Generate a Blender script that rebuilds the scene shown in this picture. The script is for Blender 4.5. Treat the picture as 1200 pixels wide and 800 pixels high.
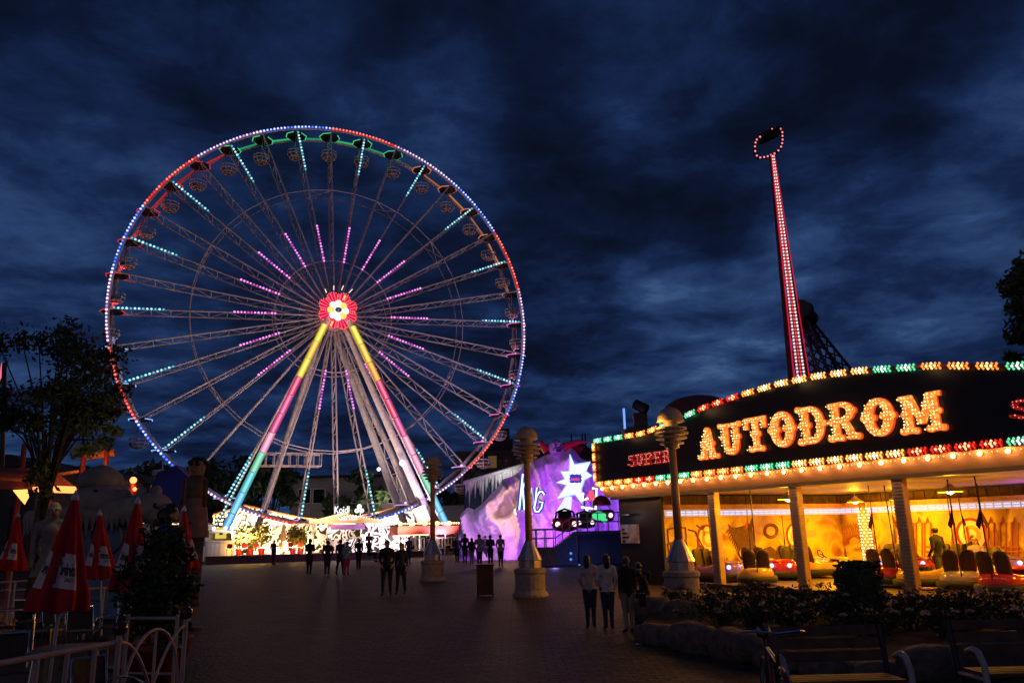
import bpy, bmesh, math, random
from mathutils import Vector, Matrix, noise
random.seed(7)
sc = bpy.context.scene
for o in list(bpy.data.objects): bpy.data.objects.remove(o)
COL = sc.collection
R = math.radians

# ------------------------------------------------------------------ camera
EYE = 2.0                       # eye height; the plaza rises 1.6 % away from the camera
FPX, PITCH, ROLL = 944.8, R(14.055), R(-1.391)
SLOPE = 0.016
_F = Vector((0, math.cos(PITCH), math.sin(PITCH))); _U = Vector((0, -math.sin(PITCH), math.cos(PITCH))); _R = Vector((1, 0, 0))
_R2 = math.cos(ROLL) * _R + math.sin(ROLL) * _U
_U2 = -math.sin(ROLL) * _R + math.cos(ROLL) * _U
cam = bpy.data.cameras.new('camera'); cam_o = bpy.data.objects.new('camera', cam); COL.objects.link(cam_o)
cam.sensor_width = 36; cam.lens = 36 * FPX / 1200; cam.clip_end = 3000; cam.clip_start = 0.1
m = Matrix.Identity(4)
for i in range(3):
    m[i][0] = _R2[i]; m[i][1] = _U2[i]; m[i][2] = -_F[i]
m[2][3] = EYE
cam_o.matrix_world = m
sc.camera = cam_o

# ------------------------------------------------------------------ world: dusk sky with heavy cloud
world = bpy.data.worlds.new('World'); sc.world = world; world.use_nodes = True
wn, wl = world.node_tree.nodes, world.node_tree.links
wn.clear()
def WN(t, **k):
    n = wn.new(t)
    for a, b in k.items(): setattr(n, a, b)
    return n
def wmath(op, a, b=None, clamp=False):
    n = WN('ShaderNodeMath', operation=op); n.use_clamp = clamp
    for i, v in enumerate((a, b)):
        if v is None: continue
        if isinstance(v, (int, float)): n.inputs[i].default_value = v
        else: wl.new(v, n.inputs[i])
    return n.outputs[0]
def ray(px, py):
    d = _F + (px - 600) / FPX * _R2 - (py - 400) / FPX * _U2
    return d / d.y
tc = WN('ShaderNodeTexCoord'); sep = WN('ShaderNodeSeparateXYZ'); wl.new(tc.outputs['Generated'], sep.inputs[0])
zc = wmath('ADD', wmath('MAXIMUM', sep.outputs[2], 0.0), 0.13)
cx = wmath('DIVIDE', sep.outputs[0], zc); cy = wmath('DIVIDE', sep.outputs[1], zc)
cmb = WN('ShaderNodeCombineXYZ'); wl.new(cx, cmb.inputs[0]); wl.new(cy, cmb.inputs[1]); cmb.inputs[2].default_value = 3.7
def wnoise(scale, detail, rough, dist):
    n = WN('ShaderNodeTexNoise'); n.inputs['Scale'].default_value = scale; n.inputs['Detail'].default_value = detail
    n.inputs['Roughness'].default_value = rough; n.inputs['Distortion'].default_value = dist
    wl.new(cmb.outputs[0], n.inputs['Vector']); return n.outputs['Fac']
n1 = wnoise(0.62, 3, 0.5, 0.2); n2 = wnoise(2.4, 12, 0.60, 0.3); n3 = wnoise(6.5, 10, 0.60, 0.4)
base = wmath('ADD', wmath('ADD', wmath('MULTIPLY', n1, 0.30), wmath('MULTIPLY', n2, 0.50)), wmath('MULTIPLY', n3, 0.20))
low = wmath('SUBTRACT', 1.0, wmath('MULTIPLY', sep.outputs[2], 2.1), clamp=True)
base = wmath('ADD', base, wmath('MULTIPLY', low, 0.055))
# thinner cloud in a few directions lets more of the blue through
def glow(px, py, width, amount):
    global base
    d = ray(px, py).normalized()
    dt = WN('ShaderNodeVectorMath', operation='DOT_PRODUCT'); wl.new(tc.outputs['Generated'], dt.inputs[0]); dt.inputs[1].default_value = d
    c = math.cos(R(width))
    f = wmath('MULTIPLY', wmath('SUBTRACT', dt.outputs['Value'], c), 1 / (1 - c), clamp=True)
    f = wmath('MULTIPLY', wmath('POWER', f, 1.6), amount)
    base = wmath('ADD', base, f)
for g in ((500, 125, 7, .10), (775, 335, 4.5, .13), (20, 300, 14, .08), (1010, 320, 14, .045), (950, 290, 4, .06), (1180, 130, 6, .08), (1140, 200, 4, .05), (690, 300, 5, .05), (760, 100, 8, .05), (850, 420, 14, .08), (1130, 400, 9, .06)): glow(*g)
for g in ((720, 230, 12, -.045), (600, 30, 12, -.03), (60, 210, 10, -.03), (1090, 100, 8, -.03)): glow(*g)
ramp = WN('ShaderNodeValToRGB'); wl.new(base, ramp.inputs[0])
el = ramp.color_ramp.elements
el[0].position = 0.41; el[0].color = (0.0028, 0.0052, 0.0150, 1)
el[1].position = 0.79; el[1].color = (0.080, 0.155, 0.32, 1)
for p_, c_ in ((0.485, (0.0040, 0.0086, 0.0300, 1)), (0.565, (0.0080, 0.0205, 0.0720, 1)), (0.66, (0.0220, 0.0530, 0.145, 1))):
    e_ = ramp.color_ramp.elements.new(p_); e_.color = c_
bgc = WN('ShaderNodeBackground'); wl.new(ramp.outputs[0], bgc.inputs[0]); bgc.inputs[1].default_value = 1.0
SUN_EL, SUN_ROT = R(-4), R(215)
sky = WN('ShaderNodeTexSky', sky_type='NISHITA'); sky.sun_disc = False; sky.sun_elevation = SUN_EL; sky.sun_rotation = SUN_ROT
bgs = WN('ShaderNodeBackground'); wl.new(sky.outputs[0], bgs.inputs[0]); bgs.inputs[1].default_value = 0.01
add = WN('ShaderNodeAddShader'); wl.new(bgc.outputs[0], add.inputs[0]); wl.new(bgs.outputs[0], add.inputs[1])
wout = WN('ShaderNodeOutputWorld'); wl.new(add.outputs[0], wout.inputs[0])

# weak soft afterglow, raised as added fill for surfaces facing the camera
sl = bpy.data.lights.new('sun', 'SUN'); sl.energy = 0.085; sl.angle = R(60); sl.color = (1.0, 0.74, 0.66)
so = bpy.data.objects.new('sun', sl); COL.objects.link(so); so.rotation_euler = (R(72), 0, R(-28))

sc.view_settings.view_transform = 'Standard'; sc.view_settings.look = 'None'
sc.view_settings.exposure = 0.0; sc.view_settings.gamma = 1.0; sc.view_settings.use_curve_mapping = False
sc.cycles.use_denoising = True
sc.cycles.max_bounces = 6; sc.cycles.diffuse_bounces = 3; sc.cycles.glossy_bounces = 3
sc.cycles.sample_clamp_indirect = 3.0
sc.cycles.caustics_reflective = False; sc.cycles.caustics_refractive = False

# ------------------------------------------------------------------ helpers
def gz(y): return SLOPE * min(max(y, -60), 100)
def at(px, py, y):
    d = ray(px, py); return Vector((d.x * y, y, EYE + d.z * y))
def gnd(px, py, h=0.0):
    """point h above the sloping ground seen at a pixel"""
    d = ray(px, py); y = (EYE - h) / (SLOPE - d.z); return Vector((d.x * y, y, EYE + d.z * y))
def onx(px, py, y):
    d = ray(px, py); return d.x * y
def tag(o, label=None, cat=None, group=None, kind=None):
    if label: o['label'] = label
    if cat: o['category'] = cat
    if group: o['group'] = group
    if kind: o['kind'] = kind
    return o
def empty(name, loc=(0, 0, 0), rz=0, label=None, cat=None, group=None):
    o = bpy.data.objects.new(name, None); COL.objects.link(o); o.location = loc; o.rotation_euler = (0, 0, rz)
    o.empty_display_size = 0.2
    return tag(o, label, cat, group)
def kids(o): return [c for c in bpy.data.objects if c.parent == o]
CH = {}
def copy_tree(o, parent=None):
    c = o.copy(); COL.objects.link(c)
    if parent is not None: c.parent = parent
    for ch in CH.get(o.name, []):
        CH.setdefault(c.name, []).append(copy_tree(ch, c))
    return c
class MB:
    def __init__(s): s.v = []; s.f = []; s.mi = []
    def add(s, vs, fs, mi=0):
        b = len(s.v); s.v += [tuple(v) for v in vs]
        for f in fs: s.f.append(tuple(b + i for i in f)); s.mi.append(mi)
        return s
    def box(s, c, d, rot=None, mi=0, bev=0.0):
        hx, hy, hz = d[0] / 2, d[1] / 2, d[2] / 2
        vs = [Vector((x, y, z)) for x in (-hx, hx) for y in (-hy, hy) for z in (-hz, hz)]
        if rot is not None: vs = [rot @ v for v in vs]
        c = Vector(c)
        return s.add([v + c for v in vs], [(0, 1, 3, 2), (4, 6, 7, 5), (0, 4, 5, 1), (2, 3, 7, 6), (0, 2, 6, 4), (1, 5, 7, 3)], mi)
    def cyl(s, a, b, r0, r1=None, n=8, mi=0, cap=True):
        a, b = Vector(a), Vector(b); r1 = r0 if r1 is None else r1
        d = (b - a)
        if d.length < 1e-6: return s
        d.normalize(); u = d.orthogonal().normalized(); w = d.cross(u)
        vs = []
        for k in range(n):
            t = 2 * math.pi * k / n; q = math.cos(t) * u + math.sin(t) * w
            vs.append(a + q * r0); vs.append(b + q * r1)
        fs = [(2 * k, 2 * ((k + 1) % n), 2 * ((k + 1) % n) + 1, 2 * k + 1) for k in range(n)]
        if cap: fs += [tuple(2 * k for k in reversed(range(n))), tuple(2 * k + 1 for k in range(n))]
        return s.add(vs, fs, mi)
    def path(s, pts, r, n=6, mi=0, closed=False):
        pts = [Vector(p) for p in pts]; N = len(pts); rs = r if isinstance(r, (list, tuple)) else [r] * N
        vs = []; prev = None
        for i, p in enumerate(pts):
            if closed: d = pts[(i + 1) % N] - pts[i - 1]
            else: d = pts[min(i + 1, N - 1)] - pts[max(i - 1, 0)]
            d.normalize()
            u = d.orthogonal().normalized() if prev is None else (prev - d * prev.dot(d)).normalized()
            prev = u; w = d.cross(u)
            for k in range(n):
                t = 2 * math.pi * k / n; vs.append(p + (math.cos(t) * u + math.sin(t) * w) * rs[i])
        fs = []
        for i in range(N if closed else N - 1):
            j = (i + 1) % N
            for k in range(n): fs.append((i * n + k, i * n + (k + 1) % n, j * n + (k + 1) % n, j * n + k))
        if not closed: fs += [tuple(reversed(range(n))), tuple((N - 1) * n + k for k in range(n))]
        return s.add(vs, fs, mi)
    def lathe(s, prof, c=(0, 0, 0), n=16, mi=0, cap=True):
        c = Vector(c); vs = []
        for r_, z_ in prof:
            for k in range(n):
                t = 2 * math.pi * k / n; vs.append(c + Vector((r_ * math.cos(t), r_ * math.sin(t), z_)))
        fs = [(i * n + k, i * n + (k + 1) % n, (i + 1) * n + (k + 1) % n, (i + 1) * n + k) for i in range(len(prof) - 1) for k in range(n)]
        if cap: fs += [tuple(reversed(range(n))), tuple((len(prof) - 1) * n + k for k in range(n))]
        return s.add(vs, fs, mi)
    def ball(s, c, r, n=8, m=5, mi=0, sc_=(1, 1, 1)):
        c = Vector(c); vs = [c + Vector((0, 0, -r * sc_[2]))]
        for i in range(1, m):
            t = -math.pi / 2 + math.pi * i / m
            for k in range(n):
                a = 2 * math.pi * k / n
                vs.append(c + Vector((r * math.cos(t) * math.cos(a) * sc_[0], r * math.cos(t) * math.sin(a) * sc_[1], r * math.sin(t) * sc_[2])))
        vs.append(c + Vector((0, 0, r * sc_[2])))
        fs = [(0, 1 + (k + 1) % n, 1 + k) for k in range(n)]
        for i in range(m - 2):
            b = 1 + i * n
            for k in range(n): fs.append((b + k, b + (k + 1) % n, b + n + (k + 1) % n, b + n + k))
        b = 1 + (m - 2) * n; t = len(vs) - 1
        fs += [(b + k, b + (k + 1) % n, t) for k in range(n)]
        return s.add(vs, fs, mi)
    def octa(s, c, r, mi=0):
        c = Vector(c)
        vs = [c + Vector(d) * r for d in ((1, 0, 0), (-1, 0, 0), (0, 1, 0), (0, -1, 0), (0, 0, 1), (0, 0, -1))]
        return s.add(vs, [(0, 2, 4), (2, 1, 4), (1, 3, 4), (3, 0, 4), (2, 0, 5), (1, 2, 5), (3, 1, 5), (0, 3, 5)], mi)
    def prism(s, poly, fn, d0, d1, mi=0, mis=None):
        """poly 2D; fn(u, v, depth) -> 3D"""
        n = len(poly)
        vs = [fn(u, v, d0) for u, v in poly] + [fn(u, v, d1) for u, v in poly]
        s.add(vs, [tuple(range(n)), tuple(reversed(range(n, 2 * n)))], mi)
        return s.add(vs, [(i, n + i, n + (i + 1) % n, (i + 1) % n) for i in range(n)], mi if mis is None else mis)
    def grid(s, rows, mi=0, closed=False):
        n = len(rows[0]); b = [p for r_ in rows for p in r_]
        fs = []
        for i in range(len(rows) - 1):
            for k in range(n if closed else n - 1):
                fs.append((i * n + k, i * n + (k + 1) % n, (i + 1) * n + (k + 1) % n, (i + 1) * n + k))
        return s.add(b, fs, mi)
    def build(s, name, mats, parent=None, org=None, smooth=False):
        if not isinstance(mats, (list, tuple)): mats = [mats]
        org = Vector(org) if org is not None else Vector((0, 0, 0))
        me = bpy.data.meshes.new(name); me.from_pydata([Vector(v) - org for v in s.v], [], s.f)
        for mt in mats: me.materials.append(mt)
        me.polygons.foreach_set('material_index', s.mi)
        if smooth: me.polygons.foreach_set('use_smooth', [True] * len(s.f))
        me.update()
        return link(name, me, parent, None if parent is not None else org)
def link(name, me, parent=None, loc=None):
    o = bpy.data.objects.new(name, me); COL.objects.link(o)
    if loc is not None: o.location = loc
    if parent is not None:
        o.parent = parent; CH.setdefault(parent.name, []).append(o)
    return o
def rotz(a): return Matrix.Rotation(a, 3, 'Z')

def mat(name, c, rough=0.6, metal=0.0, var=0.25, scale=4.0, bump=0.0, c2=None, spec=None):
    mt = bpy.data.materials.new(name); mt.use_nodes = True
    nt = mt.node_tree; b = nt.nodes['Principled BSDF']
    b.inputs['Roughness'].default_value = rough; b.inputs['Metallic'].default_value = metal
    if spec is not None: b.inputs['Specular IOR Level'].default_value = spec
    tcn = nt.nodes.new('ShaderNodeTexCoord'); nz = nt.nodes.new('ShaderNodeTexNoise')
    nz.inputs['Scale'].default_value = scale; nz.inputs['Detail'].default_value = 5
    nt.links.new(tcn.outputs['Object'], nz.inputs['Vector'])
    rp = nt.nodes.new('ShaderNodeValToRGB'); nt.links.new(nz.outputs['Fac'], rp.inputs[0])
    c2 = c2 or tuple(x * (1 - var) for x in c)
    rp.color_ramp.elements[0].position = 0.35; rp.color_ramp.elements[0].color = (*c2, 1)
    rp.color_ramp.elements[1].position = 0.65; rp.color_ramp.elements[1].color = (*c, 1)
    nt.links.new(rp.outputs[0], b.inputs['Base Color'])
    if bump:
        bp = nt.nodes.new('ShaderNodeBump'); bp.inputs['Strength'].default_value = bump; bp.inputs['Distance'].default_value = 0.05
        nt.links.new(nz.outputs['Fac'], bp.inputs['Height']); nt.links.new(bp.outputs[0], b.inputs['Normal'])
    return mt
def emit(name, c, s, sample=False):
    mt = bpy.data.materials.new(name); mt.use_nodes = True; nt = mt.node_tree; nt.nodes.clear()
    e = nt.nodes.new('ShaderNodeEmission'); e.inputs[0].default_value = (*c, 1); e.inputs[1].default_value = s
    o = nt.nodes.new('ShaderNodeOutputMaterial'); nt.links.new(e.outputs[0], o.inputs[0])
    mt.cycles.emission_sampling = 'FRONT' if sample else 'NONE'
    return mt
def lamp(loc, c, w, r=0.08, kind='POINT', target=None, size=None, parent=None, spot=None):
    l = bpy.data.lights.new('lamp_light', kind); l.energy = w; l.color = c
    if kind in ('POINT', 'SPOT'): l.shadow_soft_size = r
    if kind == 'AREA':
        l.shape = 'RECTANGLE'; l.size, l.size_y = size
    if kind == 'SPOT' and spot: l.spot_size = R(spot); l.spot_blend = 0.6
    o = bpy.data.objects.new('lamp_light', l); COL.objects.link(o); o.location = loc
    o.visible_camera = False
    if target is not None:
        o.rotation_euler = (Vector(target) - Vector(loc)).to_track_quat('-Z', 'Y').to_euler()
    if parent is not None: o.parent = parent
    return o
def text2d(s, size=1.0, bold=0.0):
    cu = bpy.data.curves.new('t', 'FONT'); cu.body = s; cu.size = size; cu.offset = bold; cu.align_x = 'CENTER'; cu.resolution_u = 3
    o = bpy.data.objects.new('t', cu); COL.objects.link(o)
    dg = bpy.context.evaluated_depsgraph_get(); dg.update()
    me = o.evaluated_get(dg).to_mesh()
    vs = [(v.co.x, v.co.y) for v in me.vertices]; fs = [tuple(p.vertices) for p in me.polygons]
    o.evaluated_get(dg).to_mesh_clear(); bpy.data.objects.remove(o); bpy.data.curves.remove(cu)
    return vs, fs
def text_mb(mb, s, fn, d, size=1.0, bold=0.0, mi=0):
    vs, fs = text2d(s, size, bold); mb.add([fn(u, v, d) for u, v in vs], fs, mi)

# ------------------------------------------------------------------ materials
M = {}
M['black'] = mat('black_paint', (0.012, 0.012, 0.016), 0.45)
M['dark'] = mat('dark_metal', (0.03, 0.03, 0.035), 0.5, 0.4)
M['steel'] = mat('grey_steel', (0.32, 0.31, 0.31), 0.45, 0.3)
M['white_steel'] = mat('white_painted_steel', (0.72, 0.70, 0.68), 0.4)
M['white'] = mat('white_paint', (0.78, 0.77, 0.75), 0.5, var=0.1)
M['cream'] = mat('cream_paint', (0.66, 0.52, 0.38), 0.45, var=0.15)
M['red'] = mat('red_paint', (0.45, 0.02, 0.02), 0.4)
M['redcloth'] = mat('red_cloth', (0.62, 0.018, 0.022), 0.9, var=0.25)
M['wood'] = mat('brown_wood', (0.16, 0.075, 0.035), 0.6, c2=(0.08, 0.035, 0.018), scale=7)
M['leaf'] = mat('dark_leaf', (0.06, 0.10, 0.03), 0.6, c2=(0.03, 0.055, 0.018), scale=9)
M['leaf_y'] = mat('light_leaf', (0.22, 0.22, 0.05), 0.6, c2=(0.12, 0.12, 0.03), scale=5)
M['bark'] = mat('bark', (0.10, 0.07, 0.05), 0.9, bump=0.6, scale=9)
M['stone'] = mat('planter_stone', (0.19, 0.145, 0.12), 0.9, c2=(0.09, 0.07, 0.06), scale=7, bump=1.0)
M['concrete'] = mat('concrete', (0.36, 0.32, 0.28), 0.85, c2=(0.25, 0.22, 0.2), scale=6, bump=0.5)
M['glass'] = mat('dark_glass', (0.02, 0.025, 0.03), 0.08, spec=0.8)
M['skin'] = mat('skin', (0.50, 0.30, 0.22), 0.6, var=0.1)
M['hair'] = mat('dark_hair', (0.02, 0.014, 0.01), 0.5)
M['hair2'] = mat('brown_hair', (0.16, 0.075, 0.03), 0.5)
M['snow'] = mat('white_plaster', (0.74, 0.72, 0.74), 0.7, c2=(0.56, 0.54, 0.58), scale=1.3, bump=0.6)
M['ice'] = mat('blue_ice_plaster', (0.16, 0.28, 0.42), 0.5, c2=(0.08, 0.15, 0.27), scale=2.2, bump=0.6)
M['chrome'] = mat('chrome', (0.75, 0.74, 0.72), 0.2, 1.0, var=0.05)

# ------------------------------------------------------------------ ground
def paving_material():
    mt = bpy.data.materials.new('stone_paving'); mt.use_nodes = True; nt = mt.node_tree; b = nt.nodes['Principled BSDF']
    tcn = nt.nodes.new('ShaderNodeTexCoord')
    br = nt.nodes.new('ShaderNodeTexBrick'); br.inputs['Scale'].default_value = 1.0
    br.inputs['Brick Width'].default_value = 0.27; br.inputs['Row Height'].default_value = 0.19; br.inputs['Mortar Size'].default_value = 0.020
    br.inputs['Color1'].default_value = (0.125, 0.070, 0.048, 1); br.inputs['Color2'].default_value = (0.044, 0.025, 0.018, 1); br.inputs['Mortar'].default_value = (0.006, 0.005, 0.005, 1)
    nz0 = nt.nodes.new('ShaderNodeTexNoise'); nz0.inputs['Scale'].default_value = 0.6; nz0.inputs['Detail'].default_value = 3
    mx0 = nt.nodes.new('ShaderNodeMix'); mx0.data_type = 'VECTOR'; mx0.inputs[0].default_value = 0.06
    nt.links.new(tcn.outputs['Object'], nz0.inputs['Vector']); nt.links.new(tcn.outputs['Object'], mx0.inputs[4]); nt.links.new(nz0.outputs['Color'], mx0.inputs[5])
    nt.links.new(mx0.outputs[1], br.inputs['Vector'])
    nz = nt.nodes.new('ShaderNodeTexNoise'); nz.inputs['Scale'].default_value = 0.35; nz.inputs['Detail'].default_value = 6; nz.inputs['Roughness'].default_value = 0.65
    nt.links.new(tcn.outputs['Object'], nz.inputs['Vector'])
    rp = nt.nodes.new('ShaderNodeValToRGB'); nt.links.new(nz.outputs['Fac'], rp.inputs[0])
    rp.color_ramp.elements[0].position = 0.3; rp.color_ramp.elements[0].color = (0.38, 0.36, 0.36, 1); rp.color_ramp.elements[1].position = 0.7
    mx = nt.nodes.new('ShaderNodeMix'); mx.data_type = 'RGBA'; mx.blend_type = 'MULTIPLY'; mx.inputs[0].default_value = 1
    nt.links.new(br.outputs['Color'], mx.inputs[6]); nt.links.new(rp.outputs[0], mx.inputs[7]); nt.links.new(mx.outputs[2], b.inputs['Base Color'])
    b.inputs['Roughness'].default_value = 0.6; b.inputs['Specular IOR Level'].default_value = 0.3
    bp = nt.nodes.new('ShaderNodeBump'); bp.inputs['Strength'].default_value = 1.0; bp.inputs['Distance'].default_value = 0.045
    inv = nt.nodes.new('ShaderNodeMath'); inv.operation = 'SUBTRACT'; inv.inputs[0].default_value = 1
    nt.links.new(br.outputs['Fac'], inv.inputs[1]); ad = nt.nodes.new('ShaderNodeMath'); ad.operation = 'ADD'
    nf = nt.nodes.new('ShaderNodeTexNoise'); nf.inputs['Scale'].default_value = 14; nt.links.new(tcn.outputs['Object'], nf.inputs['Vector'])
    nt.links.new(inv.outputs[0], ad.inputs[0]); nt.links.new(nf.outputs['Fac'], ad.inputs[1])
    nt.links.new(ad.outputs[0], bp.inputs['Height']); nt.links.new(bp.outputs[0], b.inputs['Normal'])
    return mt
M['paving'] = paving_material()
g = MB()
rows = []
for y in (-60, 0, 20, 50, 100, 300, 1200):
    rows.append([Vector((x, y, gz(y))) for x in (-900, -100, 0, 100, 900)])
g.grid(rows)
ground = g.build('plaza_ground', M['paving']); tag(ground, 'dark stone block paving of the fairground plaza', kind='structure')

# ------------------------------------------------------------------ foliage helper
def leaves(mb, c, rad, n, size, mi=0, flat=1.0, rnd=random, shell=0.35):
    c = Vector(c)
    for _ in range(n):
        d = Vector((rnd.gauss(0, 1), rnd.gauss(0, 1), rnd.gauss(0, 1))).normalized()
        p = c + Vector((d.x * rad[0], d.y * rad[1], d.z * rad[2])) * (shell + (1 - shell) * rnd.random()) * (0.85 + 0.3 * rnd.random())
        a = Vector((rnd.gauss(0, 1), rnd.gauss(0, 1), rnd.gauss(0, 1) * flat)).normalized(); b = a.orthogonal().normalized()
        b = Matrix.Rotation(rnd.random() * 6.28, 3, a) @ b
        w = a.cross(b); s = size * (0.6 + 0.8 * rnd.random())
        mb.add([p - b * s, p + w * s * 0.45 , p + b * s, p - w * s * 0.45], [(0, 1, 2, 3)], mi)
def tree(name, loc, h, crown, label, leafmat, n=1400, size=0.22, group=None, trunk_r=0.16, lean=(0, 0), seed=1, cat='tree', clumps=14, trunk_h=0.45, cs_=1.0):
    rnd = random.Random(seed); root = empty(name, loc, 0, label, cat, group)
    t = MB(); top = Vector((lean[0], lean[1], h * trunk_h))
    pts = [Vector((0, 0, -0.1)), Vector((lean[0] * 0.3 + 0.08, lean[1] * 0.3, h * trunk_h * 0.35)), Vector((lean[0] * 0.7 - 0.05, lean[1] * 0.7, h * trunk_h * 0.7)), top]
    t.path(pts, [trunk_r * 1.3, trunk_r, trunk_r * 0.85, trunk_r * 0.7], 8)
    lv = MB(); cs = []
    for k in range(clumps):
        a = rnd.random() * 6.283; rr = math.sqrt(rnd.random()); zz = rnd.uniform(-1, 1)
        q = Vector((lean[0], lean[1], h - crown[2])) + Vector((math.cos(a) * rr * crown[0] * math.sqrt(max(0.1, 1 - zz * zz * 0.8)), math.sin(a) * rr * crown[1] * math.sqrt(max(0.1, 1 - zz * zz * 0.8)), zz * crown[2] * 0.85))
        cs.append(q)
        mid = (top + q) / 2 + Vector((rnd.uniform(-.2, .2), rnd.uniform(-.2, .2), 0.15))
        t.path([top - Vector((0, 0, rnd.random() * h * 0.20)), mid, q], [trunk_r * 0.42, trunk_r * 0.22, 0.015], 5)
        s = cs_ * rnd.uniform(0.28, 0.5) * min(crown[0], crown[2]) * (1.25 if clumps < 16 else 1)
        leaves(lv, q, (s, s, s * 0.75), n // clumps, size, 0, 0.6, rnd, 0.1)
    t.build('trunk', M['bark'], root, smooth=True); lv.build('crown', leafmat, root)
    return root
# ------------------------------------------------------------------ people
def person(loc, rz, h, label, top, legs, hair='short', shoe=None, hairm=None, pose=None, group=None, skin=None, face=True, female=False, bag=None, sleeves=True, skirt=None, vox=0.0125):
    J = dict(pel=(0, 0, .53), spi=(0, .005, .63), che=(0, 0, .735), nec=(0, .005, .825), hb=(0, -.012, .885), ht=(0, -.008, .945))
    sw = .088 if female else .103
    for s, k in ((-1, 'l'), (1, 'r')):
        J['sh' + k] = (s * sw, 0, .79); J['el' + k] = (s * (sw + .022), .02, .64); J['wr' + k] = (s * (sw + .018), -.02, .50); J['hd' + k] = (s * (sw + .012), -.035, .45)
        J['hi' + k] = (s * .048, 0, .505); J['kn' + k] = (s * .044, -.012, .285); J['an' + k] = (s * .042, .012, .045); J['to' + k] = (s * .055, -.085, .018)
    J.update(pose or {})
    J = {k: Vector(v) * h for k, v in J.items()}
    hip_r = .078 if female else .074
    segs = [('pel', 'spi', hip_r, .066, 'T'), ('spi', 'che', .066, .082, 'T'), ('che', 'nec', .080, .036, 'T'), ('nec', 'hb', .029, .031, 'S'), ('hb', 'ht', .043, .047, 'S')]
    for k in 'lr':
        segs += [('nec', 'sh' + k, .040, .040, 'T'), ('che', 'sh' + k, .055, .042, 'T'), ('sh' + k, 'el' + k, .036, .028, 'T' if sleeves else 'S'), ('el' + k, 'wr' + k, .027, .019, 'T' if sleeves else 'S'), ('wr' + k, 'hd' + k, .019, .021, 'S'),
                 ('pel', 'hi' + k, .068, .062, 'L'), ('hi' + k, 'kn' + k, .060, .042, 'L'), ('kn' + k, 'an' + k, .039, .026, 'L'), ('an' + k, 'to' + k, .027, .022, 'F')]
    mb = MB(); bones = []
    for a, b, r0, r1, z in segs:
        A, B = J[a], J[b]; r0 *= h; r1 *= h
        mb.cyl(A, B, r0, r1, 12); mb.ball(A, r0, 12, 8); mb.ball(B, r1, 12, 8)
        bones.append((A, B, r0, r1, z))
    # flatten the trunk front to back a little by squeezing every point near the spine
    vs = []
    for v in mb.v:
        v = Vector(v)
        vs.append(v)
    me = bpy.data.meshes.new('p'); me.from_pydata(vs, [], mb.f); me.update()
    o = bpy.data.objects.new('p', me); COL.objects.link(o)
    rm = o.modifiers.new('r', 'REMESH'); rm.mode = 'VOXEL'; rm.voxel_size = vox * h
    sm = o.modifiers.new('s', 'SMOOTH'); sm.factor = 0.5; sm.iterations = 4
    dg = bpy.context.evaluated_depsgraph_get()
    new = bpy.data.meshes.new_from_object(o.evaluated_get(dg)); bpy.data.objects.remove(o)
    zi = {'T': 0, 'L': 1, 'S': 2, 'F': 3}
    fm = []
    for p in new.polygons:
        c = p.center; best = None
        for A, B, r0, r1, z in bones:
            d = B - A; t = max(0, min(1, (c - A).dot(d) / max(d.length_squared, 1e-9))); q = (c - (A + d * t)).length / (r0 + (r1 - r0) * t)
            if best is None or q < best[0]: best = (q, z)
        z = best[1]
        if z == 'L' and c.z > .50 * h and not skirt: z = 'T'
        fm.append(zi[z])
    ev = MB()
    ev.v = [tuple(v.co) for v in new.vertices]; ev.f = [tuple(p.vertices) for p in new.polygons]; ev.mi = fm
    hc = (J['hb'] + J['ht']) / 2
    if face:
        f = .05 * h
        ev.cyl(hc + Vector((0, -f * .85, f * .25)), hc + Vector((0, -f * 1.28, -f * .28)), .005 * h, .009 * h, 6, 2)
        for s in (-1, 1):
            ev.ball(hc + Vector((s * f * .38, -f * .88, f * .2)), .006 * h, 6, 4, 4)
            ev.ball(hc + Vector((s * f * 1.0, f * .05, 0)), .012 * h, 6, 4, 2, (.4, .8, 1.2))
        ev.box(hc + Vector((0, -f * .92, -f * .62)), (f * .6, f * .12, f * .12), None, 5)
    for k, s in (('l', -1), ('r', 1)):                                 # five fingers, a little curled
        d = (J['hd' + k] - J['wr' + k]).normalized(); sd = Vector((0, -1, 0)); sd = (sd - d * sd.dot(d)).normalized(); pn = d.cross(sd) * s
        b0 = J['hd' + k] + d * .008 * h
        for i, ln in enumerate((.036, .042, .040, .031)):
            b1 = b0 + sd * (.015 - .010 * i) * h
            ev.path([b1, b1 + d * ln * .55 * h, b1 + d * ln * .9 * h + pn * .012 * h], [.0052 * h, .0048 * h, .0036 * h], 5, 2)
        tb = J['wr' + k] + d * .015 * h + sd * .016 * h
        ev.path([tb, tb + (d * .6 + sd * .8) * .026 * h, tb + (d * 1.0 + sd * .55) * .045 * h], [.0068 * h, .006 * h, .004 * h], 5, 2)
    bpy.data.meshes.remove(new)
    root = ev.build('person', [top, legs, skin or M['skin'], shoe or M['black'], M['black'], M['redcloth']], smooth=True)
    root.location = loc; root.rotation_euler = (0, 0, rz); tag(root, label, 'person', group)
    hb = MB(); r = .0545 * h
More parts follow.
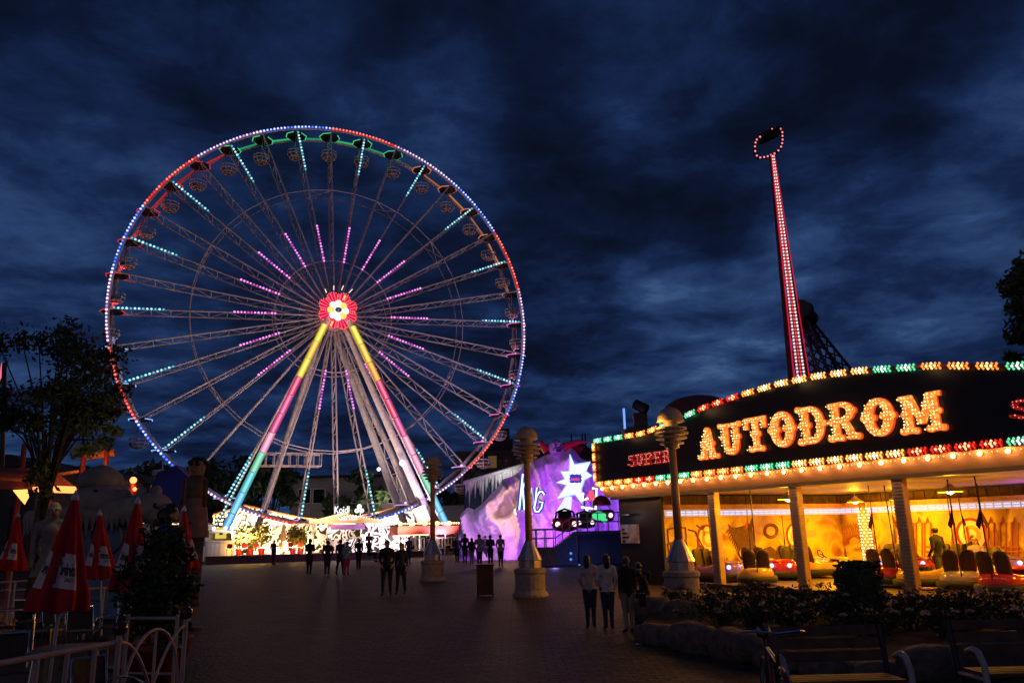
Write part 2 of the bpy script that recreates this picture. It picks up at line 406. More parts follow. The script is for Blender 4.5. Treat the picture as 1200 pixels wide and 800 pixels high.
    if hair != 'none':
        for v in [None]:
            q = MB(); q.ball(hc + Vector((0, .006 * h, .010 * h)), r, 14, 10)
            keep = [i for i, f_ in enumerate(q.f) if not all((Vector(q.v[j]) - hc).y < -.012 * h and (Vector(q.v[j]) - hc).z < .024 * h for j in f_)]
            keep = [i for i in keep if sum((Vector(q.v[j]) - hc).z for j in q.f[i]) / len(q.f[i]) > -.035 * h]
            hb.v = q.v; hb.f = [q.f[i] for i in keep]; hb.mi = [0] * len(keep)
        if hair in ('long', 'tail'):
            w = .050 if hair == 'long' else .024
            L = .185 if hair == 'long' else .15
            rows = []
            for i in range(7):
                t = i / 6; zz = hc.z + .035 * h - t * L * h; yy = hc.y + (.040 + .022 * math.sin(t * 2.2)) * h
                wd = w * (.72 + 1.1 * t - 1.55 * t * t + (.03 * math.sin(9 * t + h * 40))) * h
                rows.append([Vector((hc.x + wd * math.cos(a) , yy + .55 * wd * math.sin(a) * (1 if math.sin(a) > 0 else .6), zz + (.006 + .016 * t) * h * math.sin(a * 4 + h * 9))) for a in [2 * math.pi * k / 12 for k in range(12)]])
            hb.grid(rows, closed=True)
        hb.build('hair', hairm or M['hair'], root, smooth=True)
    if skirt:
        sb = MB(); rows = []
        for i in range(6):
            t = i / 5; rr = (.080 + .020 * t + .25 * max(0, skirt[0] - .1) * t) * h
            rows.append([J['pel'] + Vector((rr * math.cos(a) * 1.1, rr * math.sin(a) * .85, (.03 - skirt[0] * t) * h)) for a in [2 * math.pi * k / 18 for k in range(18)]])
        sb.grid(rows, closed=True); sb.build('coat_skirt', skirt[1], root, smooth=True)
    return root
def cloth(name, c): 
    if name not in M: M[name] = mat(name, c, 0.9, var=0.3, scale=6, bump=0.2)
    return M[name]
FOLD = dict(ell=(-.13, -.03, .65), elr=(.13, -.03, .65), wrl=(.02, -.115, .68), wrr=(-.02, -.115, .66), hdl=(.06, -.11, .69), hdr=(-.065, -.11, .67))
POCK = dict(ell=(-.132, .045, .65), elr=(.132, .045, .65), wrl=(-.10, -.03, .54), wrr=(.10, -.03, .54), hdl=(-.085, -.05, .50), hdr=(.085, -.05, .50))
PHONE = dict(ell=(-.12, -.06, .66), elr=(.12, -.06, .66), wrl=(-.05, -.15, .73), wrr=(.05, -.15, .73), hdl=(-.02, -.17, .77), hdr=(.02, -.17, .77))
STEP = dict(knl=(-.055, -.05, .29), anl=(-.055, -.09, .045), tol=(-.06, -.18, .02), knr=(.055, .02, .285), anr=(.055, .10, .06), tor=(.06, .02, .016), wrl=(-.13, .05, .51), wrr=(.13, -.08, .52), hdl=(-.13, .06, .46), hdr=(.13, -.11, .475))
WIDE = dict(hil=(-.06, 0, .505), hir=(.06, 0, .505), knl=(-.066, -.02, .285), anl=(-.072, -.03, .045), tol=(-.085, -.12, .018), knr=(.062, .0, .285), anr=(.062, .05, .05), tor=(.075, -.03, .018))
SIT = dict(knl=(-.07, -.24, .50), anl=(-.07, -.25, .27), tol=(-.075, -.33, .235), knr=(.07, -.24, .50), anr=(.07, -.25, .27), tor=(.075, -.33, .235), ell=(-.14, -.06, .66), elr=(.14, -.06, .66), wrl=(-.08, -.18, .63), wrr=(.08, -.18, .63), hdl=(-.06, -.23, .64), hdr=(.06, -.23, .64))

# ------------------------------------------------------------------ the ferris wheel
PSI = R(21.89); WX, WY = -16.875, 74.0; WR = 19.39; WT = 2.1
WZ = gz(WY); HZ = EYE + 0.29016 * WY - WZ
ux, uy = math.cos(PSI), math.sin(PSI); nx, ny = -math.sin(PSI), math.cos(PSI)
def L2W(x, y, z): return Vector((WX + x * ux + y * nx, WY + x * uy + y * ny, WZ + z))
def wpl(px, py, Y):
    d = ray(px, py); t = (Y + WX * nx + WY * ny) / (d.x * nx + d.y * ny)
    P = Vector((d.x * t, d.y * t, EYE + d.z * t)); q = P - Vector((WX, WY, 0))
    return q.x * ux + q.y * uy, P.z - WZ
wheel = empty('ferris_wheel', (WX, WY, WZ), PSI, 'giant ferris wheel with coloured rim bulbs and a glowing red flower hub', 'ferris wheel')
PH = 2.67
M['spoke'] = mat('painted_spoke_steel', (0.52, 0.47, 0.46), 0.5, 0.0, var=0.2)
E_ = dict(cyan=emit('cyan_led', (0.42, 0.90, 1.0), 1.5), magenta=emit('magenta_led', (1.0, 0.30, 0.92), 1.4), red=emit('red_led', (1.0, 0.22, 0.18), 1.5), blue=emit('blue_led', (0.50, 0.66, 1.0), 1.6), lav=emit('pale_lilac_led', (0.92, 0.80, 1.0), 1.4),
          dred=emit('dim_red_led', (1, .06, .05), .9), dblue=emit('dim_blue_led', (.2, .36, 1), .9), dlav=emit('dim_lilac_led', (.7, .45, .9), .8),
          hcyan=emit('cyan_housing', (0.02, 0.26, 0.34), 0.55), hmagenta=emit('magenta_housing', (0.40, 0.01, 0.30), 0.6), hred=emit('red_housing', (1.0, 0.012, 0.012), 0.75), hblue=emit('blue_housing', (0.015, 0.06, 1.0), 0.75), hlav=emit('lilac_housing', (0.36, 0.12, 0.62), 0.6),  # glowing strips imitate the coloured halo round the bulbs
          green=emit('green_neon', (0.08, 0.85, 0.36), 0.8), rneon=emit('red_neon', (1.0, 0.03, 0.06), 0.85), oneon=emit('orange_red_neon', (1.0, 0.25, 0.14), 0.8), mneon=emit('pink_neon', (1.0, 0.18, 0.68), 1.0), bneon=emit('blue_neon', (0.25, 0.5, 1.0), 1.3), lneon=emit('lilac_neon', (0.85, 0.40, 1.0), 1.1))
# one spoke: a flat truss between the front and the back rim
def spoke_mesh():
    mb = MB(); x0, x1 = 0.8, WR - 0.05
    mb.cyl((x0, 0, 0), (x1, 0, 0), .075, n=6); mb.cyl((x0, WT, 0), (x1, WT, 0), .075, n=6)
    n = 11; xs = [x0 + 0.8 + (x1 - x0 - 0.9) * i / n for i in range(n + 1)]
    for i, x in enumerate(xs):
        mb.cyl((x, 0, 0), (x, WT, 0), .04, n=5)
        if i < n: mb.cyl((x, 0 if i % 2 else WT, 0), (xs[i + 1], WT if i % 2 else 0, 0), .032, n=5)
    return mb
sp0 = None
brn = random.Random(31)
def strip(xa, xb, n):
    mb = MB(); mb.box(((xa + xb) / 2, -.10, 0), (xb - xa, .05, .12), None, 1)
    for i in range(n): mb.ball((xa + (xb - xa) * (i + .5) / n, -.20, 0), .100 * brn.uniform(.85, 1.08), 8, 5, 2 if brn.random() < .22 else 0)
    return mb
st_c = st_m = None
for k in range(36):
    a = R(10 * k + PH)
    if sp0 is None:
        sp = spoke_mesh().build('spoke', M['spoke'], wheel); sp0 = sp
    else: sp = link('spoke', sp0.data, wheel)
    sp.location = (0, 0, HZ); sp.rotation_euler = (0, -a, 0)
    if k % 2 == 0:
        if st_c is None:
            st_c = strip(WR * .765, WR * .985, 13).build('light_strip', [E_['cyan'], E_['hcyan'], emit('dim_cyan_led', (.2, .7, .9), .8)], sp); st_m = strip(WR * .275, WR * .475, 13).build('light_strip', [E_['magenta'], E_['hmagenta'], emit('dim_magenta_led', (.9, .12, .75), .8)], sp)
        else: link('light_strip', st_c.data, sp); link('light_strip', st_m.data, sp)
def ring(r, y, tr, n=36, steps=1):
    N = n * steps; return [(r * math.cos(R(PH) + 2 * math.pi * i / N), y, HZ + r * math.sin(R(PH) + 2 * math.pi * i / N)) for i in range(N)]
mb = MB(); mb.path(ring(WR, 0, 0, 36, 2), .09, 6, closed=True); mb.build('front_rim', M['spoke'], wheel)
mb = MB(); mb.path(ring(WR - .1, WT, 0, 36, 1), .19, 8, closed=True)
for i in range(36):
    a = R(10 * i + PH); b = R(10 * (i + 1) + PH)
    mb.cyl((WR * math.cos(a), 0, HZ + WR * math.sin(a)), (WR * math.cos(a), WT, HZ + WR * math.sin(a)), .08, n=6)
mb.build('back_rim', M['spoke'], wheel)
for rr in (.665, .285):
    mb = MB()
    for y in (0, WT): mb.path(ring(WR * rr, y, 0, 36, 1), .045, 5, closed=True)
    if rr > .5:
        for i in (3, 6, 9, 15, 21, 27, 33):
            a = R(10 * i + PH); b = R(10 * (i + 1) + PH); r_ = WR * rr
            mb.cyl((r_ * math.cos(a), 0, HZ + r_ * math.sin(a)), (r_ * math.cos(b), WT, HZ + r_ * math.sin(b)), .04, n=5)
            mb.cyl((r_ * math.cos(b), 0, HZ + r_ * math.sin(b)), (r_ * math.cos(a), WT, HZ + r_ * math.sin(a)), .04, n=5)
    mb.build('tension_ring', M['spoke'], wheel)
for k in range(18):                                            # bulb strings along the front rim, 20 degrees each
    a0 = 10 + 20 * k; c = ('red', 'blue', 'lav')[k % 3]; mb = MB()
    for i in range(20):
        a = R(a0 + (i + .5) * 20 / 20 + PH); r_ = WR + .14
        mb.ball((r_ * math.cos(a), -.15, HZ + r_ * math.sin(a)), .102 * brn.uniform(.82, 1.1), 8, 5, 2 if brn.random() < .2 else 0)
    N = 6
    mb.path([((WR + .13) * math.cos(R(a0 + 20 * i / N + PH)), -.04, HZ + (WR + .13) * math.sin(R(a0 + 20 * i / N + PH))) for i in range(N + 1)], .10, 6, 1)
    mb.build('rim_light_string', [E_[c], E_['h' + c], E_['d' + c]], wheel)
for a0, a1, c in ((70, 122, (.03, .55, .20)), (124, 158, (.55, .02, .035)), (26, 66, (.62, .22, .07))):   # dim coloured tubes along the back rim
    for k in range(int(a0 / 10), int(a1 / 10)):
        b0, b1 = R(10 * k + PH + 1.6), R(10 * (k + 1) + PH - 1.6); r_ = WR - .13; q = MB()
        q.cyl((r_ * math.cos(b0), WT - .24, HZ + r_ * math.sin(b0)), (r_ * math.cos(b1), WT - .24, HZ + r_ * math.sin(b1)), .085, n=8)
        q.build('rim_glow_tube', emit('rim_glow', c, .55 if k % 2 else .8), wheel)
# gondolas
def basket():
    mb = MB(); z = -2.05
    mb.cyl((0, 0, 0), (0, 0, z - .25), .045, n=6)
    def rg(r, zz, t): mb.path([(r * math.cos(2 * math.pi * i / 14), r * math.sin(2 * math.pi * i / 14), zz) for i in range(14)], t, 5, closed=True)
    rg(.86, z + .32, .05); rg(.88, z - .02, .045); rg(.66, z - .34, .05); rg(.30, z - .5, .04)
    for i in range(8):
        a = 2 * math.pi * (i + .5) / 8; c, s = math.cos(a), math.sin(a)
        mb.path([(.86 * c, .86 * s, z + .32), (.88 * c, .88 * s, z - .02), (.66 * c, .66 * s, z - .34), (.3 * c, .3 * s, z - .5)], .038, 5)
    mb.lathe([(.28, z - .52), (.62, z - .36), (.62, z - .33), (.28, z - .48)], (0, 0, 0), 14, 1)
    for i in (0, 3, 4, 7):                                     # seat-back panels
        a0 = 2 * math.pi * (i + .5) / 8; a1 = 2 * math.pi * (i + 1.5) / 8
        mb.add([(.84 * math.cos(a0), .84 * math.sin(a0), z - .06), (.84 * math.cos(a1), .84 * math.sin(a1), z - .02), (.64 * math.cos(a1), .64 * math.sin(a1), z - .33), (.64 * math.cos(a0), .64 * math.sin(a0), z - .33)], [(0, 1, 2, 3)], 1)
    mb.v = [(x * .86, y * .86, z_) for x, y, z_ in mb.v]
    return mb
def canopy_mb():
    mb = MB(); mb.lathe([(.96, -.11), (.98, .0), (.10, .24)], (0, 0, 0), 8); return mb
def neon_mb():
    mb = MB()
    for i in (0, 1, 3, 4, 5, 7):
        a0, a1 = 2 * math.pi * i / 8, 2 * math.pi * (i + 1) / 8
        mb.cyl((1.01 * math.cos(a0), 1.01 * math.sin(a0), -.05), (1.01 * math.cos(a1), 1.01 * math.sin(a1), -.05), .040, n=6)
    return mb
g0 = None; neon_me = {}
def ncol(a):
    a %= 360
    if 65 <= a < 125: return 'green', (0.1, 1, 0.45)
    if 125 <= a < 186: return 'rneon', (1, 0.08, 0.1)
    if 186 <= a < 262: return 'bneon', (0.4, 0.5, 1)
    if 262 <= a < 315: return 'lneon', (0.9, 0.6, 1)
    if 315 <= a or a < 6: return 'mneon', (1, 0.35, 0.75)
    return 'oneon', (1, 0.45, 0.25)
for k in range(36):
    aa = 10 * k + PH; a = R(aa); r_ = WR - .25
    p = (r_ * math.cos(a), WT / 2, HZ + r_ * math.sin(a))
    if g0 is None:
        gd = basket().build('gondola', [M['spoke'], M['wood']], wheel); cp = canopy_mb().build('canopy', M['dark'], gd); g0 = (gd.data, cp.data)
        neon_proto = neon_mb()
    else: gd = link('gondola', g0[0], wheel); link('canopy', g0[1], gd)
    gd.location = p; gd.rotation_euler = (0, 0, R(random.uniform(-25, 25)))
    cn, cl = ncol(aa)
    if cn not in neon_me: neon_me[cn] = neon_proto.build('canopy_light', E_[cn], gd).data
    else: link('canopy_light', neon_me[cn], gd)
    lp = lamp((0, 0, -.35), cl, 46 if cn in ('green', 'rneon') else 18, .1, parent=gd); lp.location = (0, .1, .42)
# hub
mb = MB(); mb.cyl((0, -1.7, HZ), (0, WT + 2.2, HZ), .75, n=20)
mb.cyl((0, -.15, HZ), (0, .05, HZ), 1.5, n=24); mb.cyl((0, WT - .05, HZ), (0, WT + .15, HZ), 1.5, n=24)
mb.build('hub', M['spoke'], wheel)
def petal_material():
    mt = bpy.data.materials.new('lit_flower_petal'); mt.use_nodes = True; nt = mt.node_tree; nt.nodes.clear()
    tcn = nt.nodes.new('ShaderNodeTexCoord'); se = nt.nodes.new('ShaderNodeSeparateXYZ'); nt.links.new(tcn.outputs['Object'], se.inputs[0])
    def mth(op, a, b):
        n = nt.nodes.new('ShaderNodeMath'); n.operation = op
        for i, v in enumerate((a, b)):
            if isinstance(v, (int, float)): n.inputs[i].default_value = v
            else: nt.links.new(v, n.inputs[i])
        return n.outputs[0]
    ang = mth('ARCTAN2', se.outputs[2], se.outputs[0])
    w = mth('SINE', mth('MULTIPLY', ang, 32.0), 0)
    rp = nt.nodes.new('ShaderNodeValToRGB'); nt.links.new(w, rp.inputs[0])
    rp.color_ramp.elements[0].position = .25; rp.color_ramp.elements[0].color = (.85, .004, .02, 1)
    rp.color_ramp.elements[1].position = 1.0; rp.color_ramp.elements[1].color = (1.0, .16, .42, 1)
    e = nt.nodes.new('ShaderNodeEmission'); nt.links.new(rp.outputs[0], e.inputs[0]); e.inputs[1].default_value = 1.0
    o = nt.nodes.new('ShaderNodeOutputMaterial'); nt.links.new(e.outputs[0], o.inputs[0]); return mt
fl = MB()
flr = MB(); fly = MB(); flb = MB()
flower = empty('hub_flower', (0, -1.8, HZ)); flower.parent = wheel
pm = petal_material(); ym = emit('yellow_flower_light', (1.0, .70, .14), 1.2); wm = emit('white_flower_light', (1.0, .86, .66), 1.6); rb = emit('red_flower_bulb', (1, .12, .08), 2.2)
for k in range(8):
    a = R(45 * k + 22); cx_, cz_ = 1.26 * math.cos(a), 1.26 * math.sin(a)
    pet = MB(); pet.cyl((cx_, -.02 - .004 * k, cz_), (cx_, .1, cz_), .54, n=24)
    pet.build('petal', pm, flower)
    for i in range(11):
        b = a + R(-115 + 230 * i / 10); flb.ball((cx_ + .58 * math.cos(b), -.08, cz_ + .58 * math.sin(b)), .05, 6, 4)
    d = MB(); d.ball((.68 * math.cos(a + .39), -.12, .68 * math.sin(a + .39)), .33, 14, 8, 0, (1, .35, 1))
    d.build('inner_light', wm if k % 3 else ym, flower)
    if k in (1, 5):
        d = MB(); d.box((1.42 * math.cos(a), -.07, 1.42 * math.sin(a)), (.5, .04, .16), Matrix.Rotation(-a, 3, 'Y')); d.build('yellow_lamp', ym, flower)
fl = MB(); fl.cyl((0, -.05, 0), (0, .08, 0), .80, n=24); fl.build('light_disc', wm, flower)
flb.build('petal_bulb_ring', rb, flower)
mb = MB(); mb.ball((0, -.34, 0), .32, 16, 10, 0, (1, .5, .8)); mb.build('blue_dome', mat('blue_dome', (0.03, 0.09, 0.25), 0.25), flower)
mb = MB()
for k in range(4):
    a = R(62 + 22 * k); mb.cyl((1.9 * math.cos(a), -.5, 1.9 * math.sin(a)), (2.35 * math.cos(a) + .12, -.5, 2.35 * math.sin(a)), .04, n=5)
mb.build('tube_lamps', emit('warm_tube', (1, .85, .6), 1.4), flower)
lamp((0, -2.2, 0), (1, .45, .35), 160, .6, parent=flower)
# legs
def seg_leg(A, B, name, cols, t0=.02, t1=.955):
    A, B = Vector(A), Vector(B); mb = MB(); mb.cyl(A, B, .26, .34, 14)
    off = Vector((0, .75, 0))
    lg = mb.build(name, M['white_steel'], wheel, smooth=False)
    n = len(cols); d = B - A; side = d.cross(Vector((0, 1, 0))).normalized(); fr = Vector((0, -1, 0))
    for i, c in enumerate(cols):
        p0 = A + d * (t0 + (t1 - t0) * (i + .02) / n); p1 = A + d * (t0 + (t1 - t0) * (i + .98) / n)
        q = MB()
        for mi_, (w, d0_, d1_) in enumerate(((.30, .30, .42), (.20, .41, .47), (.10, .46, .50))):
            vs = [p + side * sx * w + fr * dd for p in (p0, p1) for sx in (-1, 1) for dd in (d0_, d1_)]
            q.add(vs, [(0, 1, 3, 2), (4, 6, 7, 5), (0, 4, 5, 1), (2, 3, 7, 6), (0, 2, 6, 4), (1, 5, 7, 3)], mi_)
        q.build('light_panel', EP(c), lg)
    return lg
_ep = {}
def EP(c):
    if c not in _ep: _ep[c] = [emit('leg_panel_edge', c[:3], c[3] * .55, True), emit('leg_panel_light', c[:3], c[3] * .95, True), emit('leg_panel_core', tuple(.75 * x + .25 for x in c[:3]), c[3] * 1.15, True)]
    return _ep[c]
Y1, Y2, Y3 = (1, .80, .03, 1.0), (1, .62, .03, 1.0), (1, .42, .03, 1.0)
MG, PK, LP = (1, .07, .23, .85), (.95, .10, .36, .85), (1, .38, .60, 1.0)
GR, TL, CY, BL = (.22, .78, .50, .9), (.10, .68, .72, .95), (.14, .62, 1, 1.0), (.12, .48, 1, 1.1)
seg_leg((-.95, -2.0, HZ - .9), (-9.95, -3.2, -.1), 'front_leg', [Y1, Y2, Y1, MG, PK, PK, LP, GR, TL, CY, BL], .03, .90)
seg_leg((.95, -2.0, HZ - .9), (11.3, -3.2, -.1), 'front_leg', [Y1, Y2, Y3, MG, MG, PK, LP, LP, GR, CY, CY], .03, .90)
mb = MB()                                                    # lattice with bulbs behind the left leg
A, B = Vector((-1.6, -1.2, HZ - 2)), Vector((-10.9, -2.4, -.1))
for off in ((0, 0, 0), (.1, .9, 0)): mb.cyl(A + Vector(off), B + Vector(off), .07, n=6)
for i in range(16):
    t = i / 16; mb.cyl(A + (B - A) * t, A + (B - A) * (t + 1 / 16) + Vector((.1, .9, 0)), .035, n=5)
lt = mb.build('leg_lattice', M['spoke'], wheel)
mb = MB()
for i in range(26): mb.ball(A + (B - A) * (.60 + .36 * i / 26) + Vector((0, -.12, 0)), .085, 6, 4)
mb.build('light_strip', E_['cyan'], lt)
def tube_leg(A, B, r0, r1):
    q = MB(); q.cyl(A, B, r0, r1, 16); return q.build('rear_leg', M['white_steel'], wheel, smooth=False)
rx, rz_ = wpl(308, 600, 5.0)
tA = Vector((-.6, WT + 1.6, HZ - .6)); dB = Vector((rx, 5.0, rz_)) - tA; tube_leg(tA, tA + dB * (1 + rz_ / -dB.z), .28, .32)
for px, py, Y, a0, a1 in ((466, 592, 5.0, .22, .42), (491, 600, 4.2, .22, .42)):
    x_, z_ = wpl(px, py, Y); tA = Vector((.5, WT + 1.4, HZ - .6)); dB = Vector((x_, Y, z_)) - tA; tube_leg(tA, tA + dB * (1 + z_ / -dB.z), a0, a1)
x_, z_ = wpl(508, 618, -2.6); tA = Vector((.5, -1.1, HZ - .7)); dB = Vector((x_, -2.6, z_)) - tA
fl4 = tube_leg(tA, tA + dB * (1 + z_ / -dB.z), .24, .46)
q = MB(); e1 = tA + dB * .96; q.box(e1 + Vector((-1.0, -.7, .35)), (1.1, .7, 1.5), Matrix.Rotation(R(-22), 3, 'Y')); q.build('lamp_housing', M['white_steel'], fl4)
q = MB(); q.ball(tA + dB * .70 + Vector((-.45, -.55, 0)), .24, 10, 7); q.build('floodlight', emit('cold_flood', (.75, .72, 1), 5), fl4)
q = MB(); q.ball(tA + dB * .72 + Vector((-2.3, 1.5, 0)), .17, 10, 7); q.build('floodlight', emit('cream_flood', (1, .9, .7), 3), fl4)
# service gantry behind the wheel
xa, za = wpl(302, 545, 3.6); xb, zb = wpl(376, 545, 3.6); zt = wpl(340, 531, 3.6)[1]
mb = MB()
for y in (3.3, 4.6):
    for z in (za, zt): mb.cyl((xa, y, z), (xb, y, z), .07, n=6)
    for i in range(9): mb.cyl((xa + (xb - xa) * i / 8, y, za), (xa + (xb - xa) * i / 8, y, zt), .05, n=5)
for i in range(9): mb.cyl((xa + (xb - xa) * i / 8, 3.3, za), (xa + (xb - xa) * i / 8, 4.6, za), .05, n=5)
mb.build('service_gantry', M['spoke'], wheel)
# floods at the foot of the wheel
flood_spots = ((-7.5, -6.5, 1.0, (1, .60, .38), 3600), (-1, -7, 1.0, (1, .68, .52), 3400), (6, -6.5, 1.0, (1, .68, .68), 4400), (9.5, -5.5, 1, (.8, .5, 1), 3000))
fd = empty('floodlight_row', tuple(L2W(0, -6.8, .0)), PSI, 'row of small floodlights on the platform edge under the wheel', 'floodlights')
for x, y, z, c, w in flood_spots:
    q = MB(); q.cyl((x, y + 6.8, .3), (x, y + 6.8, .62), .05, n=6); q.box((x, y + 6.8, .74), (.4, .26, .26), Matrix.Rotation(R(-60), 3, 'X')); q.build('floodlight', M['dark'], fd)
    lamp((x, y + 6.8, 1.1), c, w, .2, 'SPOT', parent=fd, spot=120)
    l = [o for o in bpy.data.objects if o.type == 'LIGHT' and o.parent == fd][-1]
    l.rotation_euler = Vector((-x * .25, 6, HZ - 4)).to_track_quat('-Z', 'Y').to_euler()

# ------------------------------------------------------------------ platform, backdrop and kiosks under the wheel
xl0 = wpl(241, 657, -8.2)[0]; xr0 = wpl(520, 650, -8.2)[0]
PZ = .42
q = MB(); q.box(((xl0 + xr0) / 2, 0, PZ / 2 - .1), (xr0 - xl0, 16.4, PZ + .2))
pf = q.build('boarding_platform', mat('platform_boards', (.22, .13, .09), .6, c2=(.14, .08, .06), scale=3)); pf.location = L2W(0, 0, 0); pf.rotation_euler = (0, 0, PSI)
tag(pf, 'low wooden boarding platform running under the ferris wheel', 'platform')
def facade_material():
    mt = bpy.data.materials.new('leaf_cutout_panel'); mt.use_nodes = True; nt = mt.node_tree; b = nt.nodes['Principled BSDF']
    tcn = nt.nodes.new('ShaderNodeTexCoord')
    nz = nt.nodes.new('ShaderNodeTexNoise'); nz.inputs['Scale'].default_value = 1.1; nz.inputs['Detail'].default_value = 1; nt.links.new(tcn.outputs['Object'], nz.inputs['Vector'])
    mx = nt.nodes.new('ShaderNodeMix'); mx.data_type = 'VECTOR'; mx.inputs[0].default_value = .72
    nt.links.new(tcn.outputs['Object'], mx.inputs[4]); nt.links.new(nz.outputs['Color'], mx.inputs[5])
    wv = nt.nodes.new('ShaderNodeTexVoronoi'); wv.feature = 'DISTANCE_TO_EDGE'; wv.inputs['Scale'].default_value = 4.2; wv.inputs['Randomness'].default_value = 1
    mp = nt.nodes.new('ShaderNodeMapping'); mp.inputs['Scale'].default_value = (1.9, 1, .62); mp.inputs['Rotation'].default_value = (0, .5, 0)
    nt.links.new(mx.outputs[1], mp.inputs[0]); nt.links.new(mp.outputs[0], wv.inputs['Vector'])
    n2 = nt.nodes.new('ShaderNodeTexNoise'); n2.inputs['Scale'].default_value = .7; n2.inputs['Detail'].default_value = 2; nt.links.new(tcn.outputs['Object'], n2.inputs['Vector'])
    sb = nt.nodes.new('ShaderNodeMath'); sb.operation = 'SUBTRACT'; nt.links.new(wv.outputs['Distance'], sb.inputs[0])
    mu = nt.nodes.new('ShaderNodeMath'); mu.operation = 'MULTIPLY'; mu.inputs[1].default_value = .22; nt.links.new(n2.outputs['Fac'], mu.inputs[0]); nt.links.new(mu.outputs[0], sb.inputs[1])
    rp = nt.nodes.new('ShaderNodeValToRGB'); nt.links.new(sb.outputs[0], rp.inputs[0]); rp.color_ramp.interpolation = 'CONSTANT'
    rp.color_ramp.elements[0].color = (.82, .80, .76, 1); rp.color_ramp.elements[1].position = .045; rp.color_ramp.elements[1].color = (.012, .02, .012, 1)
    nt.links.new(rp.outputs[0], b.inputs['Base Color']); b.inputs['Roughness'].default_value = .6
    return mt
FY = 7.6
top_pts = [wpl(px, py, FY) for px, py in ((250, 603), (287, 592), (320, 600), (350, 607), (385, 611), (415, 607), (445, 600), (480, 589), (486, 590))]
poly = [(top_pts[0][0], PZ)] + top_pts + [(top_pts[-1][0], PZ)]
bd = empty('leaf_pattern_backdrop', tuple(L2W(0, FY, 0)), PSI, 'tall white floodlit wall with black leaf pattern behind the ferris wheel', 'backdrop wall')
q = MB(); q.prism(poly, lambda u, v, d: Vector((u, d, v)), 0, .35); q.build('patterned_panel', facade_material(), bd)
q = MB()
for (u0, v0), (u1, v1) in zip(top_pts, top_pts[1:]):
    for i in range(7): q.ball((u0 + (u1 - u0) * i / 7, -.16, v0 + (v1 - v0) * i / 7 - .12), .065, 6, 4)
    for i in range(7): q.ball((u0 + (u1 - u0) * i / 7, -.16, v0 + (v1 - v0) * i / 7 - 1.0), .05, 6, 4)
q.build('bulb_row', emit('backdrop_bulb', (1, .70, .34), 3.2), bd)  # bulb rows added to brighten the backdrop
q = MB(); q.path([(u, -.05, v + .06) for u, v in top_pts], .09, 6); q.build('top_rail', mat('orange_rail', (.5, .18, .06), .5), bd)
for px in range(258, 484, 12):                                 # unseen wash lamps in front of the backdrop
    x_ = wpl(px, 650, FY)[0]; 
    if px < 345: c = (1, .62, .28)
    elif px < 385: c = (1, .78, .55)
    else: c = (1, .84, .90)
    if (px // 12) % 2: lamp(L2W(x_, FY - 2.0, PZ + .35), c, 700, .12, 'SPOT', target=L2W(x_, FY, PZ + 1.6), spot=150)
    else: lamp(L2W(x_, FY - 1.5, wpl(px, 606, FY)[1] + .2), c, 700, .12, 'SPOT', target=L2W(x_, FY, PZ + 1.8), spot=150)
# lower curved pattern wall in front of the wheel, right of the kiosk
# ---- entrance kiosk with the name sign
KY = -2.5
kx0, kx1 = wpl(367, 640, KY)[0], wpl(443, 640, KY)[0]; kzt = wpl(400, 613, KY)[1]; kpk = wpl(400, 601, KY)[1]; kxm = wpl(396, 610, KY)[0]
ks = empty('entrance_kiosk', tuple(L2W(kxm, KY, PZ)), PSI, 'entrance kiosk with gable roof and white name lettering on top', 'kiosk')
def KL(u, v, d): return Vector((u - kxm, d, v - PZ))
W_ = kx1 - kx0
q = MB(); lx = kx0 - kxm; rx_ = kx1 - kxm; ht = kzt - PZ
q.box((lx + .55, .0, ht / 2), (1.1, .9, ht)); q.box((rx_ - .75, .0, ht / 2), (1.5, .9, ht)); q.box(((lx + rx_) / 2, 2.6, ht / 2), (W_, .15, ht))
q.box((lx + .1, 1.5, ht / 2), (.15, 2.2, ht)); q.box((rx_ - .1, 1.5, ht / 2), (.15, 2.2, ht))
q.build('wall', facade_material(), ks)
q = MB(); q.prism([(lx - .5, ht), (rx_ + .5, ht), (rx_ + .4, ht + .15), (0.2, kpk - PZ), (lx - .5, ht + .15)], lambda u, v, d: Vector((u, d, v)), -.8, 2.9); q.build('roof', mat('kiosk_roof', (.52, .36, .18), .5), ks)  # cream roof tone puts the yellow light into the paint
q = MB(); q.box(((lx + rx_) / 2, -.55, ht - .32), (W_ * .52, .12, .42)); q.build('header_board', mat('violet_board', (.40, .18, .5), .5), ks)
q = MB(); q.box(((lx + rx_) / 2 - .3, -.53, ht - .02), (W_ * .34, .1, .3)); q.build('lit_sign', emit('warm_lightbox', (1, .80, .58), 1.6, True), ks)
q = MB(); q.box(((lx + rx_) / 2, .2, .55), (W_ * .56, .5, 1.1)); q.build('counter', facade_material(), ks)
sz = (wpl(400, 592, KY)[1] - wpl(400, 601, KY)[1])
wl_m = emit('white_letter_light', (1, .95, .93), 1.6)
q = MB(); x0_ = wpl(399, 600, KY)[0] - kxm; zb_ = wpl(400, 601.5, KY)[1] - PZ
text_mb(q, 'Koidl', lambda u, v, d: Vector((x0_ - .05 + u * .72, d, zb_ + v)), -.98, .86, .012)
q.build('sign_lettering', wl_m, ks)
q = MB(); x1_ = wpl(405, 611, KY)[0] - kxm; zb2 = wpl(400, 611, KY)[1] - PZ
text_mb(q, 'Garten', lambda u, v, d: Vector((x1_ + u * .8, d, zb2 + .12 + v)), -1.0, .74, .01)
q.build('sign_lettering', wl_m, ks)
q = MB(); tx = wpl(417, 597, KY)[0] - kxm; tz = wpl(417, 597, KY)[1] - PZ
tx += .12
